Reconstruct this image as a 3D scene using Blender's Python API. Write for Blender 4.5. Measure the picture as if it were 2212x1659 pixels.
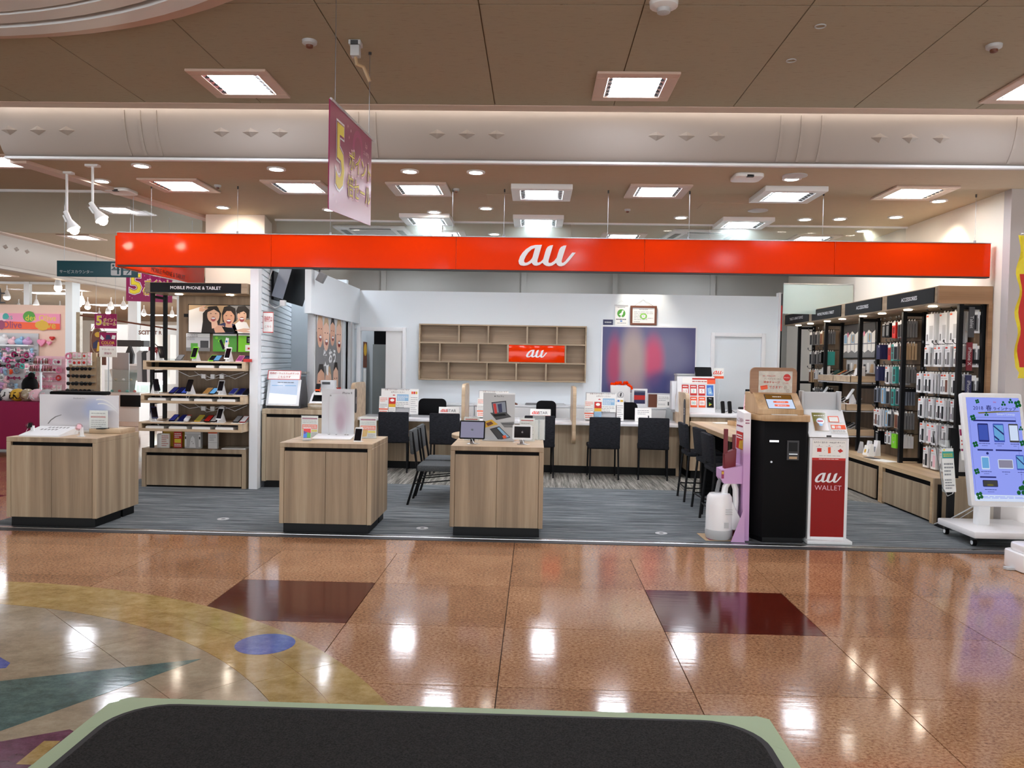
import bpy, bmesh, math, random
from mathutils import Vector, Matrix
from mathutils.geometry import tessellate_polygon
rnd = random.Random(11)
SC = bpy.context.scene
COL = SC.collection
V = Vector
PI = math.pi
for o in list(bpy.data.objects):
    bpy.data.objects.remove(o)

# ------------------------------------------------------------------ camera
EYE = 1.55
cam_d = bpy.data.cameras.new('camera')
cam_d.sensor_width = 36.0
cam_d.lens = 36.0 * 1720 / 2212
cam_d.clip_start = 0.05
cam_d.clip_end = 100
cam = bpy.data.objects.new('camera', cam_d)
COL.objects.link(cam)
PT, YW, RL = .0281, .0301, .01746
fw = V((-math.sin(YW) * math.cos(PT), math.cos(YW) * math.cos(PT), -math.sin(PT)))
r0 = V((math.cos(YW), math.sin(YW), 0))
u0 = r0.cross(fw)
rr = math.cos(RL) * r0 + math.sin(RL) * u0
uu = -math.sin(RL) * r0 + math.cos(RL) * u0
mw = Matrix((rr, uu, -fw)).transposed().to_4x4()
mw.translation = (0, 0, EYE)
cam.matrix_world = mw
SC.camera = cam

# ------------------------------------------------------------------ world, exposure
world = bpy.data.worlds.new('mall_ambience')
SC.world = world
world.use_nodes = True
world.node_tree.nodes['Background'].inputs[0].default_value = (.93, .97, 1.0, 1)
world.node_tree.nodes['Background'].inputs[1].default_value = 1.2
SC.view_settings.view_transform = 'Standard'
SC.view_settings.look = 'None'
SC.view_settings.gamma = 1
SC.view_settings.use_curve_mapping = False
SC.view_settings.exposure = 1.87
SC.cycles.use_denoising = True
SC.cycles.max_bounces = 7
SC.cycles.diffuse_bounces = 4
SC.cycles.glossy_bounces = 4
SC.cycles.transparent_max_bounces = 12
SC.cycles.caustics_reflective = False
SC.cycles.caustics_refractive = False
SC.cycles.sample_clamp_indirect = 6
L_FIX = 11.0      # ceiling light panels
L_DOWN = 16.0     # round downlights
S_SCR = .36        # glow of device screens
L_SHELF = 16.0    # shelf header spots

# ------------------------------------------------------------------ materials
MATS = {}
def lin(c):
    return c / 12.92 if c <= .04045 else ((c + .055) / 1.055) ** 2.4
def hx(h):
    h = h.lstrip('#')
    return tuple(lin(int(h[i:i + 2], 16) / 255) for i in (0, 2, 4)) + (1,)
def pm(name, color, rough=.5, metal=0, emit=0, spec=.5, alpha=1, trans=0, coat=0, ecol=None):
    m = bpy.data.materials.new(name)
    m.use_nodes = True
    b = m.node_tree.nodes['Principled BSDF']
    c = hx(color)
    b.inputs['Base Color'].default_value = c
    b.inputs['Roughness'].default_value = rough
    b.inputs['Metallic'].default_value = metal
    b.inputs['Specular IOR Level'].default_value = spec
    if alpha < 1: b.inputs['Alpha'].default_value = alpha
    if trans: b.inputs['Transmission Weight'].default_value = trans
    if coat: b.inputs['Coat Weight'].default_value = coat; b.inputs['Coat Roughness'].default_value = .05
    if name.startswith('screen_') and emit:
        b.inputs['Base Color'].default_value = (c[0] * .06, c[1] * .06, c[2] * .06, 1)
        b.inputs['Specular IOR Level'].default_value = .3
        emit *= S_SCR
    if emit:
        b.inputs['Emission Color'].default_value = hx(ecol) if ecol else c
        b.inputs['Emission Strength'].default_value = emit
    MATS[name] = m
    return m
def nodes_of(m):
    nt = m.node_tree
    return nt, nt.nodes, nt.links, nt.nodes['Principled BSDF']
def tex_noise(m, scale3, detail=4, rough=.6, coord='World', rot=(0, 0, 0)):
    nt, N, L, b = nodes_of(m)
    tc = N.new('ShaderNodeTexCoord'); mp = N.new('ShaderNodeMapping')
    mp.inputs['Scale'].default_value = scale3
    mp.inputs['Rotation'].default_value = rot
    L.new(N.new('ShaderNodeNewGeometry').outputs['Position'] if coord == 'World' else tc.outputs[coord], mp.inputs['Vector'])
    n = N.new('ShaderNodeTexNoise')
    n.inputs['Scale'].default_value = 1
    n.inputs['Detail'].default_value = detail
    n.inputs['Roughness'].default_value = rough
    L.new(mp.outputs[0], n.inputs['Vector'])
    return n.outputs['Fac']
def ramp(m, fac, stops):
    nt, N, L, b = nodes_of(m)
    r = N.new('ShaderNodeValToRGB')
    els = r.color_ramp.elements
    while len(els) < len(stops): els.new(.5)
    for e, (p, c) in zip(els, stops):
        e.position = p; e.color = hx(c)
    L.new(fac, r.inputs[0])
    return r.outputs[0]
def mixc(m, a, b_, fac, mode='MIX'):
    nt, N, L, b = nodes_of(m)
    x = N.new('ShaderNodeMix'); x.data_type = 'RGBA'; x.blend_type = mode
    if isinstance(fac, float): x.inputs[0].default_value = fac
    else: L.new(fac, x.inputs[0])
    for s, i in ((a, 6), (b_, 7)):
        if isinstance(s, str): x.inputs[i].default_value = hx(s)
        else: L.new(s, x.inputs[i])
    return x.outputs[2]
def setc(m, s):
    m.node_tree.links.new(s, m.node_tree.nodes['Principled BSDF'].inputs['Base Color'])
def bump(m, fac, strength=.2, dist=.002):
    nt, N, L, b = nodes_of(m)
    bp = N.new('ShaderNodeBump'); bp.inputs['Strength'].default_value = strength; bp.inputs['Distance'].default_value = dist
    L.new(fac, bp.inputs['Height']); L.new(bp.outputs[0], b.inputs['Normal'])
def wood(name, cols, axis='z', rough=.45, band=11):
    """light oak laminate: broad soft bands with fine grain along one axis"""
    m = pm(name, cols[1], rough, spec=.35)
    s1 = {'z': (band, band, .35), 'x': (.35, band, band), 'y': (band, .35, band)}[axis]
    s2 = {'z': (160, 160, 3), 'x': (3, 160, 160), 'y': (160, 3, 160)}[axis]
    a = ramp(m, tex_noise(m, s1, 2, .5), [(.32, cols[0]), (.5, cols[1]), (.68, cols[2])])
    g = ramp(m, tex_noise(m, s2, 3, .6), [(.3, '#d9d2c8'), (.7, '#ffffff')])
    setc(m, mixc(m, a, g, .55, 'MULTIPLY'))
    return m
OAK = ['#94826c', '#aa967d', '#bbaa90']
wood('oak', OAK, 'z')
wood('oak_x', OAK, 'x')
wood('oak_y', OAK, 'y')
wood('oak_top', ['#b9a082', '#c8b092', '#d4be9f'], 'x', .35)
wood('oak_top_y', ['#b39674', '#c6aa86', '#d2b892'], 'y', .35)
wood('oak_back', ['#8d7a66', '#9c8770', '#a8947c'], 'x', .5, 16)
wood('oak_dark', ['#6c5a48', '#7a6754', '#86725d'], 'z', .5)
wood('kiosk_wood', ['#b08f68', '#c09e76', '#cbab84'], 'z', .4)
wood('kiosk_header_wood', ['#8f6b4f', '#9d775a', '#a98365'], 'x', .4)
wood('endcap_wood', ['#8c6a4c', '#9b7757', '#a88463'], 'x', .4)

def carpet(name, c0, c1, c2, scale, rot=(0, 0, 0)):
    m = pm(name, c1, .95, spec=.15)
    f = tex_noise(m, scale, 6, .75, rot=rot)
    fine = ramp(m, tex_noise(m, tuple(k * (3.2 if k > 5 else 1.6) for k in scale), 3, .6, rot=rot), [(.3, '#b4b4b4'), (.7, '#ffffff')])
    setc(m, mixc(m, ramp(m, f, [(.36, c0), (.5, c1), (.64, c2)]), fine, .8, 'MULTIPLY'))
    bump(m, f, .5, .004)
    return m
carpet('carpet_blue', '#474d51', '#70777b', '#a6aaaa', (1.3, 30, 1))
carpet('carpet_beige', '#55534d', '#88857d', '#b5b1a7', (30, 1.2, 1), rot=(0, 0, .35))

def granite(name, c0, c1, c2, rough=.1, sc=55):
    m = pm(name, c1, rough, spec=.65)
    f = tex_noise(m, (sc, sc * 1.3, sc), 6, .8)
    g = tex_noise(m, (3, 3, 3), 2, .5)
    a = ramp(m, f, [(.39, c0), (.5, c1), (.61, c2)])
    setc(m, mixc(m, a, ramp(m, g, [(.3, '#d8cfc8'), (.7, '#ffffff')]), .6, 'MULTIPLY'))
    bump(m, tex_noise(m, (5, 26, 5), 3, .55), .05, .006)
    return m
granite('tile_tan', '#7a4f35', '#b58662', '#cfa37e')
granite('tile_tan_dark', '#72492f', '#a97b5a', '#c69871')
granite('tile_red', '#43120a', '#571a0d', '#682415')
granite('inlay_yellow', '#a4884e', '#b89b60', '#c6ab72', sc=9)
granite('inlay_cream', '#9d907a', '#aa9c84', '#b6a991', sc=7)
granite('inlay_teal', '#43605f', '#527271', '#628381', sc=10)
granite('inlay_blue', '#4152a0', '#5263b4', '#6676c2', sc=14)
granite('inlay_purple', '#5a3048', '#6d3c58', '#7b4a66', sc=12)
pm('joint', '#4a3528', .8)
def ceiling_mat(name, c0, c1):
    m = pm(name, c1, .9, spec=.1)
    f = tex_noise(m, (9, 120, 20), 5, .7)
    setc(m, ramp(m, f, [(.30, c0), (.42, c1)]))
    bump(m, f, .25, .003)
ceiling_mat('ceiling_beige', '#867b68', '#ada491')
ceiling_mat('ceiling_shop', '#a99a86', '#bcae98')
pm('ceiling_joint', '#8a7660', .9)
pm('cove_trim', '#cdb5a6', .35)
pm('fascia', '#aaa199', .55)
pm('white_wall', '#dfe6ea', .7, spec=.2)
pm('warm_wall', '#e6ddd0', .75, spec=.2)
pm('grey_wall', '#a9a8a2', .8)
pm('pink_wall', '#e6c6b4', .8)
pm('pillar_grey', '#b7b0ae', .6)
pm('white', '#e4e6e8', .35)
pm('white_gloss', '#f0f0f2', .15)
pm('white_matte', '#e8e8e6', .8)
pm('paper', '#eeeeea', .6)
pm('black', '#0b0c0e', .45, spec=.18)
pm('black_matte', '#101012', .75, spec=.12)
pm('black_gloss', '#060608', .08)
pm('charcoal', '#2a2b2f', .9, spec=.2)
pm('frame_black', '#0d0e11', .5, spec=.2)
pm('dark_grey', '#3c3d40', .6)
pm('mid_grey', '#77787a', .5)
pm('light_grey', '#b9bbbd', .45)
pm('locker_grey', '#8b9190', .5)
pm('silver', '#c9cbcd', .25, metal=1)
pm('steel', '#9b9da0', .35, metal=1)
pm('au_orange', '#e63400', .1, spec=.3)
pm('orange', '#ee5a2a', .5)
pm('red', '#c4231c', .5)
pm('deep_red', '#8e1210', .25)
pm('wine', '#6d0f1e', .5)
pm('magenta', '#8f1651', .28, spec=.35)
pm('magenta_light', '#a8306a', .3, spec=.3)
pm('magenta_cloth', '#8e1046', .85)
pm('pink', '#e890b0', .5)
pm('pale_pink', '#f0c4cf', .5)
pm('lilac', '#c9a0cc', .55)
pm('yellow', '#e6d232', .5)
pm('gold', '#d6aa30', .5)
pm('green', '#4c9a34', .5)
pm('lime', '#7bd321', .5)
pm('teal_sign', '#12454f', .5)
pm('teal', '#3aa39a', .5)
pm('blue', '#2f6fc4', .5)
pm('sky_blue', '#8fb9d8', .5)
pm('navy', '#22264f', .5)
pm('purple', '#5b2f79', .5)
pm('brown', '#6a3a24', .5)
pm('skin', '#cfa086', .6)
pm('skin_light', '#dcb49c', .6)
pm('hair', '#1d1614', .7)
pm('tan', '#b59a78', .6)
pm('text_dark', '#2b2b33', .6)
pm('text_grey', '#8d8f94', .6)
pm('text_red', '#b8332a', .6)
pm('grey_blue', '#7f8794', .6)
pm('tape_green', '#a9bb98', .7)
m = pm('mat_fabric', '#2c2b2b', .95, spec=.1)
f = tex_noise(m, (140, 140, 140), 3, .6)
setc(m, ramp(m, f, [(.3, '#1f1e1e'), (.7, '#3b3a39')])); bump(m, f, .6, .004)
m = pm('chair_fabric', '#26272b', .95, spec=.08)
f = tex_noise(m, (30, 30, 260), 3, .6)
setc(m, ramp(m, f, [(.3, '#1b1c1f'), (.7, '#34353a')]))
m = pm('chair_grey', '#54575a', .95, spec=.15)
f = tex_noise(m, (160, 160, 160), 3, .6)
setc(m, ramp(m, f, [(.3, '#45484a'), (.7, '#65686a')]))
def glass(name, col, alpha, rough=.03):
    m = pm(name, col, rough, spec=.5, alpha=alpha)
    return m
glass('smoke_glass', '#a9b5ae', .16)
glass('acrylic', '#e3ecec', .22)
glass('green_glass', '#cfe0d6', .35)
glass('case_glass', '#bcd4d2', .28)
glass('clear_bag', '#dfe3e6', .4, .12)
pm('red_acrylic', '#8c0802', .08, spec=.12)
pm('mirror_dark', '#3a322c', .05, metal=1)
pm('lamp_white', '#ffffff', .5, emit=L_FIX, ecol='#eff4ff')
pm('lamp_tube', '#ffffff', .5, emit=L_FIX * .8, ecol='#f4f6ff')
pm('lamp_down', '#ffffff', .5, emit=L_DOWN, ecol='#fff6e8')
pm('lamp_shelf', '#ffffff', .5, emit=L_SHELF, ecol='#ffeed8')
pm('lamp_spot', '#ffffff', .5, emit=7, ecol='#ffe9cf')
pm('lamp_cove', '#ffffff', .5, emit=7, ecol='#fff0e2')
pm('lamp_far', '#ffffff', .5, emit=5, ecol='#f3f2ff')
pm('case_light', '#ffffff', .5, emit=1.6, ecol='#fffdf4')
pm('screen_blue', '#8f9cf0', .1, emit=.72)
pm('screen_pale', '#c8d6ee', .1, emit=.75)
pm('screen_white', '#eef4ff', .1, emit=1.0)
pm('screen_lilac', '#b7b4d2', .1, emit=.35)
pm('screen_dark', '#101018', .07, spec=.6)
pm('screen_navy', '#151d5a', .1, emit=.35)
pm('screen_mid', '#4a63cc', .1, emit=.5)
pm('screen_sky', '#6fb0e6', .1, emit=.6)
pm('screen_ink', '#2c327c', .1, emit=.5)
pm('screen_green', '#168043', .1, emit=.3)
pm('screen_olive', '#8e8638', .1, emit=.4)
pm('screen_bronze', '#9a6a2a', .1, emit=.35)
pm('screen_pink', '#d060a8', .1, emit=.35)
pm('screen_amber', '#d59a58', .1, emit=.35)

def grad(name, stops, axis=0, rough=.5, coord='Generated', emit=0):
    """flat print whose ink runs softly from colour to colour"""
    m = pm(name, stops[0][1], rough)
    nt, N, L, b = nodes_of(m)
    tc = N.new('ShaderNodeTexCoord'); sp = N.new('ShaderNodeSeparateXYZ')
    L.new(tc.outputs[coord], sp.inputs[0])
    c = ramp(m, sp.outputs[axis], stops)
    setc(m, c)
    if emit:
        L.new(c, b.inputs['Emission Color']); b.inputs['Emission Strength'].default_value = emit
    return m
def blot(name, base, blobs, rough=.4):
    """soft out-of-focus print: coloured discs on a base, in the panel's Generated coordinates (x, z)"""
    m = pm(name, base, rough)
    nt, N, L, b = nodes_of(m)
    tc = N.new('ShaderNodeTexCoord')
    cur = base
    for (cx, cz, rx, rz, colr, w) in blobs:
        mp = N.new('ShaderNodeMapping')
        mp.inputs['Scale'].default_value = (1 / rx, 0, 1 / rz)
        mp.inputs['Location'].default_value = (-cx / rx, 0, -cz / rz)
        L.new(tc.outputs['Generated'], mp.inputs[0])
        ln = N.new('ShaderNodeVectorMath'); ln.operation = 'LENGTH'
        L.new(mp.outputs[0], ln.inputs[0])
        mr = N.new('ShaderNodeMapRange'); mr.interpolation_type = 'SMOOTHSTEP'
        mr.inputs[1].default_value = 1.15; mr.inputs[2].default_value = .35
        mr.inputs[3].default_value = 0; mr.inputs[4].default_value = w
        L.new(ln.outputs['Value'], mr.inputs[0])
        cur = mixc(m, cur, colr, mr.outputs[0])
    setc(m, cur)
    return m
grad('lilac_board', [(.0, '#c79bcb'), (.66, '#c79bcb'), (.8, '#efeaf0'), (1, '#f1eff1')], 2)
blot('blur_poster', '#3e3f6e', [(.5, .52, .55, .7, '#5e5f83', .9), (.75, .6, .25, .4, '#74748f', .6), (.13, .45, .1, .5, '#a03058', .95), (.55, .5, .14, .45, '#c04468', .95),
     (.33, .5, .17, .6, '#a89690', .95), (.35, .1, .2, .3, '#9d8790', .6), (.62, .14, .2, .25, '#373b73', .8), (.9, .1, .2, .2, '#8a8aa6', .7)])
blot('display_board', '#dcdce2', [(.5, .55, .36, .5, '#a9aab6', .9), (.72, .6, .2, .4, '#93a8d6', .6)])
blot('phone_board', '#c9ccd1', [(.55, .5, .4, .55, '#b3a2b3', .85), (.5, .3, .22, .3, '#a78f9c', .7)])

# ------------------------------------------------------------------ geometry helpers
_txt = {}
_tc = bpy.data.curves.new('lettering', 'FONT'); _tc.resolution_u = 2
_to = bpy.data.objects.new('lettering', _tc)
COL.objects.link(_to)
_dg = bpy.context.evaluated_depsgraph_get()
def text_geo(s, bold=0.0, res=2):
    k = (s, bold, res)
    if k not in _txt:
        _tc.body = s; _tc.offset = bold; _tc.resolution_u = res
        _dg.update()
        e = _to.evaluated_get(_dg)
        me = e.to_mesh()
        vs = [(v.co.x, v.co.y) for v in me.vertices]
        fs = [tuple(p.vertices) for p in me.polygons]
        e.to_mesh_clear()
        if not vs: vs = [(0, 0)]
        xs = [v[0] for v in vs]; ys = [v[1] for v in vs]
        _txt[k] = (vs, fs, min(xs), max(xs), min(ys), max(ys))
    return _txt[k]

def rrect(w, h, r, n=4):
    pts = []
    for cx, cy, a0 in ((w / 2 - r, h / 2 - r, 0), (-w / 2 + r, h / 2 - r, PI / 2), (-w / 2 + r, -h / 2 + r, PI), (w / 2 - r, -h / 2 + r, 1.5 * PI)):
        for i in range(n + 1):
            a = a0 + PI / 2 * i / n
            pts.append((cx + r * math.cos(a), cy + r * math.sin(a)))
    return pts
AU_OUT = [(1118, 262), (1000, 265), (920, 285), (840, 335), (775, 400), (730, 470), (703, 550), (715, 600), (745, 628), (800, 637), (860, 627), (905, 605), (942, 578), (955, 602), (985, 628), (1030, 635), (1080, 620), (1135, 580), (1160, 612), (1200, 635), (1255, 643), (1310, 630), (1350, 605), (1380, 582), (1395, 615), (1430, 640), (1475, 643), (1530, 625), (1580, 580), (1640, 510), (1725, 400), (1665, 398), (1600, 480), (1540, 555), (1500, 585), (1478, 575), (1478, 545), (1500, 460), (1558, 272), (1510, 275), (1460, 300), (1430, 345), (1410, 410), (1388, 490), (1340, 550), (1290, 583), (1255, 585), (1240, 570), (1245, 530), (1318, 268), (1270, 272), (1225, 295), (1200, 330), (1180, 390), (1145, 520), (1100, 565), (1060, 580), (1042, 570), (1045, 530)]
AU_IN = [(998, 315), (940, 340), (880, 395), (835, 460), (805, 530), (805, 565), (825, 583), (860, 578), (910, 545), (940, 510), (955, 480)]
def au_geo():
    o = [V(((x - 1214) / 381, (452 - y + (x - 1214) * .012) / 381, 0)) for x, y in AU_OUT]
    i = [V(((x - 1214) / 381, (452 - y + (x - 1214) * .012) / 381, 0)) for x, y in AU_IN]
    return o, i, tessellate_polygon([o, i])

class MB:
    def __init__(s):
        s.v = []; s.f = []; s.m = []; s.T = None
    def add(s, vs, fs, m=0):
        o = len(s.v)
        if s.T is not None: vs = [s.T @ V(p) for p in vs]
        s.v.extend([tuple(p) for p in vs])
        s.f.extend([tuple(i + o for i in f) for f in fs])
        s.m.extend(m if isinstance(m, list) else [m] * len(fs))
        return s
    def box(s, x0, x1, y0, y1, z0, z1, m=0):
        return s.add([(x0, y0, z0), (x1, y0, z0), (x1, y1, z0), (x0, y1, z0), (x0, y0, z1), (x1, y0, z1), (x1, y1, z1), (x0, y1, z1)],
                     [(0, 3, 2, 1), (4, 5, 6, 7), (0, 1, 5, 4), (1, 2, 6, 5), (2, 3, 7, 6), (3, 0, 4, 7)], m)
    def poly(s, pts, m=0):
        return s.add(pts, [tuple(range(len(pts)))], m)
    def prism(s, pts, axis, lo, hi, m=0):
        n = len(pts)
        def at(p, t):
            return (t, p[0], p[1]) if axis == 'x' else (p[0], t, p[1]) if axis == 'y' else (p[0], p[1], t)
        vs = [at(p, lo) for p in pts] + [at(p, hi) for p in pts]
        fs = [tuple(range(n))[::-1], tuple(range(n, 2 * n))] + [(i, (i + 1) % n, n + (i + 1) % n, n + i) for i in range(n)]
        return s.add(vs, fs, m)
    def cyl(s, a, b, r, n=10, m=0, r2=None, caps=True):
        a = V(a); b = V(b); r2 = r if r2 is None else r2
        d = (b - a).normalized()
        x = d.orthogonal().normalized(); y = d.cross(x)
        vs = [a + r * (math.cos(2 * PI * i / n) * x + math.sin(2 * PI * i / n) * y) for i in range(n)]
        vs += [b + r2 * (math.cos(2 * PI * i / n) * x + math.sin(2 * PI * i / n) * y) for i in range(n)]
        fs = [(i, (i + 1) % n, n + (i + 1) % n, n + i) for i in range(n)]
        if caps: fs += [tuple(range(n))[::-1], tuple(range(n, 2 * n))]
        return s.add(vs, fs, m)
    def tube(s, pts, r, n=6, m=0):
        pts = [V(p) for p in pts]
        k = len(pts); rings = []
        x = None
        for i, p in enumerate(pts):
            d = (pts[min(i + 1, k - 1)] - pts[max(i - 1, 0)]).normalized()
            x = d.orthogonal().normalized() if x is None else (x - d * x.dot(d)).normalized()
            y = d.cross(x)
            ri = r[i] if isinstance(r, (list, tuple)) else r
            rings += [p + ri * (math.cos(2 * PI * j / n) * x + math.sin(2 * PI * j / n) * y) for j in range(n)]
        fs = []
        for i in range(k - 1):
            for j in range(n):
                fs.append((i * n + j, i * n + (j + 1) % n, (i + 1) * n + (j + 1) % n, (i + 1) * n + j))
        fs += [tuple(range(n))[::-1], tuple(range((k - 1) * n, k * n))]
        return s.add(rings, fs, m)
    def lathe(s, prof, c=(0, 0), n=16, m=0):
        k = len(prof)
        vs = [(c[0] + r * math.cos(2 * PI * j / n), c[1] + r * math.sin(2 * PI * j / n), z) for r, z in prof for j in range(n)]
        fs = [(i * n + j, i * n + (j + 1) % n, (i + 1) * n + (j + 1) % n, (i + 1) * n + j) for i in range(k - 1) for j in range(n)]
        fs += [tuple(range(n))[::-1], tuple(range((k - 1) * n, k * n))]
        return s.add(vs, fs, m)
    def ball(s, c, rx, ry, rz, m=0, n=10, k=6):
        prof = [(math.sin(PI * i / k), -math.cos(PI * i / k)) for i in range(k + 1)]
        prof[0] = (.02, -1); prof[-1] = (.02, 1)
        vs = [(c[0] + rx * r * math.cos(2 * PI * j / n), c[1] + ry * r * math.sin(2 * PI * j / n), c[2] + rz * z) for r, z in prof for j in range(n)]
        fs = [(i * n + j, i * n + (j + 1) % n, (i + 1) * n + (j + 1) % n, (i + 1) * n + j) for i in range(k) for j in range(n)]
        fs += [tuple(range(n))[::-1], tuple(range(k * n, (k + 1) * n))]
        return s.add(vs, fs, m)
    def build(s, name, mats, parent=None, loc=None, rz=0, bev=0, smooth=False, seg=2):
        mats = [mats] if isinstance(mats, str) else list(mats)
        names = [a if isinstance(a, str) else mats[a] for a in s.m]
        used = list(dict.fromkeys(names))
        me = bpy.data.meshes.new(name)
        me.from_pydata(s.v, [], s.f)
        for a in used: me.materials.append(MATS[a])
        me.polygons.foreach_set('material_index', [used.index(a) for a in names])
        bm = bmesh.new(); bm.from_mesh(me)
        if bev:
            es = [e for e in bm.edges if len(e.link_faces) == 2 and e.calc_face_angle(0) > .6]
            bmesh.ops.bevel(bm, geom=es, offset=bev, segments=seg, affect='EDGES', profile=.5, clamp_overlap=True)
        bmesh.ops.recalc_face_normals(bm, faces=[f for f in bm.faces])
        bm.to_mesh(me); bm.free()
        if smooth or bev:
            me.polygons.foreach_set('use_smooth', [True] * len(me.polygons))
            me.set_sharp_from_angle(angle=.6)
        o = bpy.data.objects.new(name, me)
        COL.objects.link(o)
        if parent: o.parent = parent
        if loc: o.location = loc
        o.rotation_euler.z = rz
        return o

class Pane:
    """flat print on a rectangle: O centre, u right, v up (unit vectors), w x h metres; positions 0..1 from the top left"""
    def __init__(s, mb, O, u, v, w, h, lift=.0008):
        s.mb = mb; s.O = V(O); s.u = V(u).normalized(); s.v = V(v).normalized(); s.w = w; s.h = h
        s.n = s.u.cross(s.v); s.e = lift
    def p(s, x, y, l=1):
        return s.O + s.u * ((x - .5) * s.w) + s.v * ((.5 - y) * s.h) + s.n * (s.e * l)
    def r(s, x0, y0, x1, y1, m, l=1):
        s.mb.poly([s.p(x0, y1, l), s.p(x1, y1, l), s.p(x1, y0, l), s.p(x0, y0, l)], m); return s
    def g(s, pts, m, l=1):
        s.mb.poly([s.p(x, y, l) for x, y in pts], m); return s
    def el(s, cx, cy, rx, ry, m, l=1, n=16):
        return s.g([(cx + rx * math.cos(-2 * PI * i / n), cy + ry * math.sin(-2 * PI * i / n)) for i in range(n)], m, l)
    def rr(s, x0, y0, x1, y1, rad, m, l=1):
        W = (x1 - x0) * s.w; H = (y1 - y0) * s.h
        pts = rrect(W, H, rad, 3)
        return s.g([((x0 + x1) / 2 + a / s.w, (y0 + y1) / 2 - b / s.h) for a, b in pts], m, l)
    def t(s, txt, x0, y0, x1, y1, m, l=2, bold=.0, al='c', stretch=False, res=2):
        vs, fs, ax, bx, ay, by = text_geo(txt, bold, res)
        W = (x1 - x0) * s.w; H = (y1 - y0) * s.h
        sx = W / max(bx - ax, 1e-4); sy = H / max(by - ay, 1e-4)
        if not stretch: sx = sy = min(sx, sy)
        cx = s.p((x0 + x1) / 2, (y0 + y1) / 2, l)
        if al == 'l': cx = s.p(x0, (y0 + y1) / 2, l) + s.u * (sx * (bx - ax) / 2)
        mx, my = (ax + bx) / 2, (ay + by) / 2
        s.mb.add([cx + s.u * ((x - mx) * sx) + s.v * ((y - my) * sy) for x, y in vs], fs, m); return s
    def ln(s, x0, y0, x1, y1, n, m, l=2, fill=.45, seed=3):
        """rows of small dashes: writing too small to read"""
        q = random.Random(seed)
        for i in range(n):
            y = y0 + (y1 - y0) * (i + .5) / n; hh = (y1 - y0) / n * fill / 2
            x = x0
            xe = x1 - (x1 - x0) * q.choice((0, 0, .1, .3))
            while x < xe:
                a = min(xe, x + (x1 - x0) * q.uniform(.08, .25))
                s.r(x, y - hh, a, y + hh, m, l); x = a + (x1 - x0) * .03
        return s
    def au(s, cx, cy, h, m, l=2, thick=0, ms=None):
        o, i, tri = au_geo()
        pts = o + i
        C = s.p(cx, cy, l); H = h * s.h
        f = lambda q, t=0: C + s.u * (q.x * H) + s.v * (q.y * H) + s.n * t
        s.mb.add([f(q, thick) for q in pts], [tuple(t) for t in tri], m)
        if thick:
            for loop in (o, i):
                n = len(loop)
                s.mb.add([f(q, 0) for q in loop] + [f(q, thick) for q in loop], [(k, (k + 1) % n, n + (k + 1) % n, n + k) for k in range(n)], m if ms is None else ms)
        return s

def tag(o, label=None, cat=None, group=None, kind=None):
    if label: o['label'] = label
    if cat: o['category'] = cat
    if group: o['group'] = group
    if kind: o['kind'] = kind
    return o
def thing(name, label, cat, loc=(0, 0, 0), rz=0, group=None, rx=0):
    o = bpy.data.objects.new(name, None)
    o.empty_display_size = .05
    COL.objects.link(o)
    o.location = loc; o.rotation_euler = (rx, 0, rz)
    return tag(o, label, cat, group)
KIDS = {}
def copy_tree(o, parent=None):
    c = o.copy(); COL.objects.link(c)
    if parent: c.parent = parent
    for ch in list(o.children): copy_tree(ch, c)
    return c
def struct(o, label=None):
    o['kind'] = 'structure'
    if label: o['label'] = label
    return o
def flat(p0, u, v, w, h, t, mats, name, parent=None):
    """thin board of thickness t whose front centre is p0"""
    n = V(u).normalized().cross(V(v).normalized())
    mb = MB()
    u = V(u).normalized() * w / 2; v = V(v).normalized() * h / 2; p0 = V(p0); b = p0 - n * t
    P = [p0 - u - v, p0 + u - v, p0 + u + v, p0 - u + v, b - u - v, b + u - v, b + u + v, b - u + v]
    mb.add(P, [(0, 1, 2, 3), (7, 6, 5, 4), (0, 4, 5, 1), (1, 5, 6, 2), (2, 6, 7, 3), (3, 7, 4, 0)], 0)
    return mb
X, Y, Z = V((1, 0, 0)), V((0, 1, 0)), V((0, 0, 1))
ZL, ZU = 3.28, 3.65
# ================================================================== SETTING
def slab(name, x0, x1, y0, y1, z0, z1, m, parent=None):
    o = MB().box(x0, x1, y0, y1, z0, z1).build(name, m, parent)
    return o if parent else struct(o)
# ---- mall floor: polished stone tiles laid one by one on a joint bed
floor = slab('floor', -14, 9, -8, 6.78, -.08, -.012, 'joint')
slab('floor', -14, 9, -8, 2.04, -.012, 0, 'tile_tan')
slab('floor', -36, -4.92, 6.78, 36, -.08, -.012, 'joint')
slab('floor', -36, -4.92, 16.9, 36, -.012, 0, 'tile_tan')
MC, MR = V((-3.67, 1.74)), 3.52
tile_me = {}
def tile(x0, x1, y0, y1, m):
    k = (round(x1 - x0, 3), round(y1 - y0, 3), m)
    if k not in tile_me:
        o = MB().box(0, x1 - x0 - .005, 0, y1 - y0 - .005, -.012, 0).build('tile', m, floor)
        tile_me[k] = o.data
    else:
        o = bpy.data.objects.new('tile', tile_me[k]); COL.objects.link(o); o.parent = floor
    o.location = (x0, y0, 0)
xs = [-.155 + .93 * k for k in range(-10, 9)]
ys = [2.045, 2.898, 3.75, 4.602, 5.455, 6.307]
reds = {(-2.015, 4.602), (.775, 4.602), (3.565, 4.602)}
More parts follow.
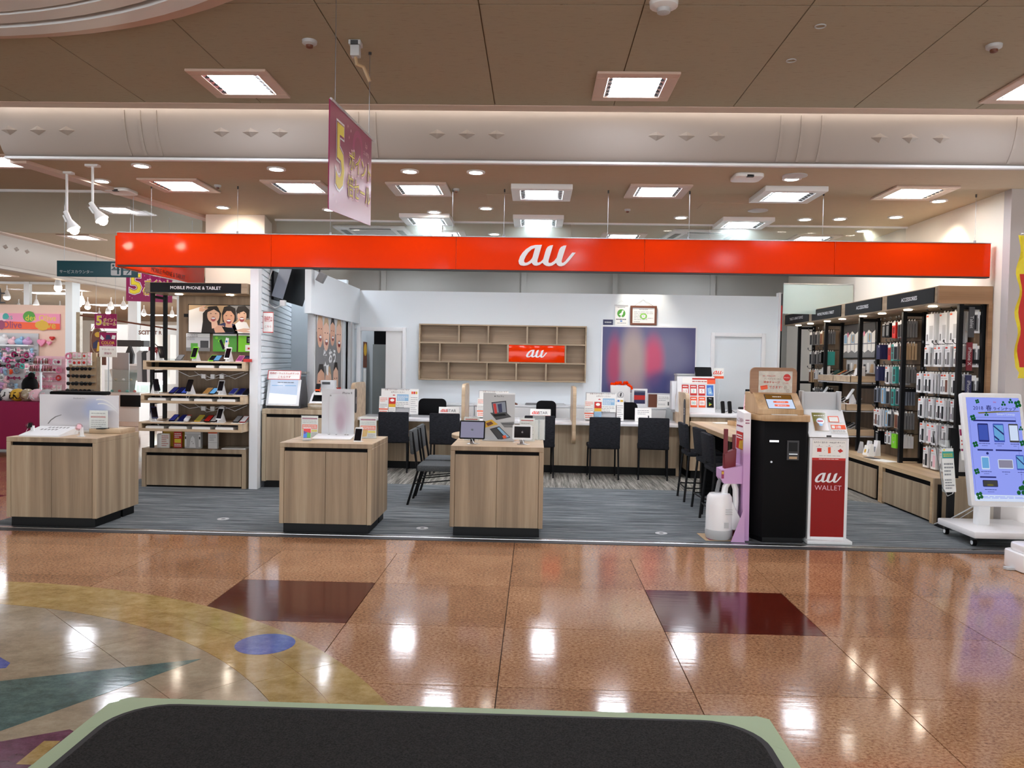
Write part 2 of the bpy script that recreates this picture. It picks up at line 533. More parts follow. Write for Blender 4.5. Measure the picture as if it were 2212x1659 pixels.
for j in range(5):
    for i in range(len(xs) - 1):
        x0, x1, y0, y1 = xs[i], xs[i + 1], ys[j], ys[j + 1]
        if max((V((a, b)) - MC).length for a in (x0, x1) for b in (y0, y1)) < MR - .05: continue
        red = any(abs(x0 - a) < .02 and abs(y0 - b) < .02 for a, b in reds)
        tile(x0, x1, y0, y1, 'tile_red' if red else ('tile_tan' if (i * 7 + j * 5) % 3 else 'tile_tan_dark'))
for x0, x1 in ((-9.455, -4.805), (-4.805, -.155), (-.155, 4.495), (4.495, 9)):
    tile(x0, x1, 6.307, 6.78, 'tile_tan_dark')
for i in range(-12, -5):
    for j in range(12):
        x0 = -.155 + .93 * i; x1 = min(x0 + .93, -4.92); y0 = 6.78 + .852 * j
        if x1 - x0 < .1: continue
        tile(x0, x1, y0, y0 + .852, 'tile_red' if (i, j) in ((-7, 1), (-9, 3), (-7, 5)) else ('tile_tan' if (i + j) % 2 else 'tile_tan_dark'))
# ---- round inlay
def clip_circle(pts, c, R, n=96):
    for k in range(n):
        a = 2 * PI * k / n; nx, ny = math.cos(a), math.sin(a); d = R * math.cos(PI / n)
        out = []
        for i in range(len(pts)):
            p, q = pts[i], pts[(i + 1) % len(pts)]
            dp = (p[0] - c[0]) * nx + (p[1] - c[1]) * ny - d; dq = (q[0] - c[0]) * nx + (q[1] - c[1]) * ny - d
            if dp <= 0: out.append(p)
            if dp * dq < 0:
                t = dp / (dp - dq); out.append((p[0] + t * (q[0] - p[0]), p[1] + t * (q[1] - p[1])))
        pts = out
        if len(pts) < 3: return []
    return pts
inlay = MB().prism([(MC.x + 3.515 * math.cos(2 * PI * i / 96), MC.y + 3.515 * math.sin(2 * PI * i / 96)) for i in range(96)], 'z', -.012, -.003).build('inlay', 'joint', floor)
d1, d2 = V((.74, -.673)), V((.673, .74))
for a in range(-4, 5):
    for b in range(-4, 5):
        o = V((-2.28, 4.13)) + d1 * (.93 * a) + d2 * (.93 * b - .02)
        c = [o, o + d1 * .927, o + d1 * .927 + d2 * .927, o + d2 * .927]
        pts = clip_circle([(p.x, p.y) for p in c], MC, 3.06)
        if len(pts) > 2 and max(p[1] for p in pts) > 2.2 and max(p[0] for p in pts) > -4.6:
            MB().prism(pts, 'z', -.003, .001).build('inlay_tile', 'inlay_cream', inlay)
for k in range(11):
    a0, a1 = math.radians(-8 + 12 * k), math.radians(-8 + 12 * (k + 1) - .05)
    for ra, rb in ((3.062, 3.285), (3.288, 3.515)):
        n = 6
        pts = [(MC.x + rb * math.cos(a0 + (a1 - a0) * i / n), MC.y + rb * math.sin(a0 + (a1 - a0) * i / n)) for i in range(n + 1)]
        pts += [(MC.x + ra * math.cos(a1 + (a0 - a1) * i / n), MC.y + ra * math.sin(a1 + (a0 - a1) * i / n)) for i in range(n + 1)]
        MB().prism(pts, 'z', -.003, .001).build('ring_tile', 'inlay_yellow', inlay)
def disc(cx, cy, r, m):
    MB().prism([(cx + r * math.cos(2 * PI * i / 32), cy + r * math.sin(2 * PI * i / 32)) for i in range(32)], 'z', 0, .002).build('inlay_disc', m, inlay)
disc(-1.437, 4.222, .158, 'inlay_blue'); disc(-3.56, 5.08, .09, 'inlay_cream'); disc(-3.0, 4.9, .0001, 'inlay_blue')
for pts, m in ((((-1.688, 3.984), (-2.501, 3.64), (-3.35, 3.28), (-2.45, 2.66), (-2.167, 3.154)), 'inlay_teal'),
               (((-2.40, 2.95), (-2.102, 3.07), (-1.896, 3.187), (-1.832, 3.15), (-1.80, 2.86), (-1.80, 2.5), (-2.3, 2.5)), 'inlay_purple'),
               (((-2.58, 3.80), (-2.60, 3.86), (-2.70, 3.93), (-2.85, 3.90), (-2.85, 3.72), (-2.66, 3.76)), 'inlay_blue')):
    MB().prism(pts[::-1], 'z', 0, .002).build('inlay_point', m, inlay)
MB().prism([(-1.938, 3.082), (-1.875, 3.086), (-1.868, 2.90), (-1.931, 2.9)], 'z', .001, .003).build('inlay_bar', 'inlay_yellow', inlay)
# ---- threshold and carpet
t = MB().box(-5.3, 4.75, 6.78, 6.875, -.02, .004); struct(t.build('trim_1', 'dark_grey'))
t = MB().box(-5.3, 4.75, 6.875, 6.915, -.02, .008, 'silver').box(-5.3, 4.75, 6.915, 6.95, -.02, .006, 'steel'); struct(t.build('trim_2', 'silver', bev=.002))
cz = MB().prism([(-4.92, 6.95), (4.75, 6.95), (4.75, 8.55), (4.35, 8.85), (3.6, 9.42), (1.7, 9.80), (-4.92, 9.86)], 'z', -.08, .003)
struct(cz.build('floor', 'carpet_blue'))
cz = MB().prism([(-4.92, 9.86), (1.7, 9.80), (3.6, 9.42), (4.35, 8.85), (4.75, 8.55), (4.75, 14.5), (-4.92, 14.5)], 'z', -.08, .003)
struct(cz.build('floor', 'carpet_beige'))
# ---- ceilings
def ceil(x0, x1, y0, y1, z, m, t=.08):
    return slab('ceiling', x0, x1, y0, y1, z, z + t, m)
mall_ceil = slab('ceiling', -14, 9, -8, 6.585, ZU + .012, ZU + .1, 'ceiling_joint')
cx = [-1.345 + .968 * k for k in range(-6, 10)]
pan_me = None
for y0, y1 in ((4.745, 6.585), (2.9, 4.745)):
    for i in range(len(cx) - 1):
        if pan_me is None:
            o = MB().box(.004, .964, .003, 1.837, 0, .012).build('panel', 'ceiling_beige', mall_ceil); pan_me = o.data
        else:
            o = bpy.data.objects.new('panel', pan_me); COL.objects.link(o); o.parent = mall_ceil
        o.location = (cx[i], y0, ZU)
slab('ceiling', -14, 9, -8, 2.9, ZU, ZU + .012, 'ceiling_beige')
slab('ceiling', -14, -7.15, 2.9, 6.585, ZU, ZU + .012, 'ceiling_beige')
slab('ceiling', 7.4 - .23, 9, 2.9, 6.585, ZU, ZU + .012, 'ceiling_beige')
# cove: lip, hidden strip, curved fascia
XL = -4.74
struct(MB().box(XL, 9, 6.585, 6.73, ZU - .004, ZU + .02).build('trim_3', 'cove_trim', bev=.004))
struct(MB().box(XL, 9, 6.69, 6.72, ZU + .02, ZU + .06).build('trim_4', 'white'))
struct(MB().box(XL, 9, 6.695, 6.72, ZU + .06, ZU + .07).build('trim_4', 'lamp_cove'))
prof = [(6.83, 3.92), (6.825, 3.66), (6.83, 3.58), (6.85, 3.5), (6.885, 3.41), (6.93, 3.34), (6.965, 3.305), (6.985, 3.30), (6.985, 3.275), (7.05, 3.275), (7.05, 3.92)]
fas = struct(MB().prism(prof, 'x', XL, 9).build('wall_fascia', 'fascia', smooth=True))
struct(MB().box(XL, 9, 6.5, 7.05, 3.9, 3.95).build('ceiling', 'fascia'))
struct(MB().box(XL, 9, 6.955, 7.0, 3.268, 3.292).build('trim_5', 'white', bev=.005))
def fy(z):
    for (ya, za), (yb, zb) in zip(prof, prof[1:]):
        if zb <= z <= za: return ya + (yb - ya) * (za - z) / (za - zb)
    return 6.9
pyr = None
for g in range(-3, 4):
    for k in range(3):
        x = -.63 + 1.87 * g + .255 * k - .255 + .0
        if x < XL + .1: continue
        if pyr is None:
            w, h, d = .075, .055, .05
            pyr = MB().add([(-w, 0, -h * .45), (0, .012, -h * 1.2), (w, 0, -h * .45), (0, .02, h), (0, -d * .8, -h * .6)], [(0, 1, 4), (1, 2, 4), (2, 3, 4), (3, 0, 4)]).build('pyramid_boss', 'fascia', fas)
            o = pyr
        else:
            o = bpy.data.objects.new('pyramid_boss', pyr.data); COL.objects.link(o); o.parent = fas
        o.location = (x, fy(3.515) + .008, 3.515)
for xr in (-3.6, -3.46, -3.32, -1.57, -1.42, 2.03, 2.2, 2.37, 3.98, 4.15, 4.32):
    pts = [(y - .012, z) for y, z in prof[1:8]] + [(y + .02, z) for y, z in prof[1:8]][::-1]
    MB().prism(pts, 'x', xr - .012, xr + .012).build('rib', 'fascia', fas)
# shop ceiling with an oblique edge on the corridor side
struct(MB().prism([(-4.62, 7.05), (9, 7.05), (9, 14.6), (-3.35, 14.6), (-4.05, 10.1), (-4.11, 9.8)], 'z', ZL, ZL + .06).build('ceiling', 'ceiling_shop'))
struct(MB().prism([(-4.75, 7.05), (-4.6, 7.05), (-4.09, 9.8), (-4.0, 10.3), (-4.15, 10.3), (-4.24, 9.8)], 'z', ZL - .03, ZU + .05).build('trim_6', 'cove_trim'))
# small access panels in the shop ceiling
for x, y, w, d in ((-.55, 8.28, .45, .55), (1.75, 8.6, .6, .35)):
    MB().box(x, x + w, y, y + d, ZL - .004, ZL + .01).build('trim_7', 'ceiling_shop', bev=.002)['kind'] = 'structure'
# corridor ceiling and the far shops' ceiling on the left
ceil(-14, XL, 6.585, 26, ZU, 'ceiling_shop')
ceil(-4.62, -3.35, 10.3, 26, ZU, 'ceiling_shop')
ceil(-40, -9.95, 9, 36, 3.1, 'ceiling_shop')
ceil(-10, -4, 21, 36, 3.3, 'ceiling_shop')
# corridor fascia with its own bosses
prof2 = [(-9.44, 3.66), (-9.43, 3.5), (-9.46, 3.35), (-9.53, 3.2), (-9.58, 3.12), (-9.56, 3.10), (-9.56, 3.05), (-9.75, 3.05), (-9.75, 3.66)]
lf = struct(MB().prism(prof2, 'y', 9.5, 22).build('wall_fascia', 'fascia', smooth=True))
struct(MB().box(-9.44, -9.26, 9.5, 22, ZU - .03, ZU - .005).build('trim_3', 'cove_trim'))
for y in (13.9, 14.2, 14.5, 16.6, 16.9, 17.2):
    o = bpy.data.objects.new('pyramid_boss', pyr.data); COL.objects.link(o); o.parent = lf
    o.location = (-9.44, y, 3.45); o.rotation_euler = (0, 0, PI / 2)
# far back and side shells of the mall

slab('wall_right', 9, 9.1, -8, 7.05, 0, 3.95, 'warm_wall')
slab('wall_left', -14.1, -14, -8, 9.5, 0, 3.7, 'warm_wall')
slab('wall_far', -40, -3.3, 36, 36.1, 0, 3.7, 'warm_wall')

# ---- shop walls
slab('wall_right', 4.5, 4.6, 7.9, 14.6, 0, ZL, 'warm_wall')
slab('wall_front_right', 4.5, 4.66, 7.78, 7.9, 0, ZL, 'pillar_grey')
slab('wall_front_right', 4.66, 9, 7.86, 7.96, 0, ZL, 'pillar_grey')
slab('wall_front_right', 5.0, 5.2, 7.76, 7.86, 0, ZL, 'pillar_grey')
slab('wall_back', -4.92, 4.6, 14.5, 14.6, 0, ZL + .3, 'grey_wall')
for x in (-2.85, -.3, 1.35, 3.1):
    slab('trim_8', x, x + .09, 14.44, 14.5, 0, ZL, 'grey_wall')
struct(MB().prism([(-4.06, 9.64), (-3.335, 9.64), (-3.45, 10.25), (-4.06, 10.25)], 'z', 0, ZL).build('wall_column', 'warm_wall'))
# office wall
YB = 12.6
wb = MB().box(-2.13, 2.76, YB, YB + .1, 0, 2.64).box(3.55, 3.77, YB, YB + .1, 0, 2.64).box(2.76, 3.55, YB, YB + .1, 2.03, 2.64).box(-2.9, -2.13, YB, YB + .1, 2.03, 2.64)
struct(wb.build('wall_back', 'white_wall'))
slab('trim_9', 3.765, 3.80, YB - .02, YB + .12, 0, 2.7, 'white')
t = MB().box(3.8, 3.825, YB - .01, YB + .1, 0, 2.1, 'black').box(3.8, 3.825, YB - .01, YB + .1, 2.1, 2.5, 'red').box(3.8, 3.825, YB - .01, YB + .1, 2.5, 2.68, 'dark_grey')
struct(t.build('trim_10', 'black'))
dr = slab('door_1', 2.79, 3.52, YB + .04, YB + .08, 0, 2.0, 'white_wall')
MB().box(2.73, 2.79, YB - .02, YB + .05, 0, 2.06).box(3.52, 3.58, YB - .02, YB + .05, 0, 2.06).box(2.79, 3.52, YB - .02, YB + .05, 2.0, 2.06).build('door_frame', 'white', dr, bev=.003)
# sliding door standing half open in the office doorway
dr = slab('door_2', -2.40, -2.13, YB + .02, YB + .06, 0, 2.0, 'white_matte')
MB().box(-2.86, -2.80, YB - .02, YB + .08, 0, 2.06).box(-2.13, -2.07, YB - .02, YB + .08, 0, 2.06).box(-2.80, -2.13, YB - .02, YB + .08, 2.0, 2.06).build('door_frame', 'white', dr, bev=.003)
slab('wall_left', -2.9, -2.82, 9.87, YB, 2.11, 2.66, 'white_wall')
slab('wall_left', -2.96, -2.90, 11.66, YB, 0, 2.11, 'white_wall')
slab('wall_left', -2.86, -2.82, 12.0, 12.12, 0, 2.11, 'light_grey')
slab('wall_left', -2.98, -2.9, YB, 14.5, 0, 2.66, 'white_wall')
slab('wall_side', -3.76, -2.9, 12.05, 12.15, 0, 2.75, 'white_wall')
dr = slab('door_3', -2.93, -2.87, 10.2, 11.66, 0, 2.14, 'white_matte')
MB().box(-2.94, -2.86, 10.14, 10.2, 0, 2.16).box(-2.94, -2.86, 11.66, 11.7, 0, 2.16).box(-2.94, -2.86, 10.2, 11.66, 2.12, 2.16).build('door_frame', 'light_grey', dr, bev=.002)
# slat wall running back from the white post
post = slab('wall_post', -3.345, -3.246, 9.2, 9.3, 0, 2.75, 'white')
A, B = V((-3.25, 9.3, 0)), V((-3.76, 12.06, 0))
dirw = (B - A).normalized(); nw = V((dirw.y, -dirw.x, 0))
sw = MB(); q = [A, B, B - nw * .08, A - nw * .08]
sw.prism([(p.x, p.y) for p in q], 'z', 0, 2.75)
sw = struct(sw.build('wall_slat', 'white_wall'))
sl = None
Ln = (B - A).length
for k in range(25):
    if sl is None:
        sl = MB().box(0, Ln, -.014, 0, .004, .062).build('slat', 'white_wall', sw, bev=.004, seg=1); o = sl
    else:
        o = bpy.data.objects.new('slat', sl.data); COL.objects.link(o); o.parent = sw
    o.location = (A.x, A.y, .98 + .07 * k); o.rotation_euler.z = math.atan2(dirw.y, dirw.x)
# glass smoke curtain across the shop, and the one in the corridor
gl = struct(MB().box(-3.3, 4.5, 9.90, 9.94, ZL - .02, ZL).build('window_1', 'white'))
for x0, x1 in ((-3.28, -1.2), (-1.19, .40), (.41, 2.1), (2.11, 4.08), (4.09, 4.48)):
    MB().box(x0, x1, 9.915, 9.925, 2.78, ZL - .02).build('glass_pane', 'smoke_glass', gl)
gl = struct(MB().box(-9.4, -4.25, 10.08, 10.12, ZU - .03, ZU).build('window_2', 'white'))
for x0, x1 in ((-9.4, -7.2), (-7.19, -5.9), (-5.89, -4.3)):
    MB().box(x0, x1, 10.095, 10.105, 3.1, ZU - .03).build('glass_pane', 'smoke_glass', gl)
gl = struct(MB().box(3.5, 4.48, 11.48, 11.5, 2.72, 2.735).build('window_3', 'silver'))
MB().box(3.5, 4.48, 11.485, 11.493, 2.3, 2.72).build('glass_pane', 'green_glass', gl)
# round ceiling recess with stepped rings above the inlay
def annulus(mb, c, r0_, r1_, z0, z1, a0, a1, n, m):
    for i in range(n):
        A0 = a0 + (a1 - a0) * i / n; A1 = a0 + (a1 - a0) * (i + 1) / n
        p = [(c[0] + r * math.cos(a), c[1] + r * math.sin(a)) for r, a in ((r1_, A0), (r1_, A1), (r0_, A1), (r0_, A0))]
        mb.prism(p, 'z', z0, z1, m)
    return mb
DC = (-3.78, 1.66)
struct(annulus(MB(), DC, 3.465, 3.60, ZU - .012, ZU + .004, -.2, PI, 48, 'cove_trim').build('trim_11', 'cove_trim'))
struct(annulus(MB(), DC, 2.6, 3.47, ZU - .003, ZU + .004, -.2, PI, 48, 'mid_grey').build('trim_12', 'mid_grey'))  # grey backing paints in the shadow lines between the rings
for k, (ra, rb, z) in enumerate(((3.35, 3.468, ZU - .05), (3.19, 3.30, ZU - .045), (3.02, 3.16, ZU - .04), (2.84, 2.99, ZU - .035))):
    struct(annulus(MB(), DC, ra, rb, z, ZU - .002, -.2, PI, 48, 'white').build('trim_12', 'white'))

# ================================================================== CEILING LIGHTS
def panel_light(label, x, y, z, drop=0, size=.6, grp='square ceiling light panels'):
    t = thing('ceiling_light', label, 'ceiling light', (x, y, z), 0, grp)
    s = size / 2; i = s * .70; zb = -drop - .02
    fr = MB()
    for a, b, c, d in ((-s, s, -s, -i), (-s, s, i, s), (-s, -i, -i, i), (i, s, -i, i)):
        fr.box(a, b, c, d, zb, 0)
    fr.build('frame', 'cove_trim' if not drop else 'white', t, bev=.004, seg=1)
    MB().box(-i, i, -i, i, -.012 if not drop else zb + .012, -.004 if not drop else -.004).build('diffuser', 'lamp_white', t)
    for sg in (-1, 1):
        rf = MB().add([(sg * i, -i, zb), (sg * i, i, zb), (sg * (i - .05), i, zb + .012), (sg * (i - .05), -i, zb + .012)], [(0, 1, 2, 3)])
        for k in range(5):
            yy = -i + .05 + k * (2 * i - .1) / 4
            rf.add([(sg * (i - .005), yy, zb - .001), (sg * (i - .025), yy - .022, zb + .003), (sg * (i - .045), yy, zb + .009), (sg * (i - .025), yy + .022, zb + .003)], [(0, 1, 2, 3)], 'dark_grey')
        rf.build('reflector', 'silver', t)
    return t
for x, w in ((-2.31, 'beside the pink hanging banner'), (.70, 'right of centre'), (3.72, 'cut by the picture edge')):
    panel_light('large square light panel in the mall ceiling, ' + w, x, 6.1, ZU, grp='mall ceiling light panels')
for x in (-5.3,): panel_light('large square light panel in the mall ceiling, above the corridor', x, 6.1, ZU, grp='mall ceiling light panels')
W1 = ['first', 'second', 'third', 'fourth', 'fifth', 'sixth', 'seventh']
for k, (x, y) in enumerate(((-3.635, 8.0), (-2.427, 8.02), (-1.205, 8.05), (.021, 8.08), (1.172, 8.03), (2.463, 8.05), (3.673, 7.98))):
    panel_light('square light panel in the front shop row, %s from the left' % W1[k], x, y, ZL, .03 if k in (3, 5) else 0)
for k, (x, y) in enumerate(((-1.353, 9.70), (-.007, 9.70), (2.441, 9.68))):
    panel_light('surface mounted light panel at the glass curtain, %s from the left' % W1[k], x, y, ZL, .03)
for k, (x, y) in enumerate(((-1.288, 10.9), (1.14, 10.9), (3.674, 10.86), (-3.3, 11.95), (-2.2, 13.5), (.2, 13.5), (2.6, 13.5))):  # last four are added, hidden panels that brighten slat wall and back room
    panel_light('square light panel behind the glass curtain, %s one' % W1[k], x, y, ZL)
for k, (x, y) in enumerate(((-5.87, 8.6), (-6.09, 11.4), (-8.18, 14.1))):
    panel_light('square light panel over the side corridor, %s from the front' % W1[k], x, y, ZU, grp='corridor light panels')
for x in (-5.3, -2.3, .7, 3.7):      # the mall goes on behind the camera
    for y in (3.1, .1, -3.2, -6.2):
        if not (x < -2 and y in (3.1, .1)):
            panel_light('light panel in the mall ceiling %s, %s column' % ('above the picture edge' if y > 2 else 'behind the viewpoint, %s row' % {.1: 'first', -3.2: 'second', -6.2: 'third'}[y], W1[int((x + 5.4) // 3)]), x, y, ZU, grp='mall ceiling light panels out of view')
# round downlights
dl = None
def downlight(x, y, z=ZL, label='', lit=True, parent=None):
    global dl
    if dl is None:
        dl = thing('downlight', label, 'downlight', (x, y, z), 0, 'round recessed downlights')
        annulus(MB(), (0, 0), .062, .085, -.012, 0, 0, 2 * PI, 20, 'white').build('rim', 'white', dl)
        MB().cyl((0, 0, -.006), (0, 0, -.001), .063, 20).build('lens', 'lamp_down', dl)
        return dl
    o = copy_tree(dl); o.location = (x, y, z); o['label'] = label
    return o
DL = [(-3.465, 6.871), (-4.154, 7.486), (-2.301, 6.938), (-1.136, 6.973), (-.558, 6.982), (-4.148, 8.668), (-3.49, 8.734), (-2.318, 8.795), (-1.164, 8.859), (-.572, 8.611),
      (1.588, 9.017), (2.97, 9.039), (3.334, 8.986), (3.881, 8.838), (3.909, 7.966), (2.209, 7.1), (3.892, 9.753), (-.573, 10.345)]
for k, (x, y) in enumerate(DL):
    x, y = x * 1.0485, y * 1.0485
    ro = 'front row just behind the beam' if y < 7.4 else 'middle rows of the shop ceiling' if y < 9.5 else 'back rows near the glass curtain'
    ps = 'left third' if x < -1.6 else 'middle third' if x < 1.2 else 'right third'
    c = sum(1 for a, b in DL[:k] if (a * 1.0485 < -1.6) == (x < -1.6) and (a * 1.0485 < 1.2) == (x < 1.2) and (b * 1.0485 < 7.4) == (y < 7.4) and (b * 1.0485 < 9.5) == (y < 9.5))
    downlight(x, max(y, 7.2), ZL, 'round white downlight, %s, %s of the ceiling%s' % (ro, ps, '' if not c else ', %s one' % W1[c]))
# real beams of the wall washers
def spot(x, y, z, tx, ty, tz, power, ang=60, col=(1, .9, .75), parent=None, name='lamp_beam'):
    l = bpy.data.lights.new(name, 'SPOT'); l.energy = power; l.spot_size = math.radians(ang); l.spot_blend = .8; l.color = col; l.shadow_soft_size = .04
    o = bpy.data.objects.new(name, l); COL.objects.link(o)
    d = V((tx - x, ty - y, tz - z)); o.rotation_euler = d.to_track_quat('-Z', 'Y').to_euler(); o.location = (x, y, z)
    return o
spot(1.6, 12.3, 3.2, 1.66, 12.6, 2.45, 18, 70)
spot(4.05, 8.6, 3.22, 4.5, 8.9, 2.6, 14, 80)
spot(4.0, 9.9, 3.22, 4.5, 10.2, 2.6, 12, 80)
spot(-3.6, 9.1, 3.22, -3.6, 9.64, 2.9, 8, 80)
# ceiling air conditioners, detectors, vents, speakers
def aircon(x, y, rz, label):
    t = thing('air_conditioner', label, 'air conditioner', (x, y, ZL - .003), rz, 'ceiling air conditioners')
    MB().box(-.47, .47, -.47, .47, -.03, 0).build('panel', 'white', t, bev=.008)
    MB().box(-.27, .27, -.27, .27, -.036, -.03).build('grille', 'light_grey', t)
    for a in range(4):
        c, s = math.cos(a * PI / 2), math.sin(a * PI / 2)
        b = MB(); b.T = Matrix.Rotation(a * PI / 2, 4, 'Z')
        b.box(-.27, .27, .33, .41, -.034, -.029)
        b.build('louver', 'dark_grey', t)
aircon(-2.2, 10.75, .0, 'white four way air conditioner cassette over the left counter')
aircon(2.15, 10.75, .1, 'white four way air conditioner cassette over the right counter')
def small_round(name, label, cat, x, y, z, r, h, m, m2=None):
    t = thing(name, label, cat, (x, y, z))
    MB().lathe([(r, 0), (r * .95, -h * .4), (r * .55, -h * .6)], n=16).build('base', m, t, smooth=True)
    MB().lathe([(r * .5, -h * .55), (r * .45, -h * .9), (r * .2, -h)], n=12).build('sensor_head', m2 or 'dark_grey', t, smooth=True)
for x, y, l in ((-1.54, 5.29, 'small sprinkler head with brown cap left of the camera bracket'), (2.92, 5.3, 'small sprinkler head near the corner of the mall ceiling')):
    small_round('sprinkler_head', l, 'sprinkler', x, y, ZU, .05, .05, 'light_grey', 'brown')
small_round('smoke_detector', 'white round smoke detector at the top edge of the mall ceiling', 'smoke detector', .70, 4.70, ZU, .085, .07, 'white', 'light_grey')
for k, (x, y) in enumerate(((1.71, 5.02), (1.71, 5.58))):
    o = annulus(MB(), (x, y), .028, .035, ZU - .006, ZU, 0, 2 * PI, 16, 'light_grey').build('ceiling_ring', 'light_grey')
    tag(o, 'tiny grey ring fixed to the mall ceiling, %s of a pair' % ('nearer' if k == 0 else 'farther'), 'ceiling ring', 'tiny ceiling rings')
t = thing('ceiling_hook', 'white bracket with dangling arm fixed to the mall ceiling', 'bracket', (-1.235, 5.30, ZU))
MB().box(-.04, .04, -.04, .04, -.03, 0).box(-.03, .03, -.03, .03, -.10, -.03).build('bracket', 'light_grey', t, bev=.004)
MB().tube([(0, 0, -.1), (.01, .0, -.15), (.05, .02, -.16), (.09, .03, -.25)], .012, 6).build('arm', 'tan', t)
MB().box(-.025, .025, -.042, -.03, -.03, -.005).build('socket', 'dark_grey', t)
for x, y, l in ((1.885, 7.36, 'white domed ceiling unit left of the sixth light panel'), (-4.385, 8.28, 'white square ceiling unit above the left end of the orange sign')):
    t = thing('ceiling_unit', l, 'detector', (x, y, ZL))
    MB().prism(rrect(.26, .26, .05), 'z', -.035, 0).build('base', 'white', t, bev=.006)
    MB().box(-.03, .03, -.13, -.1, -.04, -.02).build('sensor', 'dark_grey', t)
for x, y, l in ((2.43, 8.98, 'flush round speaker grille behind the sixth light panel'), (2.31, 7.34, 'clear dome unit beside the white ceiling unit')):
    o = MB().lathe([(.11, 0), (.11, -.008), (.09, -.014), (.02, -.02)], n=20).build('ceiling_speaker', 'light_grey', loc=(x, y, ZL), smooth=True)
    tag(o, l, 'speaker')
for k, (x, y, z) in enumerate(((.99, 9.01, ZL), (-.84, 8.05, ZL), (-3.25, 8.0, ZL))):
    small_round('sprinkler_head', 'tiny sprinkler head in the shop ceiling, %s from the right' % W1[k], 'sprinkler', x, y, z, .035, .04, 'light_grey', 'brown')
# ================================================================== ORANGE SHOP SIGN
sg = thing('shop_sign', 'long orange sign band with white au logo hanging across the shop front', 'sign', (0, 8.0, 2.466))
xb = [-4.284, -2.70, -.825, 1.057, 2.93, 4.446]
for a, b in zip(xb, xb[1:]):
    MB().box(a + .0015, b - .0015, 0, .09, 0, .325).build('sign_panel', 'au_orange', sg, bev=.003, seg=1)
MB().box(-4.284, 4.446, -.004, .09, .325, .332).box(-4.284, 4.446, .01, .08, -.012, 0, 'dark_grey').build('rail', 'silver', sg)
pn = Pane(MB(), (.087, -.002, .148), X, Z, 1, 1)
pn.au(.5, .5, .212, 'white', 1, .018)
pn.mb.build('logo', 'white', sg)
for x in (-3.95, -3.06, -2.11, -.87, -.35, .69, 1.50, 2.82, 4.31):
    w = MB().tube([(x, .045, .332), (x, .045, ZL - 2.466)], .0016, 5).cyl((x, .045, .33), (x, .045, .36), .012, 8)
    w.cyl((x, .045, ZL - 2.466 - .03), (x, .045, ZL - 2.466), .008, 6, 'dark_grey')
    w.build('wire', 'steel', sg)
sd = thing('side_sign', 'orange return sign running back from the left end of the sign band', 'sign', (-4.36, 8.2, 2.466), .035)
MB().box(-.045, .045, 0, 2.2, 0, .325).build('sign_panel', 'au_orange', sd, bev=.003)
for y in (.3, 1.9): MB().tube([(0, y, .325), (0, y, ZL - 2.466)], .003, 5).build('wire', 'steel', sd)
pn = Pane(MB(), (.046, 1.1, .05), Y, Z, 1.9, .07); pn.t('MOBILE PHONE & TABLET', .1, .1, .9, .9, 'black', 1); pn.mb.build('lettering', 'black', sd)  # reflection of the shelf header, painted on as black letters

# ================================================================== HANGING BANNERS
def sale_banner(name, label, O, u, v, w, h, small=True, full=True):
    u = V(u).normalized(); v = V(v).normalized()
    t = thing(name, label, 'banner', O)
    flat((0, 0, 0), u, v, w, h, .006, 'magenta', 'sheet').build('sheet', 'magenta', t)
    p = Pane(MB(), (0, 0, 0), u, v, w, h)
    p.el(.62, .25, .13, .2, 'magenta_light', .6, 20); p.el(.62, .25, .085, .13, 'magenta', 1, 20)
    p.mb.build('swirl', 'magenta_light', t)
    q = Pane(MB(), (0, 0, 0), u, v, w, h)
    q.t('5', .05, .12, .36, .80, 'white', 2, .055); q.t('5', .065, .14, .345, .78, 'magenta', 3, .035); q.t('5', .075, .15, .335, .77, 'yellow', 4, .015)
    for s, a, b, c, d in (('ポイント', .40, .30, .97, .52), ('倍セール', .36, .56, .97, .80)):
        q.t(s, a - .01, b - .02, c + .01, d + .02, 'pale_pink', 2, .07, stretch=True); q.t(s, a, b, c, d, 'wine', 3, .035, stretch=True); q.t(s, a + .004, b + .008, c - .004, d - .008, 'yellow', 4, .0, stretch=True)
    if full:
        q.t('エルパ専門店', .72, .2, .96, .25, 'pale_pink', 2); q.t('Lpa', .78, .1, .9, .18, 'pale_pink', 2)
    for a, b in ((.4, .2), (.44, .12), (.08, .85), (.13, .9), (.37, .1)):
        q.g([(a, b - .02), (a + .006, b), (a, b + .02), (a - .006, b)], 'pale_pink', 2)
    q.mb.build('lettering', 'yellow', t)
    return t
u = V((-.03, 1.23, .12)); 
b = sale_banner('sale_banner', 'large magenta sale banner with a yellow 5 hanging edge-on in the mall', (-1.165, 4.965, 2.725), u, Z, 1.24, .60)
un = u.normalized()
MB().tube([un * -.60 + Z * .305, un * .60 + Z * .305, un * .72 + Z * .305], .008, 6).build('hanging_rail', 'light_grey', b)
for k in (-.5, .52):
    p0 = un * k + Z * .31
    MB().tube([p0, p0 + Z * (ZU - 2.725 - p0.z)], .0025, 5).cyl(p0 + Z * (ZU - 2.74 - p0.z), p0 + Z * (ZU - 2.725 - p0.z), .012, 6, 'dark_grey').build('wire', 'steel', b)
b = sale_banner('sale_banner', 'magenta sale banner hanging behind the teal service sign', (-5.92, 12.0, 2.61), (1, .04, -.02), Z, .70, .49)
for k in (-.3, .3): MB().tube([(k, .01, .245), (k, .01, ZU - 2.61)], .003, 5).build('wire', 'steel', b)
t = thing('service_sign', 'teal hanging sign with white Japanese lettering, counter pictogram and arrow', 'sign', (-5.89, 10.5, 2.69))
MB().box(-.545, .545, 0, .03, -.105, .105).build('board', 'teal_sign', t, bev=.002)
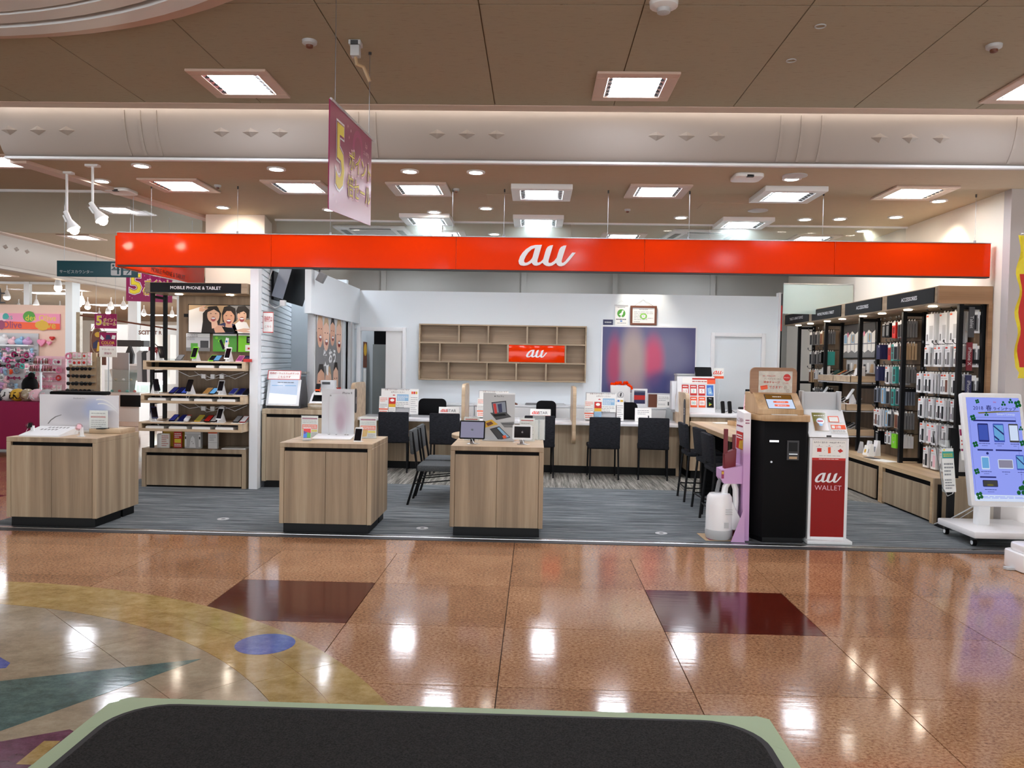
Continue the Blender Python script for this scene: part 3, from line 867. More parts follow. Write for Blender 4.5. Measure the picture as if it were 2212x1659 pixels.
p = Pane(MB(), (0, -.001, 0), X, Z, 1.09, .21)
p.t('サービスカウンター', .035, .5, .455, .88, 'light_grey', 1)
p.rr(.675, .12, .80, .9, .015, 'light_grey', 1); p.rr(.83, .25, .93, .86, .0005, 'light_grey', 1)
p.el(.705, .27, .016, .075, 'teal_sign', 2); p.g([(.69, .48), (.72, .36), (.74, .48)], 'teal_sign', 2); p.r(.682, .5, .79, .56, 'teal_sign', 2)
p.el(.765, .27, .016, .075, 'teal_sign', 2); p.g([(.755, .36), (.775, .36), (.778, .82), (.753, .82)], 'teal_sign', 2); p.g([(.735, .5), (.757, .38), (.757, .45)], 'teal_sign', 2)
p.r(.83, .51, .915, .58, 'teal_sign', 2)
p.g([(.865, .28), (.88, .28), (.925, .545), (.88, .82), (.865, .82), (.905, .545)], 'teal_sign', 2)
p.mb.build('lettering', 'light_grey', t)
for k in (-.45, .45): MB().tube([(k, .015, .105), (k, .015, ZU - 2.69)], .003, 5).build('wire', 'steel', t)

# ================================================================== TRACK SPOTS OVER THE CORRIDOR
def track_spot(label, x, y, drop, ry):
    t = thing('track_spotlight', label, 'spotlight', (x, y, ZL), 0, 'white stem spotlights')
    MB().box(-.06, .06, -.03, .03, -.02, 0).cyl((0, 0, 0), (0, 0, -drop), .012, 8).build('stem', 'white', t)
    h = MB(); h.T = Matrix.Translation((0, 0, -drop)) @ Matrix.Rotation(ry, 4, 'Y')
    h.lathe([(.022, .03), (.022, -.06), (.035, -.09), (.06, -.15), (.062, -.155)], n=14)
    h.box(-.035, -.02, -.02, .02, -.07, .0)
    h.build('head', 'white', t, smooth=True)
    l = MB(); l.T = h.T
    l.ball((0, 0, -.165), .045, .045, .045, 0, 12, 6)
    l.build('bulb', 'lamp_spot', t, smooth=True)
track_spot('white stem spotlight at the corridor edge, lower and nearer the teal sign', -4.5, 7.5, .40, -.45)
track_spot('white stem spotlight at the corridor edge, higher one on the shop side', -4.08, 7.2, .37, -.6)

# ================================================================== FREE-STANDING DISPLAY CABINETS
def cabinet(label, x, y):
    t = thing('display_cabinet', label, 'cabinet', (x, y, 0), 0, 'oak display cabinets along the shop front')
    w, d, h = .41, .75, .80
    c = MB().box(-w, w, 0, d, h - .04, h).box(-w, -w + .04, 0, d, .085, h - .04).box(w - .04, w, 0, d, .085, h - .04).box(-w + .04, w - .04, .03, d, .085, .12)
    c.box(-w + .04, w - .04, d - .02, d, .085, h - .04)
    c.build('carcass', 'oak', t, bev=.003, seg=1)
    MB().box(-w + .001, w - .001, .001, d - .001, h, h + .0015).build('worktop', 'oak_top', t)
    MB().box(-w + .04, w - .04, .03, .05, .69, h - .04).build('recess', 'black_matte', t)
    for s in (-1, 1):
        x0, x1 = (-w + .043, -.0015) if s < 0 else (.0015, w - .043)
        MB().box(x0, x1, .002, .022, .088, h - .072).build('door', 'oak', t, bev=.001, seg=1)
    MB().box(-w + .03, w - .03, .03, d - .28, 0, .085).box(-w + .03, w - .03, d - .24, d - .03, 0, .085).build('plinth', 'black', t)
    return t
cabinet('oak display cabinet at the left edge, holding a wide picture board', -4.30, 6.94)
cabinet('oak display cabinet second from the left, holding a tall phone board', -1.84, 6.94)
cabinet('oak display cabinet in the middle, holding two tablets', -.33, 6.96)
HC = .8025
# --- on the left cabinet
t = thing('riser_block', 'low oak riser block at the back corner of the left cabinet', 'riser', (-4.08, 7.38, HC))
MB().box(-.13, .17, 0, .28, 0, .045).build('block', 'oak_top', t, bev=.002)
MB().prism(rrect(.07, .12, .012), 'z', .046, .053, 'black').build('dummy_phone', 'black', t)
bd = thing('picture_board', 'wide grey glossy picture board with curved laptop outline on left cabinet', 'display board', (-4.39, 7.52, HC))
MB().box(-.385, .385, 0, .012, .02, .355).build('board', 'display_board', bd)
MB().box(-.385, .40, -.06, .06, 0, .02).build('foot', 'white', bd, bev=.003)
p = Pane(MB(), (0, -.001, .19), X, Z, .77, .33)
p.t('MacBook Pro', .43, .07, .58, .13, 'text_grey', 1)
p.g([(.10, .86), (.14, .74), (.2, .64), (.28, .58), (.28, .60), (.21, .66), (.15, .76), (.115, .86)], 'mid_grey', 1)
for a, b, l in ((.72, .08, 1), (.74, .2, 1.3)):
    pts = [(a + .26 * i / 10, b + .06 * math.sin(PI * (.15 + .85 * i / 10)) * -1 + .06 + .0006 * i * i * 4) for i in range(11)]
    p.g(pts + [(x_, y_ + .035) for x_, y_ in pts[::-1]], 'white', l)
p.mb.build('print', 'text_grey', bd)
nt = thing('notice_card', 'white notice card with red heading in front of the wide picture board', 'notice', (-4.13, 7.40, HC))
fl = MB().box(-.085, .085, 0, .004, .0, .215).build('card', 'paper', nt)
p = Pane(MB(), (0, -.001, .108), X, Z, .17, .215); p.ln(.08, .08, .9, .16, 1, 'text_grey', 1, .5); p.r(.06, .24, .9, .31, 'text_red', 1); p.ln(.08, .38, .92, .92, 6, 'text_grey', 1, .35, 5); p.mb.build('print', 'text_red', nt)
MB().box(-.09, .09, -.03, .03, -.0015, .0).box(-.09, .09, -.004, -.002, 0, .22).build('holder', 'acrylic', nt)
kb = thing('keyboard_leaflet', 'white sloped panel with two rows of small grey icons on left cabinet', 'panel', (-4.43, 7.15, HC), .0)
MB().prism([(-.16, 0), (.16, 0), (.16, .07), (.155, .07), (-.16, .012)], 'x', -.20, .16).build('panel', 'white', kb)
p = Pane(MB(), (-.02, -.0, .0415), X, V((0, .315, .058)), .34, .31)
for r_ in range(2):
    for k in range(6 - r_): p.rr(.3 + k * .1 - r_ * .1, .1 + r_ * .22, .36 + k * .1 - r_ * .1, .22 + r_ * .22, .004, 'mid_grey', 1)
p.mb.build('icons', 'mid_grey', kb)
def watch(label, x, y, m):
    t = thing('smart_watch', label, 'watch', (x, y, HC), .2)
    MB().box(-.025, .03, -.025, .025, -.0, .006).prism([(-.01, .006), (.02, .006), (.012, .085), (-.012, .085)], 'y', -.015, .015).build('stand', 'white', t, bev=.002)
    b = MB(); b.T = Matrix.Translation((-.018, -.012, .088)) @ Matrix.Rotation(1.25, 4, 'X') @ Matrix.Rotation(.5, 4, 'Y')
    for i in range(20):
        a0, a1 = 2 * PI * i / 20, 2 * PI * (i + 1) / 20
        r = .03
        b.add([(r * math.cos(a), r * math.sin(a), z) for a in (a0, a1) for z in (-.011, .011)], [(0, 1, 3, 2)], m)
    b.prism(rrect(.034, .038, .008), 'z', -.0175, .0175, m)
    b.build('band', m, t)
    MB().tube([(-.03, -.01, .07), (-.055, .0, .03), (-.05, .02, .005), (.0, .03, .003)], .002, 5).build('cable', 'white', t)
watch('black smart watch on a white stand beside the sloped icon panel', -4.60, 7.14, 'black')
watch('pink smart watch on a white stand at the front of the left cabinet', -4.11, 7.08, 'pale_pink')
# --- on the second cabinet
bd = thing('phone_board', 'tall grey board with a large phone outline on second cabinet', 'display board', (-1.87, 7.48, HC))
MB().box(-.155, .155, 0, .01, .02, .46).build('board', 'phone_board', bd)
MB().prism([(-.20, 0), (0, 0), (0, .035), (-.20, .008)], 'x', -.19, .17).build('foot', 'white_gloss', bd)
p = Pane(MB(), (0, -.001, .24), X, Z, .31, .44)
p.t('iPhone 8', .63, .06, .93, .105, 'text_dark', 1); 
p.rr(.22, .1, .78, .985, .03, 'light_grey', 1); p.rr(.232, .108, .768, .98, .028, 'phone_board', 1.5); p.el(.275, .145, .02, .015, 'mid_grey', 2)
p.mb.build('print', 'text_dark', bd)
q = Pane(MB(), (-.01, -.1, .024), X, V((0, .2, .027)), .34, .19)
for k in (.3, .5, .75, .82): q.rr(k, .15, k + .05, .3, .004, 'mid_grey', 1)
q.mb.build('icons', 'mid_grey', bd)
def price_card(label, x, y, z, w=.155, h=.2, mode=0):
    t = thing('price_card', label, 'price card', (x, y, z), 0, 'price cards in clear stands')
    MB().box(-w / 2, w / 2, 0, .003, .004, h).build('card', 'paper', t)
    p = Pane(MB(), (0, -.0005, h / 2), X, Z, w, h)
    if mode == 0:
        p.r(.04, .08, .96, .15, 'magenta', 1); p.ln(.08, .2, .92, .36, 2, 'text_grey', 1, .3); p.r(.04, .40, .96, .60, 'orange', .8); p.ln(.08, .43, .92, .58, 2, 'paper', 1.6, .4); p.g([(.05, .6), (.5, .6), (.42, .9), (.05, .95)], 'gold', 1); p.r(.5, .64, .96, .74, 'yellow', 1); p.ln(.5, .78, .95, .96, 3, 'text_grey', 1, .35)
    else:
        p.r(.08, .06, .9, .11, 'text_red', 1); p.ln(.08, .16, .92, .94, 8, 'text_grey', 1, .3, 9); p.r(.4, .12, .43, .95, 'light_grey', 1.5)
    p.mb.build('print', 'magenta', t)
    MB().box(-w / 2 - .004, w / 2 + .004, -.003, -.001, 0, h + .006).box(-w / 2 - .004, w / 2 + .004, -.02, .035, -.0015, 0).build('stand', 'acrylic', t)
price_card('orange and yellow price card left of the tall phone board', -2.13, 7.45, HC)
price_card('orange and yellow price card right of the tall phone board', -1.575, 7.45, HC)
def stand_phone(label, x, y, z, body, scr, rz=0, tilt=.9, w=.07, h=.14, ball='white', grp=None):
    t = thing('smartphone', label, 'phone', (x, y, z), rz, grp)
    MB().box(-.04, .04, -.03, .03, 0, .004).prism([(-.02, .004), (.02, .004), (.012, .055), (-.012, .055)], 'x', -.022, .022).build('stand', ball, t, bev=.002)
    T = Matrix.Translation((0, -.005, .06)) @ Matrix.Rotation(tilt, 4, 'X')
    b = MB(); b.T = T
    b.prism(rrect(w, h, .009), 'z', -.004, .004).build('body', body, t)
    s = MB(); s.T = T
    s.add([(-w * .45, -h * .40, .0045), (w * .45, -h * .40, .0045), (w * .45, h * .40, .0045), (-w * .45, h * .40, .0045)], [(0, 1, 2, 3)])
    s.build('screen', scr, t)
    return t
t = stand_phone('phone with rainbow coloured screen on second cabinet', -2.07, 7.16, HC, 'light_grey', 'screen_amber', .25, .75)
p = Pane(MB(), (0, 0, 0), X, Y, .063, .112); p.mb.T = Matrix.Translation((0, -.005, .0655)) @ Matrix.Rotation(.75, 4, 'X')
p.r(0, 0, 1, .45, 'red', 1.5); p.g([(0, .45), (.5, .4), (.5, 1), (0, 1)], 'blue', 1.6); p.g([(.5, .4), (1, .5), (1, 1), (.5, 1)], 'green', 1.6); p.g([(0, .25), (.5, .4), (.2, .6), (0, .55)], 'purple', 1.8)
p.mb.build('wallpaper', 'red', t)
stand_phone('white phone with black screen on second cabinet', -1.60, 7.16, HC, 'white', 'screen_dark', -.12, 1.2)
# --- on the middle cabinet
def tablet(label, x, y, w, h, body, scr, rz, ink):
    t = thing('tablet', label, 'tablet', (x, y, HC), rz)
    MB().box(-.045, .045, -.035, .035, 0, .004).prism([(-.02, .004), (.02, .004), (.025, .06), (.012, .06)], 'x', -.02, .02).build('stand', 'silver', t, bev=.002)
    T = Matrix.Translation((0, -.01, .045 + h / 2 * .97)) @ Matrix.Rotation(1.32, 4, 'X')
    b = MB(); b.T = T; b.prism(rrect(w, h, .012), 'z', -.004, .004).build('body', body, t)
    s = MB(); s.T = T
    e = .012 if body == 'black' else .016
    s.box(-w / 2 + e, w / 2 - e, -h / 2 + e, h / 2 - e, .004, .0046)
    s.build('screen', scr, t)
    p = Pane(MB(), (0, 0, .0048), X, Y, w, h); p.mb.T = T
    # bitten-apple mark, boot text
    p.el(.485, .5, .035, .06, ink, 1, 14); p.el(.515, .5, .035, .06, ink, 1, 14); p.g([(.5, .42), (.52, .37), (.525, .4)], ink, 1.2); p.el(.555, .49, .014, .022, scr, 2, 10)
    p.mb.build('mark', ink, t)
    MB().tube([(.0, -.03, .05), (.02, -.06, .015), (.05, -.05, .004), (.07, .0, .003)], .003, 5).build('cable', 'white', t)
tablet('black framed tablet with pale lilac screen on middle cabinet', -.565, 7.16, .232, .168, 'black', 'screen_lilac', -.06, 'grey_blue')
tablet('white framed tablet with dark screen on middle cabinet', -.115, 7.2, .178, .135, 'white', 'screen_dark', -.02, 'mid_grey')
bd = thing('tablet_poster', 'tall grey board with angled tablets and keyboard on middle cabinet', 'display board', (-.345, 7.5, HC))
MB().box(-.15, .15, 0, .01, .0, .45).box(-.15, .15, -.05, .06, 0, .012).build('board', 'light_grey', bd)
p = Pane(MB(), (0, -.001, .225), X, Z, .30, .45)
p.t('iPad Pro', .42, .05, .65, .09, 'text_dark', 1); p.el(.37, .07, .02, .012, 'text_dark', 1)
p.g([(.26, .20), (.72, .16), (.76, .42), (.33, .46)], 'text_dark', 1); p.g([(.29, .22), (.69, .18), (.73, .40), (.36, .44)], 'grey_blue', 1.5); p.g([(.31, .23), (.40, .22), (.45, .43), (.37, .435)], 'red', 2); p.g([(.45, .24), (.58, .22), (.61, .40), (.5, .41)], 'navy', 2)
p.g([(.22, .42), (.72, .40), (.9, .50), (.42, .57)], 'dark_grey', 1.6); p.g([(.3, .45), (.68, .43), (.74, .47), (.37, .5)], 'black', 2)
p.g([(-.0, .62), (.28, .56), (.48, .66), (.05, .74)], 'gold', 1); p.g([(.1, .64), (.26, .60), (.34, .65), (.16, .70)], 'brown', 1.6)
p.g([(.55, .62), (.98, .60), (.99, .72), (.68, .72)], 'mid_grey', 1); p.r(.6, .64, .95, .655, 'text_dark', 1.5)
p.g([(.22, .76), (.52, .70), (.88, .93), (.5, .99)], 'text_dark', 1); p.g([(.26, .77), (.42, .74), (.68, .95), (.52, .97)], 'dark_grey', 1.5); p.g([(.45, .735), (.52, .72), (.84, .92), (.74, .94)], 'sky_blue', 1.5); p.g([(.62, .9), (.72, .88), (.76, .94), (.66, .96)], 'orange', 2)
p.r(.4, .0, 1, .03, 'white', .9)
p.mb.build('print', 'text_dark', bd)
price_card('white price list card left of the tablet board', -.60, 7.48, HC, .14, .215, 1)
price_card('white price list card right of the tablet board', -.075, 7.48, HC, .14, .215, 1)
MB_c = tag(MB().tube([(-.20, 7.3, HC + .006), (-.16, 7.24, HC + .02), (-.13, 7.28, HC + .006), (-.1, 7.36, HC + .004)], .003, 5).build('charging_cable', 'white'), 'thin white charging cable looping behind the white tablet', 'cable')

# ================================================================== LEFT PHONE SHELF
sh = thing('phone_shelf', 'oak and black phone shelf unit with MOBILE PHONE & TABLET header', 'shelf unit', (-3.96, 9.2, 0))
b = MB().box(-.66, .58, 0, .42, .41, .46).box(-.66, -.61, 0, .42, 0, .41).box(.53, .58, 0, .42, 0, .41).box(-.61, .53, .38, .42, 0, .41)
b.build('base', 'oak', sh, bev=.003, seg=1)
MB().box(-.61, .53, .03, .05, .34, .41).box(-.61, .53, .03, .05, 0, .03).build('recess', 'black_matte', sh)
MB().box(-.605, .525, .004, .024, .025, .375).build('drawer', 'oak', sh, bev=.001, seg=1)
for x, y in ((-.56, .05), (-.56, .37)):
    MB().box(x - .02, x + .02, y - .02, y + .02, .46, 2.28).build('post', 'frame_black', sh)
for z in (2.24, 1.36, .99, .68):
    MB().box(-.575, -.545, .07, .35, z - .015, z + .015).build('cross_bar', 'frame_black', sh)
MB().box(-.40, .58, .385, .40, .46, 2.30).build('back_panel', 'oak_dark', sh)
MB().box(-.60, .60, -.06, .41, 2.28, 2.40).build('header', 'oak_x', sh, bev=.003, seg=1)
hp = MB().box(-.535, .53, -.066, -.06, 2.285, 2.395).build('header_sign', 'frame_black', sh)
p = Pane(MB(), (0, -.0665, 2.34), X, Z, 1.06, .11); p.t('MOBILE PHONE & TABLET', .22, .3, .78, .7, 'white', 1, .008); p.mb.build('lettering', 'white', hp)
for x in (-.27, .34):
    MB().cyl((x, .1, 2.272), (x, .1, 2.281), .042, 16, 'lamp_shelf').build('header_lamp', 'lamp_shelf', sh)
def tray(z, y0):
    s = MB().box(-.60, .60, y0, .40, z - .018, z).box(-.60, .60, y0, .40, z - .105, z - .075).box(-.60, -.56, y0, .40, z - .075, z - .018).box(.56, .60, y0, .40, z - .075, z - .018)
    s.build('tray', 'oak_top', sh, bev=.002, seg=1)
    MB().box(-.555, .555, .2, .22, z - .075, z - .018).build('tray_back', 'black_matte', sh)
    for k in range(4):
        x0 = -.52 + k * .27
        if z > 1.45 and k < 2: continue
        o = MB().box(x0, x0 + .21, y0 + .012, .19, z - .074, z - .05).box(x0 + .01, x0 + .20, y0 + .02, .19, z - .05, z - .043, 'light_grey').build('catalogue', 'paper', None, loc=(-3.96, 9.2, 0))
        tag(o, 'stack of white catalogues under the %s phone shelf, %s from the left' % ({1.49: 'top', 1.105: 'middle', .785: 'bottom'}[z], W1[k]), 'catalogue', 'catalogues in the phone shelf trays')
TR = {1.49: -.10, 1.105: -.15, .785: -.2}
for z, y0 in TR.items(): tray(z, y0)
# wall screen: three laughing friends taking a selfie
tv = thing('wall_screen', 'wide black framed picture of three laughing people at top of the phone shelf', 'picture', (-3.77, 9.5, 2.0))
MB().box(-.44, .44, 0, .04, -.175, .175).build('frame', 'black', tv, bev=.003)
MB().box(-.50, -.44, .02, .03, .02, .06).build('bracket', 'frame_black', tv)
p = Pane(MB(), (0, -.001, 0), X, Z, .86, .33)
p.r(0, 0, 1, 1, 'tan', 1); p.r(.55, 0, 1, .5, 'mid_grey', 1.5); p.g([(0, 0), (.3, 0), (.2, .5), (0, .6)], 'tan', 1.6); p.el(.97, .4, .015, .06, 'gold', 2)
p.g([(0, .2), (.18, .05), (.3, .2), (.2, .45), (.22, 1), (0, 1)], 'white_matte', 2)                 # raised sleeve
p.g([(.2, .3), (.28, .05), (.4, .02), (.46, .3), (.44, .7), (.36, 1), (.18, 1), (.2, .6)], 'hair', 3)
p.g([(.32, .55), (.40, .55), (.42, .8), (.33, .85)], 'skin_light', 3.8); p.el(.35, .36, .088, .28, 'skin_light', 4, 20); p.g([(.27, .25), (.3, .06), (.42, .08), (.44, .28), (.36, .15)], 'hair', 5)
p.g([(.47, .3), (.5, .05), (.58, .0), (.66, .1), (.68, .55), (.62, .65), (.48, .6)], 'hair', 3)
p.g([(.38, .75), (.5, .62), (.66, .68), (.7, 1), (.36, 1)], 'navy', 3.5)
p.g([(.53, .6), (.61, .6), (.62, .8), (.52, .8)], 'skin', 4); p.el(.57, .42, .08, .29, 'skin', 4.5, 20); p.g([(.49, .36), (.53, .08), (.62, .1), (.65, .36), (.6, .2), (.54, .2)], 'hair', 5.5)
p.g([(.62, .75), (.72, .55), (.82, .6), (.9, 1), (.64, 1)], 'paper', 3.5)
p.g([(.67, .2), (.7, .02), (.8, .0), (.86, .15), (.85, .45), (.7, .4)], 'hair', 3); p.el(.755, .36, .065, .24, 'skin_light', 4.5, 20); p.g([(.68, .3), (.7, .06), (.82, .06), (.84, .32), (.78, .2)], 'hair', 5.5)
for cx_, cy_ in ((.35, .5), (.57, .58), (.755, .5)): p.el(cx_, cy_, .035, .09, 'deep_red', 6, 14); p.el(cx_, cy_ - .03, .03, .03, 'white', 6.6, 12)
for cx_, cy_ in ((.35, .3), (.57, .37), (.755, .28)):
    for s in (-.035, .035): p.el(cx_ + s, cy_, .014, .012, 'hair', 6, 8)
p.g([(.36, .85), (.42, .72), (.5, .74), (.54, .98), (.38, 1)], 'skin', 6); p.g([(.47, .76), (.64, .84), (.66, .98), (.52, .98)], 'black', 7)
p.g([(.15, .1), (.2, .02), (.25, .0), (.2, .12), (.28, .12), (.2, .24), (.15, .22)], 'skin_light', 6)
p.g([(.66, .9), (.78, .82), (.92, .84), (.82, .9), (.9, .96), (.78, .98)], 'skin_light', 6)
p.mb.build('picture', 'tan', tv)
def wall_card(label, x, cols):
    t = thing('phone_card', label, 'poster', (x, 9.555, 1.71))
    MB().box(-.145, .145, 0, .01, -.10, .115).build('card', cols[0], t)
    return t, Pane(MB(), (0, -.001, .0075), X, Z, .29, .215)
t, p = wall_card('grey phone card with small text, under the left of the shelf picture', -4.11, ['light_grey'])
p.r(0, 0, 1, .2, 'white', 1); p.ln(.04, .04, .5, .4, 4, 'text_grey', 2, .4); p.r(.2, .55, .5, .9, 'green', 1); p.r(.6, .4, .95, .8, 'dark_grey', 1); p.r(.0, .8, 1, 1, 'mid_grey', .7); p.mb.build('print', 'white', t)
t, p = wall_card('leafy green phone card with two bar phones', -3.78, ['green'])
p.r(0, 0, 1, .1, 'white', 1)
for k in range(14): p.el(rnd.uniform(.1, .9), rnd.uniform(.2, .9), .07, .08, rnd.choice(['lime', 'gold', 'green']), 1 + k * .1, 8)
p.g([(.26, .38), (.36, .30), (.52, .82), (.42, .9)], 'black', 3); p.g([(.55, .2), (.68, .24), (.62, .9), (.47, .86)], 'white', 3); p.el(.58, .42, .04, .06, 'blue', 4, 10); p.mb.build('print', 'lime', t)
t, p = wall_card('green and black phone card at the right end of the phone shelf', -3.47, ['lime'])
p.r(0, 0, 1, .08, 'white', 1); p.r(.35, .12, 1, .5, 'black', 1); p.ln(.4, .2, .95, .45, 3, 'light_grey', 2, .3); p.r(.3, .6, .9, .95, 'paper', 1); p.r(.4, .75, .7, .85, 'red', 2); p.mb.build('print', 'black', t)
# phones on the trays
ph_me = {}
def lay_phone(x, y, z, body, scr, label, rz=0, tilt=.5, grp=None, w=.07, h=.14):
    k = (body, scr, w, h, tilt)
    o = thing('smartphone', label, 'phone', (x, y, z), rz, grp)
    if k not in ph_me:
        T = Matrix.Rotation(tilt, 4, 'X') @ Matrix.Translation((0, h / 2, .006))
        m = MB(); m.prism([(.01, 0), (h * .8, 0), (h * .8, h * .8 * math.tan(tilt) - .012)], 'x', -w * .3, w * .3); wd = m.build('wedge', 'acrylic', o)
        b = MB(); b.T = T; b.prism(rrect(w, h, .008, 2), 'z', -.004, .004); b = b.build('body', body, o)
        s = MB(); s.T = T; s.add([(-w * .45, -h * .43, .0045), (w * .45, -h * .43, .0045), (w * .45, h * .43, .0045), (-w * .45, h * .43, .0045)], [(0, 1, 2, 3)]); s = s.build('screen', scr, o)
        ph_me[k] = (wd.data, b.data, s.data)
    else:
        for nm, me in zip(('wedge', 'body', 'screen'), ph_me[k]):
            c = bpy.data.objects.new(nm, me); COL.objects.link(c); c.parent = o
    return o
def up_phone(x, y, z, body, scr, label, rz=.0):
    o = thing('smartphone', label, 'phone', (x, y, z), rz, 'live phones standing on the phone shelf')
    T = Matrix.Translation((0, 0, .10)) @ Matrix.Rotation(1.15, 4, 'X')
    m = MB(); m.prism([(-.01, 0), (.08, 0), (.012, .13), (-.005, .09)], 'x', -.03, .03); m.build('stand', 'white', o)
    b = MB(); b.T = T; b.prism(rrect(.072, .15, .009, 2), 'z', -.004, .004); b.build('body', body, o)
    s = MB(); s.T = T; s.add([(-.031, -.06, .0045), (.031, -.06, .0045), (.031, .06, .0045), (-.031, .06, .0045)], [(0, 1, 2, 3)]); s.build('screen', scr, o)
    MB().tube([(0, -.03, .03), (.004, -.055, .0), (.02, -.075, -.04), (.035, -.06, -.045), (.04, -.03, .002)] if z < 1.4 else [(0, -.03, .03), (0, -.05, .006), (.03, -.03, .003)], .004, 5).build('cable', 'white', o)
PX = lambda px: -4.5 + (px - 330) / 215 * 1.2
rows = {1.49: [(383, 'dark_grey', 'mid_grey', 'grey'), (453, 'lime', 'screen_dark', 'lime backed'), (464, 'black', 'screen_sky', 'blue screened'), (474, 'black', 'screen_dark', 'black'), (512, 'pink', 'screen_pink', 'pink'), (526, 'black', 'screen_navy', 'dark'), (538, 'white', 'screen_pale', 'white')],
        1.105: [(373, 'black', 'screen_ink', 'purple screened'), (387, 'black', 'screen_navy', 'navy'), (399, 'black', 'screen_mid', 'blue'), (445, 'tan', 'screen_amber', 'amber screened'), (459, 'black', 'screen_sky', 'sky blue screened'), (500, 'grey_blue', 'screen_ink', 'grey'), (516, 'navy', 'screen_navy', 'navy blue'), (530, 'black', 'screen_dark', 'black')],
        .785: [(378, 'black', 'screen_ink', 'violet screened'), (396, 'navy', 'screen_navy', 'navy backed'), (432, 'gold', 'screen_olive', 'olive'), (452, 'black', 'red', 'red screened'), (465, 'black', 'light_grey', 'patterned'), (513, 'black', 'mid_grey', 'grey screened'), (527, 'deep_red', 'light_grey', 'red edged')]}
nm = {1.49: 'top', 1.105: 'middle', .785: 'bottom'}
for z, L_ in rows.items():
    for px, bo, sc_, d in L_:
        lay_phone(PX(px), 9.2 + TR[z] + .12, z, bo, sc_, '%s phone lying on the %s tray of the phone shelf' % (d, nm[z]), 0 if z > 1.4 else -.15, .5, 'phones lying on the phone shelf')
    # white price strips along the tray edge
    for k in range(5):
        o = MB().box(-.075, .075, 0, .05, 0, .004).build('price_strip', 'paper', loc=(-4.36 + .235 * k, 9.2 + TR[z] + .03, z))
        pp = Pane(MB(), (0, .025, .0042), X, Y, .15, .05); pp.ln(.1, .2, .9, .8, 2, 'text_grey', 1, .4, k); pp.mb.build('print', 'text_grey', o)
        tag(o, 'white price strip on the %s tray edge, %s from the left' % (nm[z], W1[k]), 'price strip', 'price strips on the phone shelf')
for z, px, bo, l, rz in ((1.49, 418, 'lime', 'phone in a lime frame standing on the top tray', -.2), (1.49, 489, 'white', 'white phone with black screen standing on the top tray', -.15), (1.49, 347, 'black', 'black phone on the far left of the top tray seen edge-on', 1.0),
                         (1.105, 411, 'black', 'tall black phone standing on the middle tray', -.25), (1.105, 478, 'light_grey', 'black screened phone with hanging cable on the middle tray', -.1), (1.105, 341, 'black', 'black phone on the far left of the middle tray seen edge-on', .9),
                         (.785, 480, 'white', 'white edged phone with hanging cable on the bottom tray', -.2), (.785, 341, 'navy', 'navy phone on the far left of the bottom tray seen edge-on', .8)):
    up_phone(PX(px), 9.2 + TR[z] + .13, z, bo, 'screen_dark', l, rz)
t = thing('handset', 'small white and red handset on the bottom tray', 'phone', (PX(411), 9.15, .785))
MB().prism(rrect(.05, .10, .012), 'z', .03, .05).build('body', 'white', t).rotation_euler = (.5, 0, 0)
MB().prism(rrect(.05, .03, .01), 'z', .05, .055).build('cap', 'red', t, loc=(0, .04, .02))
tag(MB().box(-.04, .04, 0, .06, 0, .035).build('red_box', 'red', loc=(PX(536), 9.12, 1.492)), 'small red box at the right end of the top tray', 'box')
for z in (1.385, 1.0):
    c = MB()
    for k in range(3): c.box(-4.0 + k * .11, -3.95 + k * .11, 9.40, 9.43, z - .10, z - .05)
    c.tube([(-4.3, 9.45, z - .02), (-4.15, 9.42, z - .08), (-4.0, 9.42, z - .05), (-3.9, 9.42, z - .09), (-3.75, 9.42, z - .04), (-3.6, 9.42, z - .1), (-3.45, 9.42, z - .03)], .004, 5)
    c.tube([(-4.1, 9.44, z - .02), (-3.95, 9.44, z - .12), (-3.7, 9.44, z - .07), (-3.5, 9.44, z - .02)], .003, 5)
    o = c.build('charger_wiring', 'white'); tag(o, 'tangle of white charger plugs and cables under the %s tray' % ('top' if z > 1.2 else 'middle'), 'cables', 'charger wiring under the trays', 'stuff')
# boxes on the base
for name, x, w, h, d, m, l in (('speaker_tower', -4.43, .10, .165, .10, 'white', 'plain white rounded tower on the phone shelf base'), ('gold_backboard', -4.31, .30, .225, .02, 'gold', 'golden card board behind the boxes on the phone shelf base')):
    o = thing(name, l, 'box', (x, 9.3 if d > .05 else 9.4, .461))
    if d > .05: MB().lathe([(w / 2, 0), (w / 2, h - .01), (w / 2 - .012, h)], n=20).build('body', m, o, smooth=True)
    else:
        MB().box(-w / 2, w / 2, 0, d, 0, h).build('board', m, o); p = Pane(MB(), (0, -.001, h / 2), X, Z, w, h); p.t('スマートモード', .1, .05, .9, .18, 'brown', 1); p.mb.build('lettering', 'brown', o)
def boxed(name, label, x, y, w, h, d, m, paint, rz=0, z=.461, cat='box', grp=None):
    o = thing(name, label, cat, (x, y, z), rz, grp)
    MB().box(-w / 2, w / 2, 0, d, 0, h).build('carton', m, o, bev=.0015, seg=1)
    p = Pane(MB(), (0, -.0005, h / 2), X, Z, w, h); paint(p); p.mb.build('print', m, o)
    return o
boxed('leaflet_holder', 'white leaflet holder in front of the golden board', -4.36, 9.24, .10, .17, .03, 'paper', lambda p: p.ln(.1, .1, .9, .9, 6, 'text_red', 1, .3), .0)
boxed('red_card', 'red card with yellow panels beside the golden board', -4.235, 9.30, .10, .19, .01, 'red', lambda p: (p.r(.1, .45, .9, .7, 'yellow', 1), p.ln(.1, .08, .9, .4, 3, 'paper', 1), p.ln(.1, .75, .9, .95, 2, 'paper', 1)))
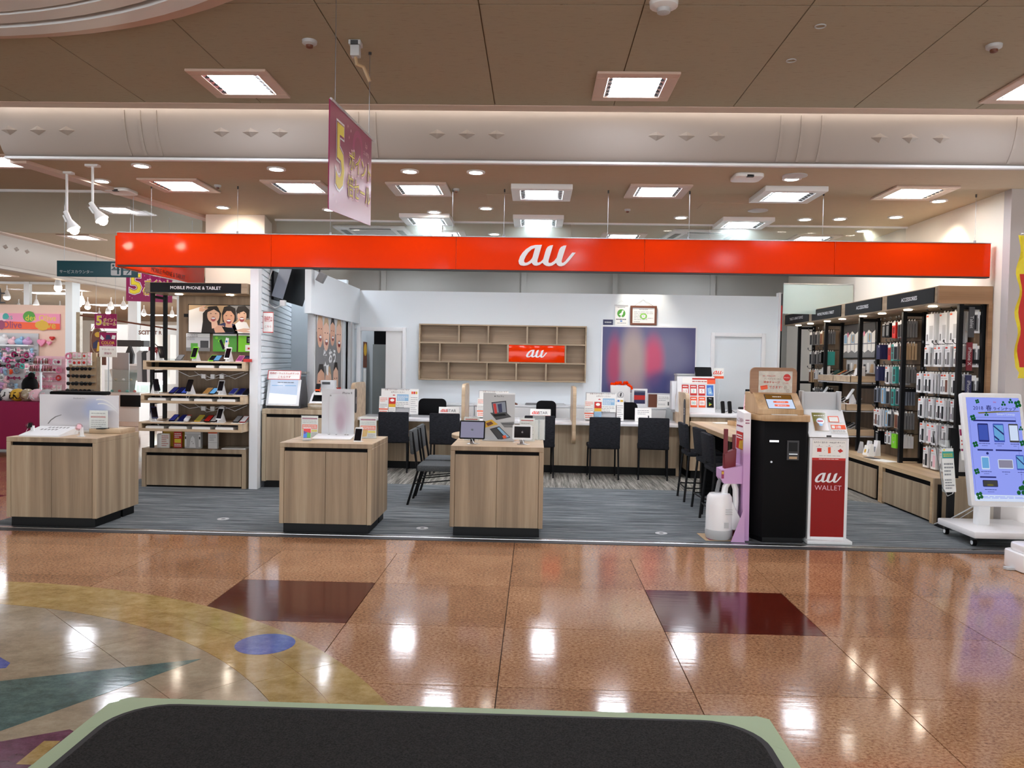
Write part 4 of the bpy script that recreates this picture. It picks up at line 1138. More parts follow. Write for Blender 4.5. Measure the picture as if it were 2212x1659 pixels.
boxed('router_box', 'white box with side flaps showing a pointed white router', -4.03, 9.24, .19, .20, .06, 'light_grey', lambda p: (p.g([(.3, .95), (.38, .4), (.5, .25), (.62, .4), (.7, .95)], 'white', 1), p.r(.0, .2, .12, .9, 'white', 2), p.r(.88, .2, 1, .9, 'white', 2), p.r(.02, .3, .1, .45, 'dark_grey', 3), p.r(.9, .3, .98, .45, 'dark_grey', 3), p.el(.46, .6, .02, .03, 'dark_grey', 2, 8), p.el(.54, .7, .02, .03, 'dark_grey', 2, 8), p.r(0, 0, 1, .12, 'white', 1)))
boxed('slim_box', 'slim white box with an orange top on the phone shelf base', -3.80, 9.26, .11, .20, .05, 'white', lambda p: (p.r(0, -.02, 1, .1, 'orange', 1), p.ln(.15, .2, .85, .55, 4, 'text_grey', 1, .3), p.r(0, .62, 1, .64, 'light_grey', 1)))
tag(MB().prism(rrect(.28, .2, .005), 'z', 0, .012).build('catalogue', 'paper', loc=(-3.55, 9.33, .461), rz=.1), 'open white catalogue lying at the right of the phone shelf base', 'catalogue')
# ================================================================== SERVICE COUNTER
ct = thing('service_counter', 'long service counter with white top and oak front', 'counter', (-.22, 11.14, 0), -.045)
MB().box(-2.30, 2.22, .02, .06, .11, .69).build('front_panel', 'oak', ct)
for x in (-1.75, -.62, .55, 1.65): MB().box(x - .002, x + .002, .017, .021, .11, .69).build('panel_joint', 'oak_dark', ct)
MB().box(-2.30, 2.22, .05, .09, 0, .11).build('plinth', 'black', ct)
MB().box(-2.32, 2.24, -.14, .62, .69, .73).build('worktop', 'white_gloss', ct, bev=.004)
MB().box(2.18, 2.22, .02, .60, 0, .69).box(-2.30, -2.26, .02, .60, 0, .69).build('end_panel', 'oak', ct)
def divider(label, x, y0, y1, z0, z1, plaque=0, s=1, txt='1'):
    t = thing('counter_divider', label, 'divider', (x, 0, 0), 0, 'oak dividers on the service counter')
    w, h = y1 - y0, z1 - z0
    pts = [(y0 + w / 2 + a, z0 + h / 2 + b) for a, b in rrect(w, h, .11, 5)]
    MB().prism(pts, 'x', -.024, .024).build('board', 'oak_top', t, bev=.003, seg=1)
    if plaque:
        q = MB().prism([(y0 + .09 + a, z1 - .25 + b) for a, b in rrect(.13, .34, .06, 4)], 'x', .024 * s, .029 * s)
        q.build('plaque', 'dark_grey', t)
        p = Pane(MB(), (.030 * s, y0 + .09, z1 - .25), Y * s, Z, .13, .34); p.t(txt, .25, .35, .75, .62, 'white', 1); p.mb.build('lettering', 'white', t)
    return t
divider('oak counter divider at the left end with a dark number plaque', -2.52, 10.87, 11.62, .44, 1.22, 1, 1, '1')
divider('slim oak counter divider seen edge-on left of the tablet board', -.985, 10.80, 11.5, .44, 1.23)
divider('slim oak counter divider seen edge-on between brochure stands', .525, 10.74, 11.44, .44, 1.22)
divider('oak counter divider at the right end with a dark round number plaque', 2.02, 10.62, 11.45, .44, 1.17, 1, -1, '3')
# raised counter at the right end
hc = thing('high_counter', 'raised oak counter with white top right of the service counter', 'counter', (2.69, 10.85, 0))
MB().box(-.62, .68, .02, .06, .11, .84).box(-.62, -.58, .02, 1.2, .11, .84).build('front_panel', 'oak', hc)
MB().box(-.60, .68, .05, .09, 0, .11).box(-.60, -.56, .05, 1.2, 0, .11).build('plinth', 'black', hc)
MB().box(-.64, .70, 0, 1.25, .84, .885).build('worktop', 'white_gloss', hc, bev=.004)
# ---- counter chairs seen from behind
def counter_chair(label, x, y, rz):
    t = thing('counter_chair', label, 'chair', (x, y, 0), rz, 'dark fabric chairs along the service counter')
    MB().prism([(-.0, .415), (.055, .415), (.02, .835), (-.035, .835)], 'x', -.205, .205).build('backrest', 'chair_fabric', t, bev=.015)
    MB().box(-.21, .21, .02, .41, .405, .465).build('seat', 'chair_fabric', t, bev=.018)
    for sx in (-1, 1):
        MB().tube([(sx * .185, .03, .42), (sx * .19, -.02, 0)], [.013, .011], 8).build('leg', 'frame_black', t)
        MB().tube([(sx * .185, .38, .42), (sx * .19, .40, 0)], [.013, .011], 8).build('leg', 'frame_black', t)
    return t
counter_chair('dark counter chair farthest left, behind the second display cabinet', -1.935, 10.80, .12)
counter_chair('dark counter chair just left of the middle tablet cabinet', -1.225, 10.72, 0)
counter_chair('dark counter chair mostly hidden behind the middle tablet cabinet', .06, 10.62, .05)
counter_chair('dark counter chair right of the middle cabinet, square to the counter', .925, 10.58, .02)
counter_chair('dark counter chair beside the stools, turned slightly to the right', 1.575, 10.62, -.12)
def office_chair(label, x, y, w):
    t = thing('office_chair', label, 'chair', (x, y, 0), 0, 'black office chairs behind the counter')
    MB().prism([(x_, z + .80) for x_, z in rrect(w, .34, .07, 4)], 'y', -.03, .03).build('backrest', 'black_matte', t, bev=.01)
    MB().prism([(a, b - .25) for a, b in rrect(.44, .44, .08, 4)], 'z', .42, .49).build('seat', 'black_matte', t, bev=.01)
    MB().box(-.03, .03, .02, .05, .45, .7).build('back_bar', 'frame_black', t)
    b = MB().cyl((0, -.25, .06), (0, -.25, .42), .028, 10)
    for k in range(5):
        a = 2 * PI * k / 5 + .3
        b.tube([(0, -.25, .09), (.28 * math.cos(a), -.25 + .28 * math.sin(a), .05)], .018, 6)
        b.ball((.28 * math.cos(a), -.25 + .28 * math.sin(a), .027), .026, .026, .026, 0, 8, 4)
    b.build('star_base', 'frame_black', t)
office_chair('black office chair behind the left part of the counter', -1.56, 12.0, .42)
office_chair('black office chair behind the middle of the counter', .16, 12.0, .30)
office_chair('black office chair behind the right part of the counter', 1.37, 12.0, .32)
# ---- low white cabinets along the office wall
for k in range(4):
    x0 = -1.92 + k * .98
    t = thing('low_cabinet', 'low white cabinet under the office wall shelf, %s from the left' % W1[k], 'cabinet', (x0, 12.2, 0), 0, 'low white office cabinets')
    MB().box(0, .975, .02, .38, 0, .86).box(-.002, .977, 0, .38, .86, .885).build('carcass', 'white', t, bev=.002, seg=1)
    for s in (0, 1): MB().box(.01 + s * .48, .485 + s * .48, 0, .019, .06, .85).build('door', 'white_matte', t)
for x, y, m, l in ((-.42, 12.28, 'brown', 'brown folder lying on the low white cabinet'), (-.02, 12.3, 'mid_grey', 'grey paper pile on the low white cabinet'), (.32, 12.3, 'light_grey', 'pale paper pile on the low white cabinet')):
    tag(MB().box(-.14, .14, -.05, .05, 0, .02).box(-.13, .12, -.04, .05, .02, .03).build('paper_pile', m, loc=(x, y, .886), rz=.06), l, 'papers')
# ---- things on the counter
ZC = .731
def brochure_stand(label, x, y, small):
    t = thing('brochure_stand', label, 'brochure stand', (x, y, ZC), -.045, 'brochure stands on the service counter')
    MB().prism([(0, 0), (.10, 0), (.10, .012), (.02, .012), (.05, .40), (.042, .40)], 'x', -.22, .20).build('rack', 'light_grey', t)
    pa = flat((.0, .0, .26), X, V((0, .09, .99)), .42, .26, .006, ['paper'], 'x'); pa.build('brochure', 'paper', t)
    p = Pane(MB(), (0, -.001, .26), X, V((0, .09, .99)), .42, .30)
    p.t('お客さまのお困りごとはこちら', .12, .04, .95, .13, 'brown', 1); p.t('お声がけください', .3, .16, .85, .24, 'brown', 1)
    p.el(.44, .38, .045, .06, 'red', 1); p.r(.55, .3, .95, .62, 'sky_blue', 1); p.ln(.57, .36, .93, .6, 4, 'paper', 1.6, .4); p.ln(.45, .66, .95, .96, 4, 'text_grey', 1, .3); p.g([(.4, .55), (.43, .45), (.47, .6), (.5, .9), (.41, .9)], 'pale_pink', 1)
    p.mb.build('print', 'brown', t)
    def leaf(nm, xx, w, h, zz, fn):
        q = flat((xx, -.02, zz + h / 2), X, V((0, .09, .99)), w, h, .004, ['paper'], 'x').build(nm, 'paper', t)
        p = Pane(MB(), (xx, -.021, zz + h / 2), X, V((0, .09, .99)), w, h); fn(p); p.mb.build('print', 'paper', t)
    leaf('leaflet', -.17, .13, .27, .02, lambda p: (p.ln(.1, .06, .9, .3, 3, 'orange', 1, .3), p.ln(.1, .4, .9, .65, 3, 'text_grey', 1, .3), p.r(0, .66, 1, .72, 'orange', 1), p.ln(.1, .76, .9, .95, 2, 'orange', 1.5, .4)))
    leaf('leaflet', -.045, .10, .30, .0, lambda p: (p.r(0, .1, 1, .40, 'red', 1), p.el(.5, .22, .3, .07, 'paper', 2), p.r(0, .40, 1, .55, 'gold', 1), p.r(0, .56, 1, 1, 'sky_blue' if small else 'paper', 1), p.ln(.1, .6, .9, .95, 5, 'text_grey', 2, .3)))
    if not small: leaf('leaflet', .275, .12, .36, .04, lambda p: (p.r(.15, .1, .35, .2, 'orange', 1), p.r(.4, .1, .6, .2, 'red', 1), p.r(.65, .1, .85, .2, 'gold', 1), p.ln(.1, .3, .9, .95, 8, 'text_grey', 1, .25)))
brochure_stand('brochure stand on the counter at the left, with a tall price leaflet', -2.02, 11.42, False)
brochure_stand('brochure stand on the counter hidden behind the tablet board', -.60, 11.38, True)
brochure_stand('brochure stand on the counter right of the middle divider', .93, 11.32, True)
t = thing('leaflet', 'slim white leaflet standing right of the right brochure stand', 'leaflet', (1.20, 11.32, ZC)); flat((0, 0, .17), X, V((0, .1, 1)), .10, .33, .004, ['paper'], 'x').build('sheet', 'paper', t)
p = Pane(MB(), (0, -.001, .17), X, V((0, .1, 1)), .10, .33); p.r(.1, .1, .4, .18, 'blue', 1); p.r(.5, .1, .9, .18, 'gold', 1); p.ln(.1, .3, .9, .95, 7, 'text_grey', 1, .25); p.mb.build('print', 'blue', t)
def star_sign(label, x, y):
    t = thing('counter_sign', label, 'sign', (x, y, ZC), 0, 'white and orange tent signs on the counter')
    MB().prism([(0, 0), (.08, 0), (.045, .155), (.035, .155)], 'x', -.145, .145).build('tent', 'paper', t)
    p = Pane(MB(), (0, .017, .0775), X, V((0, .035, .155)), .29, .158, .002)
    p.au(.28, .33, .26, 'au_orange', 1.2); p.t('STAR', .4, .2, .85, .47, 'dark_grey', 1.2); p.r(0, .58, 1, 1, 'orange', 1); p.t('ご予約席', .25, .66, .75, .92, 'white', 2); p.mb.build('lettering', 'orange', t)
star_sign('white and orange tent sign above the second counter chair', -1.235, 11.30)
star_sign('white and orange tent sign above the hidden counter chair', .07, 11.22)
def notice(label, x, y, w, h, z=ZC):
    t = thing('notice_card', label, 'notice', (x, y, z), -.04)
    MB().prism([(0, 0), (.09, 0), (.06, h), (.05, h)], 'x', -w / 2, w / 2).build('card', 'paper', t)
    p = Pane(MB(), (0, .026, h / 2), X, V((0, .05, h)), w, h, .002); p.ln(.15, .1, .85, .5, 3, 'text_grey', 1, .3); p.r(.78, .55, .86, .85, 'text_dark', 1); p.ln(.12, .7, .6, .85, 2, 'text_grey', 1, .3); p.mb.build('print', 'text_grey', t)
notice('white notice card on the counter above the rightmost counter chair', 1.53, 11.32, .23, .19)
t = thing('acrylic_rack', 'clear acrylic leaflet rack right of the white tablet', 'rack', (.035, 7.62, HC))
MB().box(-.06, .06, 0, .003, 0, .20).box(-.06, .06, .05, .053, 0, .24).box(-.06, .06, 0, .05, 0, .003).build('rack', 'acrylic', t)
for s in (-1, 1): MB().box(s * .03 - .022, s * .03 + .022, .02, .03, .004, .19).build('leaflet', 'paper', t)
# ---- at the back: bag, frames, binder, notices
t = thing('gift_bag', 'white carrier bag with orange tissue on the back cabinet', 'bag', (1.30, 12.30, .886))
MB().prism([(-.14, 0), (.14, 0), (.15, .33), (-.15, .33)], 'y', -.06, .06).build('bag', 'white_matte', t)
b = MB()
for k in range(9): b.ball((-.13 + .032 * k, rnd.uniform(-.03, .03), .34 + rnd.uniform(-.01, .03)), .03, .04, .03, 0, 7, 4)
b.tube([(.1, -.05, .34), (.16, -.07, .31), (.17, -.07, .27)], .018, 6)
b.build('tissue', 'au_orange', t, smooth=True)
p = Pane(MB(), (0, -.0625, .17), X, Z, .28, .3); p.el(.5, .45, .17, .16, 'text_grey', 1, 20); p.el(.5, .45, .15, .14, 'white_matte', 2, 20); p.g([(.45, .52), (.5, .34), (.56, .36), (.52, .55)], 'text_dark', 3); p.ln(.2, .75, .8, .82, 1, 'text_grey', 1); p.mb.build('logo', 'text_dark', t)
t = thing('photo_display', 'white framed blue and red picture on the back cabinet', 'picture', (1.60, 12.32, .886))
MB().box(-.12, .12, 0, .02, 0, .28).build('frame', 'white', t, bev=.003); p = Pane(MB(), (0, -.001, .15), X, Z, .17, .20); p.r(0, 0, 1, 1, 'navy', 1); p.r(0, .35, 1, .7, 'red', 1.4); p.r(0, .05, 1, .1, 'grey_blue', 1.5); p.mb.build('picture', 'navy', t)
tag(MB().box(-.065, .065, 0, .03, 0, .20).build('binder', 'brown', loc=(1.80, 12.3, .886)), 'brown binder standing on the back cabinet', 'binder')
notice('white notice card on the back cabinet beside the binder', 1.97, 12.3, .22, .19, .886)
# ---- office wall: box shelf with au panel
ws = thing('wall_shelf', 'oak box shelf on the office wall with staggered compartments', 'shelf', (-.535, 12.6, 1.24))
W_, H_, D_ = 1.31, .88, .17
b = MB().box(-W_, W_, -D_, 0, H_ - .022, H_).box(-W_, W_, -D_, 0, 0, .022).box(-W_, -W_ + .022, -D_, 0, .022, H_ - .022).box(W_ - .022, W_, -D_, 0, .022, H_ - .022)
b.build('frame', 'oak_x', ws, bev=.002, seg=1)
MB().box(-W_ + .02, W_ - .02, -.012, -.001, .02, H_ - .02).build('back_board', 'oak_back', ws)
zr = [.022, .292, .585, H_ - .022]
for z in zr[1:3]: MB().box(-W_ + .022, W_ - .022, -D_, -.012, z - .011, z + .011).build('shelf_board', 'oak_x', ws)
for j, fr in enumerate(((455, 900, 1240, 1583), (350, 798, 1140, 1805), (570, 910, 1360, 1703))):
    for f in fr:
        x = -W_ + 2 * W_ * (f - 105) / 1940
        MB().box(x - .012, x + .012, -D_, -.012, zr[j] + (.011 if j else 0), zr[j + 1] - (.011 if j < 2 else 0)).build('partition', 'oak', ws)
xa, xb_ = -W_ + 2 * W_ * (1140 - 105) / 1940 + .014, -W_ + 2 * W_ * (1805 - 105) / 1940 - .014
pl = tag(MB().box(xa, xb_, -.166, -.14, .306, .572).build('logo_panel', 'au_orange', loc=(-.535, 12.6, 1.24), bev=.002), 'orange au logo panel set in the oak wall shelf', 'sign')
p = Pane(MB(), ((xa + xb_) / 2, -.1665, .44), X, Z, xb_ - xa, .266); p.au(.5, .5, .46, 'white', 1); p.mb.build('logo', 'white', pl)
# ---- posters and certificates
t = thing('wall_poster', 'large blurred navy and red poster on the office wall', 'poster', (1.76, 12.59, 1.60))
MB().box(-.75, .75, -.015, .008, -.53, .55).build('frame', 'white', t)
MB().box(-.725, .725, -.019, -.015, -.505, .525).build('print', 'blur_poster', t)
t = thing('certificate', 'brown framed certificate hanging by a string on the office wall', 'picture', (1.667, 12.585, 2.31))
b = MB()
for a0, a1, c0, c1 in ((-.206, .206, .12, .152), (-.206, .206, -.152, -.12), (-.206, -.172, -.12, .12), (.172, .206, -.12, .12)): b.box(a0, a1, -.015, .012, c0, c1)
b.build('frame', 'brown', t, bev=.003, seg=1); MB().box(-.172, .172, -.005, .005, -.12, .12).build('sheet', 'paper', t)
p = Pane(MB(), (0, -.006, 0), X, Z, .34, .24); p.el(.5, .55, .16, .2, 'lime', .6, 18); p.el(.5, .55, .10, .12, 'paper', .9, 14); p.ln(.3, .08, .7, .16, 1, 'text_grey', 1.4); p.ln(.06, .22, .94, .82, 6, 'text_grey', 1.4, .25); p.ln(.05, .88, .35, .94, 1, 'text_grey', 1.4); p.mb.build('lettering', 'text_grey', t)
MB().tube([(-.14, 0, .152), (-.01, .01, .25), (.15, 0, .152)], .0025, 4).build('string', 'dark_grey', t)
t = thing('eco_certificate', 'small white hanging sheet with a round green bird emblem', 'poster', (1.32, 12.585, 2.312))
MB().box(-.10, .10, -.004, .004, -.158, .15).box(-.105, .105, -.01, .008, .145, .16, 'light_grey').build('sheet', 'paper', t)
p = Pane(MB(), (0, -.005, 0), X, Z, .2, .31)
p.el(.5, .42, .32, .21, 'green', 1, 24); p.g([(.3, .48), (.5, .38), (.55, .28), (.64, .26), (.7, .3), (.64, .36), (.62, .46), (.5, .56), (.38, .5)], 'paper', 2); p.g([(.4, .6), (.5, .56), (.62, .62), (.5, .66)], 'paper', 2); p.ln(.2, .08, .8, .14, 1, 'text_grey', 1); p.ln(.1, .68, .9, .76, 1, 'text_dark', 1, .5); p.r(.42, .78, .58, .84, 'blue', 1); p.ln(.2, .88, .9, .94, 1, 'text_grey', 1); p.mb.build('print', 'green', t)
MB().tube([(-.09, 0, .16), (0, .01, .225), (.09, 0, .16)], .002, 4).build('string', 'light_grey', t)
t = thing('name_plate', 'small navy plate above the corner of the blurred poster', 'sign', (1.115, 12.59, 2.195)); MB().box(-.077, .077, -.008, .008, -.042, .042).build('plate', 'navy', t); p = Pane(MB(), (0, -.009, 0), X, Z, .154, .084); p.ln(.15, .35, .85, .65, 1, 'light_grey', 1, .8); p.mb.build('print', 'light_grey', t)
# ---- high counter: card rack, printer, display, au clip
t = thing('gift_card_rack', 'white rack of red, blue and black prepaid cards on the high counter', 'card rack', (2.25, 11.15, .886))
MB().prism([(0, 0), (.2, 0), (.12, .50), (.10, .50)], 'x', -.27, .25).build('stand', 'white', t)
u2 = V((0, .1, .5)).normalized()
for r_ in range(2):
    for c_ in range(4):
        xx = -.16 + c_ * .115; s0 = .30 - r_ * .165
        cm = ('red', 'red', 'red', 'blue')[c_] if r_ == 0 else ('orange', 'orange', 'orange', 'black')[c_]
        o = V((xx, .1 * s0 / .5 - .004, s0))
        cd = flat(o + u2 * .01, X, u2, .095, .15, .004, [cm], 'x').build('gift_card', cm, t)
        p = Pane(MB(), o + u2 * .01, X, u2, .095, .15)
        if c_ < 3:
            p.r(.1, .35, .9, .8, 'paper', 1); p.ln(.15, .08, .85, .25, 1, 'paper', 1, .6); p.t(('1.5', '3', '5')[c_] if r_ == 0 else '00', .25, .45, .75, .72, 'red' if c_ != 1 else 'teal', 2)
        elif r_ == 0: p.g([(.1, .3), (.6, .2), (.9, .9), (.2, .9)], 'sky_blue', 1); p.el(.5, .7, .12, .08, 'white', 2)
        else: p.t('Play', .15, .1, .85, .25, 'white', 1); p.g([(.3, .5), (.75, .68), (.3, .86)], 'green', 1); p.g([(.3, .68), (.75, .68), (.3, .86)], 'gold', 2)
        p.mb.build('print', 'paper', cd)
p = Pane(MB(), (0.03, .0835, .44), X, u2, .46, .08); p.r(0, 0, .75, 1, 'paper', 1); p.r(.3, .0, 1, .3, 'red', 2); p.ln(.3, .45, .75, .8, 1, 'text_red', 2); p.r(.75, .3, 1, 1, 'orange', 1); p.mb.build('header', 'paper', t)
t = thing('receipt_printer', 'pale grey boxy machine behind the prepaid card rack', 'machine', (2.24, 11.75, .886)); MB().box(-.16, .15, 0, .3, 0, .50).box(-.17, .16, -.01, .31, .50, .53).build('body', 'light_grey', t, bev=.01); MB().box(-.12, .1, -.012, 0, .3, .34).build('slot', 'mid_grey', t)
MB().box(-.24, -.165, .02, .2, 0, .42).build('side_box', 'white', t, bev=.005)
t = thing('customer_display', 'black tilted register display on a white stand', 'display', (2.43, 11.68, .886)); MB().box(-.025, .025, .0, .05, 0, .52).box(-.05, .05, -.03, .08, 0, .03).build('stand', 'white', t, bev=.003)
b = MB(); b.T = Matrix.Translation((0, -.01, .565)) @ Matrix.Rotation(1.0, 4, 'X'); b.prism(rrect(.24, .15, .012), 'z', -.008, .008); b.build('screen', 'black', t)
t = thing('clip_sign', 'small white card with orange au logo on a clear clip stand', 'sign', (2.67, 11.75, .886)); MB().tube([(.0, 0, 0), (0, 0, .2), (.03, 0, .3), (0, 0, .46)], .004, 5).box(-.04, .04, -.03, .03, 0, .006).build('clip_stand', 'acrylic', t)
MB().box(-.075, .075, -.004, 0, .46, .62).build('card', 'paper', t); p = Pane(MB(), (0, -.005, .54), X, Z, .15, .16); p.au(.45, .4, .34, 'au_orange', 1); p.r(0, .72, 1, .95, 'orange', 1); p.mb.build('print', 'orange', t)
for k, (x, y) in enumerate(((2.60, 11.1), (2.70, 11.12))):
    t = thing('card_reader', 'small black handset standing on the high counter, %s of two' % W1[k], 'card reader', (x, y, .886), .15)
    b = MB(); b.T = Matrix.Rotation(-.25, 4, 'X'); b.prism([(a, c + .085) for a, c in rrect(.05, .17, .012)], 'y', -.012, .012); b.build('body', 'black', t)
t = thing('desk_box', 'black square device on the high counter', 'device', (2.92, 11.2, .886)); MB().box(-.08, .08, -.06, .06, 0, .085).build('body', 'black', t, bev=.01); MB().tube([(-.08, 0, .02), (-.14, -.03, .01), (-.2, .0, .05), (-.26, .02, .01)], .004, 5).build('cable', 'dark_grey', t)
# ================================================================== HIGH TABLE AND STOOLS
ht = thing('high_table', 'oak topped high table with black pedestal beside the stools', 'table', (2.28, 8.75, 0))
MB().box(-.395, .40, -1.02, 1.02, .81, .86).build('tabletop', 'oak_top_y', ht, bev=.004, seg=1)
MB().box(-.31, .30, .68, .77, 0, .81).build('pedestal', 'black', ht); MB().box(-.28, .30, -.62, -.565, 0, .81).build('pedestal', 'black', ht)
MB().box(.0, .04, -.56, .68, .30, .81).build('modesty_panel', 'oak', ht)
t = thing('wooden_tray', 'flat oak tray on the high table', 'tray', (2.36, 9.2, .861), .2); MB().box(-.10, .10, -.14, .14, 0, .012).box(-.10, .10, -.14, -.125, .012, .05).box(-.10, .10, .125, .14, .012, .05).box(-.10, -.085, -.125, .125, .012, .05).build('tray', 'kiosk_wood', t)
tag(MB().box(-.1, .1, -.07, .07, 0, .006).build('price_sheet', 'paper', loc=(2.22, 9.5, .861), rz=.1), 'white sheet lying on the high table', 'paper')
t = thing('leaflet_stand', 'black stand holding pink and red leaflets on the high table', 'leaflet stand', (2.42, 9.0, .861), -.5)
MB().prism([(0, 0), (.16, 0), (.2, .42), (.15, .42), (.04, .03)], 'x', -.11, .11).build('stand', 'black', t)
for k, (m, h) in enumerate((('pale_pink', .34), ('red', .30), ('paper', .24))):
    q = flat((-.05 + .05 * k, .045 - k * .012, h / 2 + .03), X, V((0, .3, 1)), .10, h, .004, [m], 'x').build('leaflet', m, t)
    p = Pane(MB(), (-.05 + .05 * k, .044 - k * .012, h / 2 + .03), X, V((0, .3, 1)), .10, h); p.ln(.1, .1, .9, .5, 3, 'magenta', 1); p.el(.5, .7, .3, .1, 'paper', 1, 10); p.mb.build('print', 'magenta', q)
def stool(label, x, y, rz):
    t = thing('counter_stool', label, 'stool', (x, y, 0), rz, 'black stools at the high table')
    # local: sitter faces +x
    MB().prism([(-.02, .60), (.03, .60), (.0, .88), (-.05, .88)], 'y', -.20, .20).build('backrest', 'chair_fabric', t, bev=.012)
    MB().box(-.0, .42, -.21, .21, .515, .565).build('seat', 'chair_fabric', t, bev=.015)
    for sy in (-1, 1):
        MB().tube([(.0, sy * .19, .86), (.02, sy * .19, .55), (-.03, sy * .21, 0)], .013, 7).build('leg', 'frame_black', t)
        MB().tube([(.38, sy * .19, .53), (.42, sy * .21, 0)], .013, 7).build('leg', 'frame_black', t)
        MB().tube([(-.015, sy * .205, .16), (.41, sy * .205, .16)], .008, 6).build('foot_rail', 'frame_black', t)
    for xx in (-.015, .41): MB().tube([(xx, -.205, .16), (xx, .205, .16)], .008, 6).build('foot_rail', 'frame_black', t)
stool('black stool farthest back at the high table', 1.72, 9.19, 0)
stool('black stool in the middle at the high table, partly covered', 1.76, 8.48, .05)
stool('black stool nearest the pink vacuum display', 1.71, 7.86, 0)
# ---- round table with two grey chairs
t = thing('round_table', 'round oak topped table behind the middle display cabinet', 'table', (-.47, 8.95, 0))
MB().cyl((0, 0, .69), (0, 0, .73), .47, 40).build('tabletop', 'oak_top', t, bev=.004, seg=1)
MB().cyl((0, 0, .02), (0, 0, .69), .035, 14).build('column', 'black', t); MB().lathe([(.28, 0), (.28, .012), (.05, .03)], n=28).build('foot', 'black', t)
def grey_chair(label, y):
    t = thing('side_chair', label, 'chair', (-1.29, y, 0), 0, 'grey padded chairs at the round table')
    MB().prism([(-.035, .545), (.005, .54), (-.02, .80), (-.06, .80)], 'y', -.20, .20).build('backrest', 'chair_grey', t, bev=.015)
    MB().box(.04, .47, -.21, .21, .365, .43).build('seat', 'chair_grey', t, bev=.012)
    for sy in (-1, 1):
        MB().tube([(-.02, sy * .18, .78), (.02, sy * .18, .52), (.045, sy * .19, .36), (-.06, sy * .20, 0)], .013, 7).build('leg', 'frame_black', t)
        MB().tube([(.42, sy * .19, .37), (.47, sy * .2, 0)], .012, 7).build('leg', 'frame_black', t)
        MB().tube([(.0, sy * .195, .23), (.44, sy * .195, .28)], .007, 5).build('stretcher', 'frame_black', t)
    MB().tube([(.0, -.195, .23), (.0, .195, .23)], .007, 5).build('stretcher', 'frame_black', t)
    MB().tube([(.22, -.2, .36), (.22, .2, .36)], .01, 5).build('seat_frame', 'frame_black', t)
grey_chair('grey padded chair at the round table, nearer of the two', 8.62)
grey_chair('grey padded chair at the round table, farther of the two', 9.18)
# ================================================================== TICKET TERMINAL CORNER
tc = thing('terminal_cabinet', 'oak cabinet under the ticket terminal beside the slat wall', 'cabinet', (-2.66, 9.33, 0))
b = MB().box(-.58, .20, 0, .5, .88, .94).box(-.58, -.53, 0, .5, .08, .88).box(.15, .20, 0, .5, .08, .88).box(-.53, .15, .45, .5, .08, .88)
b.build('carcass', 'oak', tc, bev=.003, seg=1)
MB().box(-.53, .15, .03, .05, .80, .88).build('recess', 'black_matte', tc)
for a, c in ((-.527, -.19), (-.186, .147)): MB().box(a, c, .002, .022, .09, .842).build('door', 'oak', tc)
MB().box(-.56, .18, .04, .46, 0, .08).build('plinth', 'black', tc)
t = thing('ticket_terminal', 'white ticket terminal with glowing tilted screen', 'terminal', (-3.03, 9.5, .941))
MB().prism([(-.02, 0), (.30, 0), (.30, .12), (.22, .38), (.12, .38), (.0, .06)], 'x', -.21, .20).build('housing', 'dark_grey', t, bev=.005)
v3 = V((0, .12, .38)).normalized()
flat((-.01, -.0, .19), X, v3, .40, .33, .02, ['white'], 'x').build('screen_frame', 'white', t, bev=.006)
p = Pane(MB(), (-.01, -.001, .195), X, v3, .40, .32)
p.r(.08, .02, .92, .96, 'screen_pale', 1); p.g([(.08, .55), (.92, .62), (.92, .96), (.08, .96)], 'screen_white', 1.6); p.ln(.3, .1, .8, .16, 1, 'mid_grey', 2); p.r(.13, .24, .47, .52, 'screen_sky', 2); p.r(.53, .24, .87, .52, 'screen_sky', 2); p.r(.13, .26, .47, .54, 'screen_pale', 2.5); p.r(.53, .26, .87, .54, 'screen_pale', 2.5)
p.mb.build('screen', 'screen_pale', t)
fl = flat((.0, -.002, .40), X, v3, .40, .115, .008, ['paper'], 'x').build('notice_strip', 'paper', t)
p = Pane(MB(), (0, -.003, .40), X, v3, .40, .115); p.r(0, 0, 1, .06, 'red', 1); p.r(0, .94, 1, 1, 'red', 1); p.r(0, 0, .02, 1, 'red', 1); p.r(.98, 0, 1, 1, 'red', 1); p.t('発券機・ウェルカムボタンは', .06, .15, .94, .5, 'text_red', 2, .01); p.t('こちらです', .32, .55, .7, .88, 'text_red', 2, .01); p.mb.build('lettering', 'text_red', fl)
MB().box(-.19, .22, .14, .30, .41, .44).cyl((-.17, .14, .425), (.23, .14, .425), .018, 10).build('hood', 'silver', t)
MB().tube([(.17, .1, .05), (.24, .05, .03), (.3, .08, .01), (.36, .05, .005)], .006, 5).build('cable', 'dark_grey', t)
bc = thing('coin_counter', 'cream and white coin counting machine on the terminal cabinet', 'machine', (-2.60, 9.42, .941))
MB().prism([(-.04, 0), (.22, 0), (.22, .22), (.1, .18), (-.04, .06)], 'x', -.10, .14).build('body', 'white', bc, bev=.01)
MB().box(-.10, .10, -.075, -.04, 0, .075).build('tray', 'inlay_cream', bc, bev=.01)
MB().prism([(-.0, .085), (.10, .165), (.1, .18), (-.0, .10)], 'x', -.07, .09).build('hopper', 'black', bc)
MB().box(-.04, .06, .0, .09, .17, .20).build('paper_stack', 'paper', bc); MB().prism([(.1, .18), (.16, .2), (.18, .30), (.14, .3)], 'x', -.06, -.01, 'black').prism([(.1, .22), (.13, .2), (.15, .26)], 'x', -.062, -.008, 'orange').build('handle', 'black', bc)
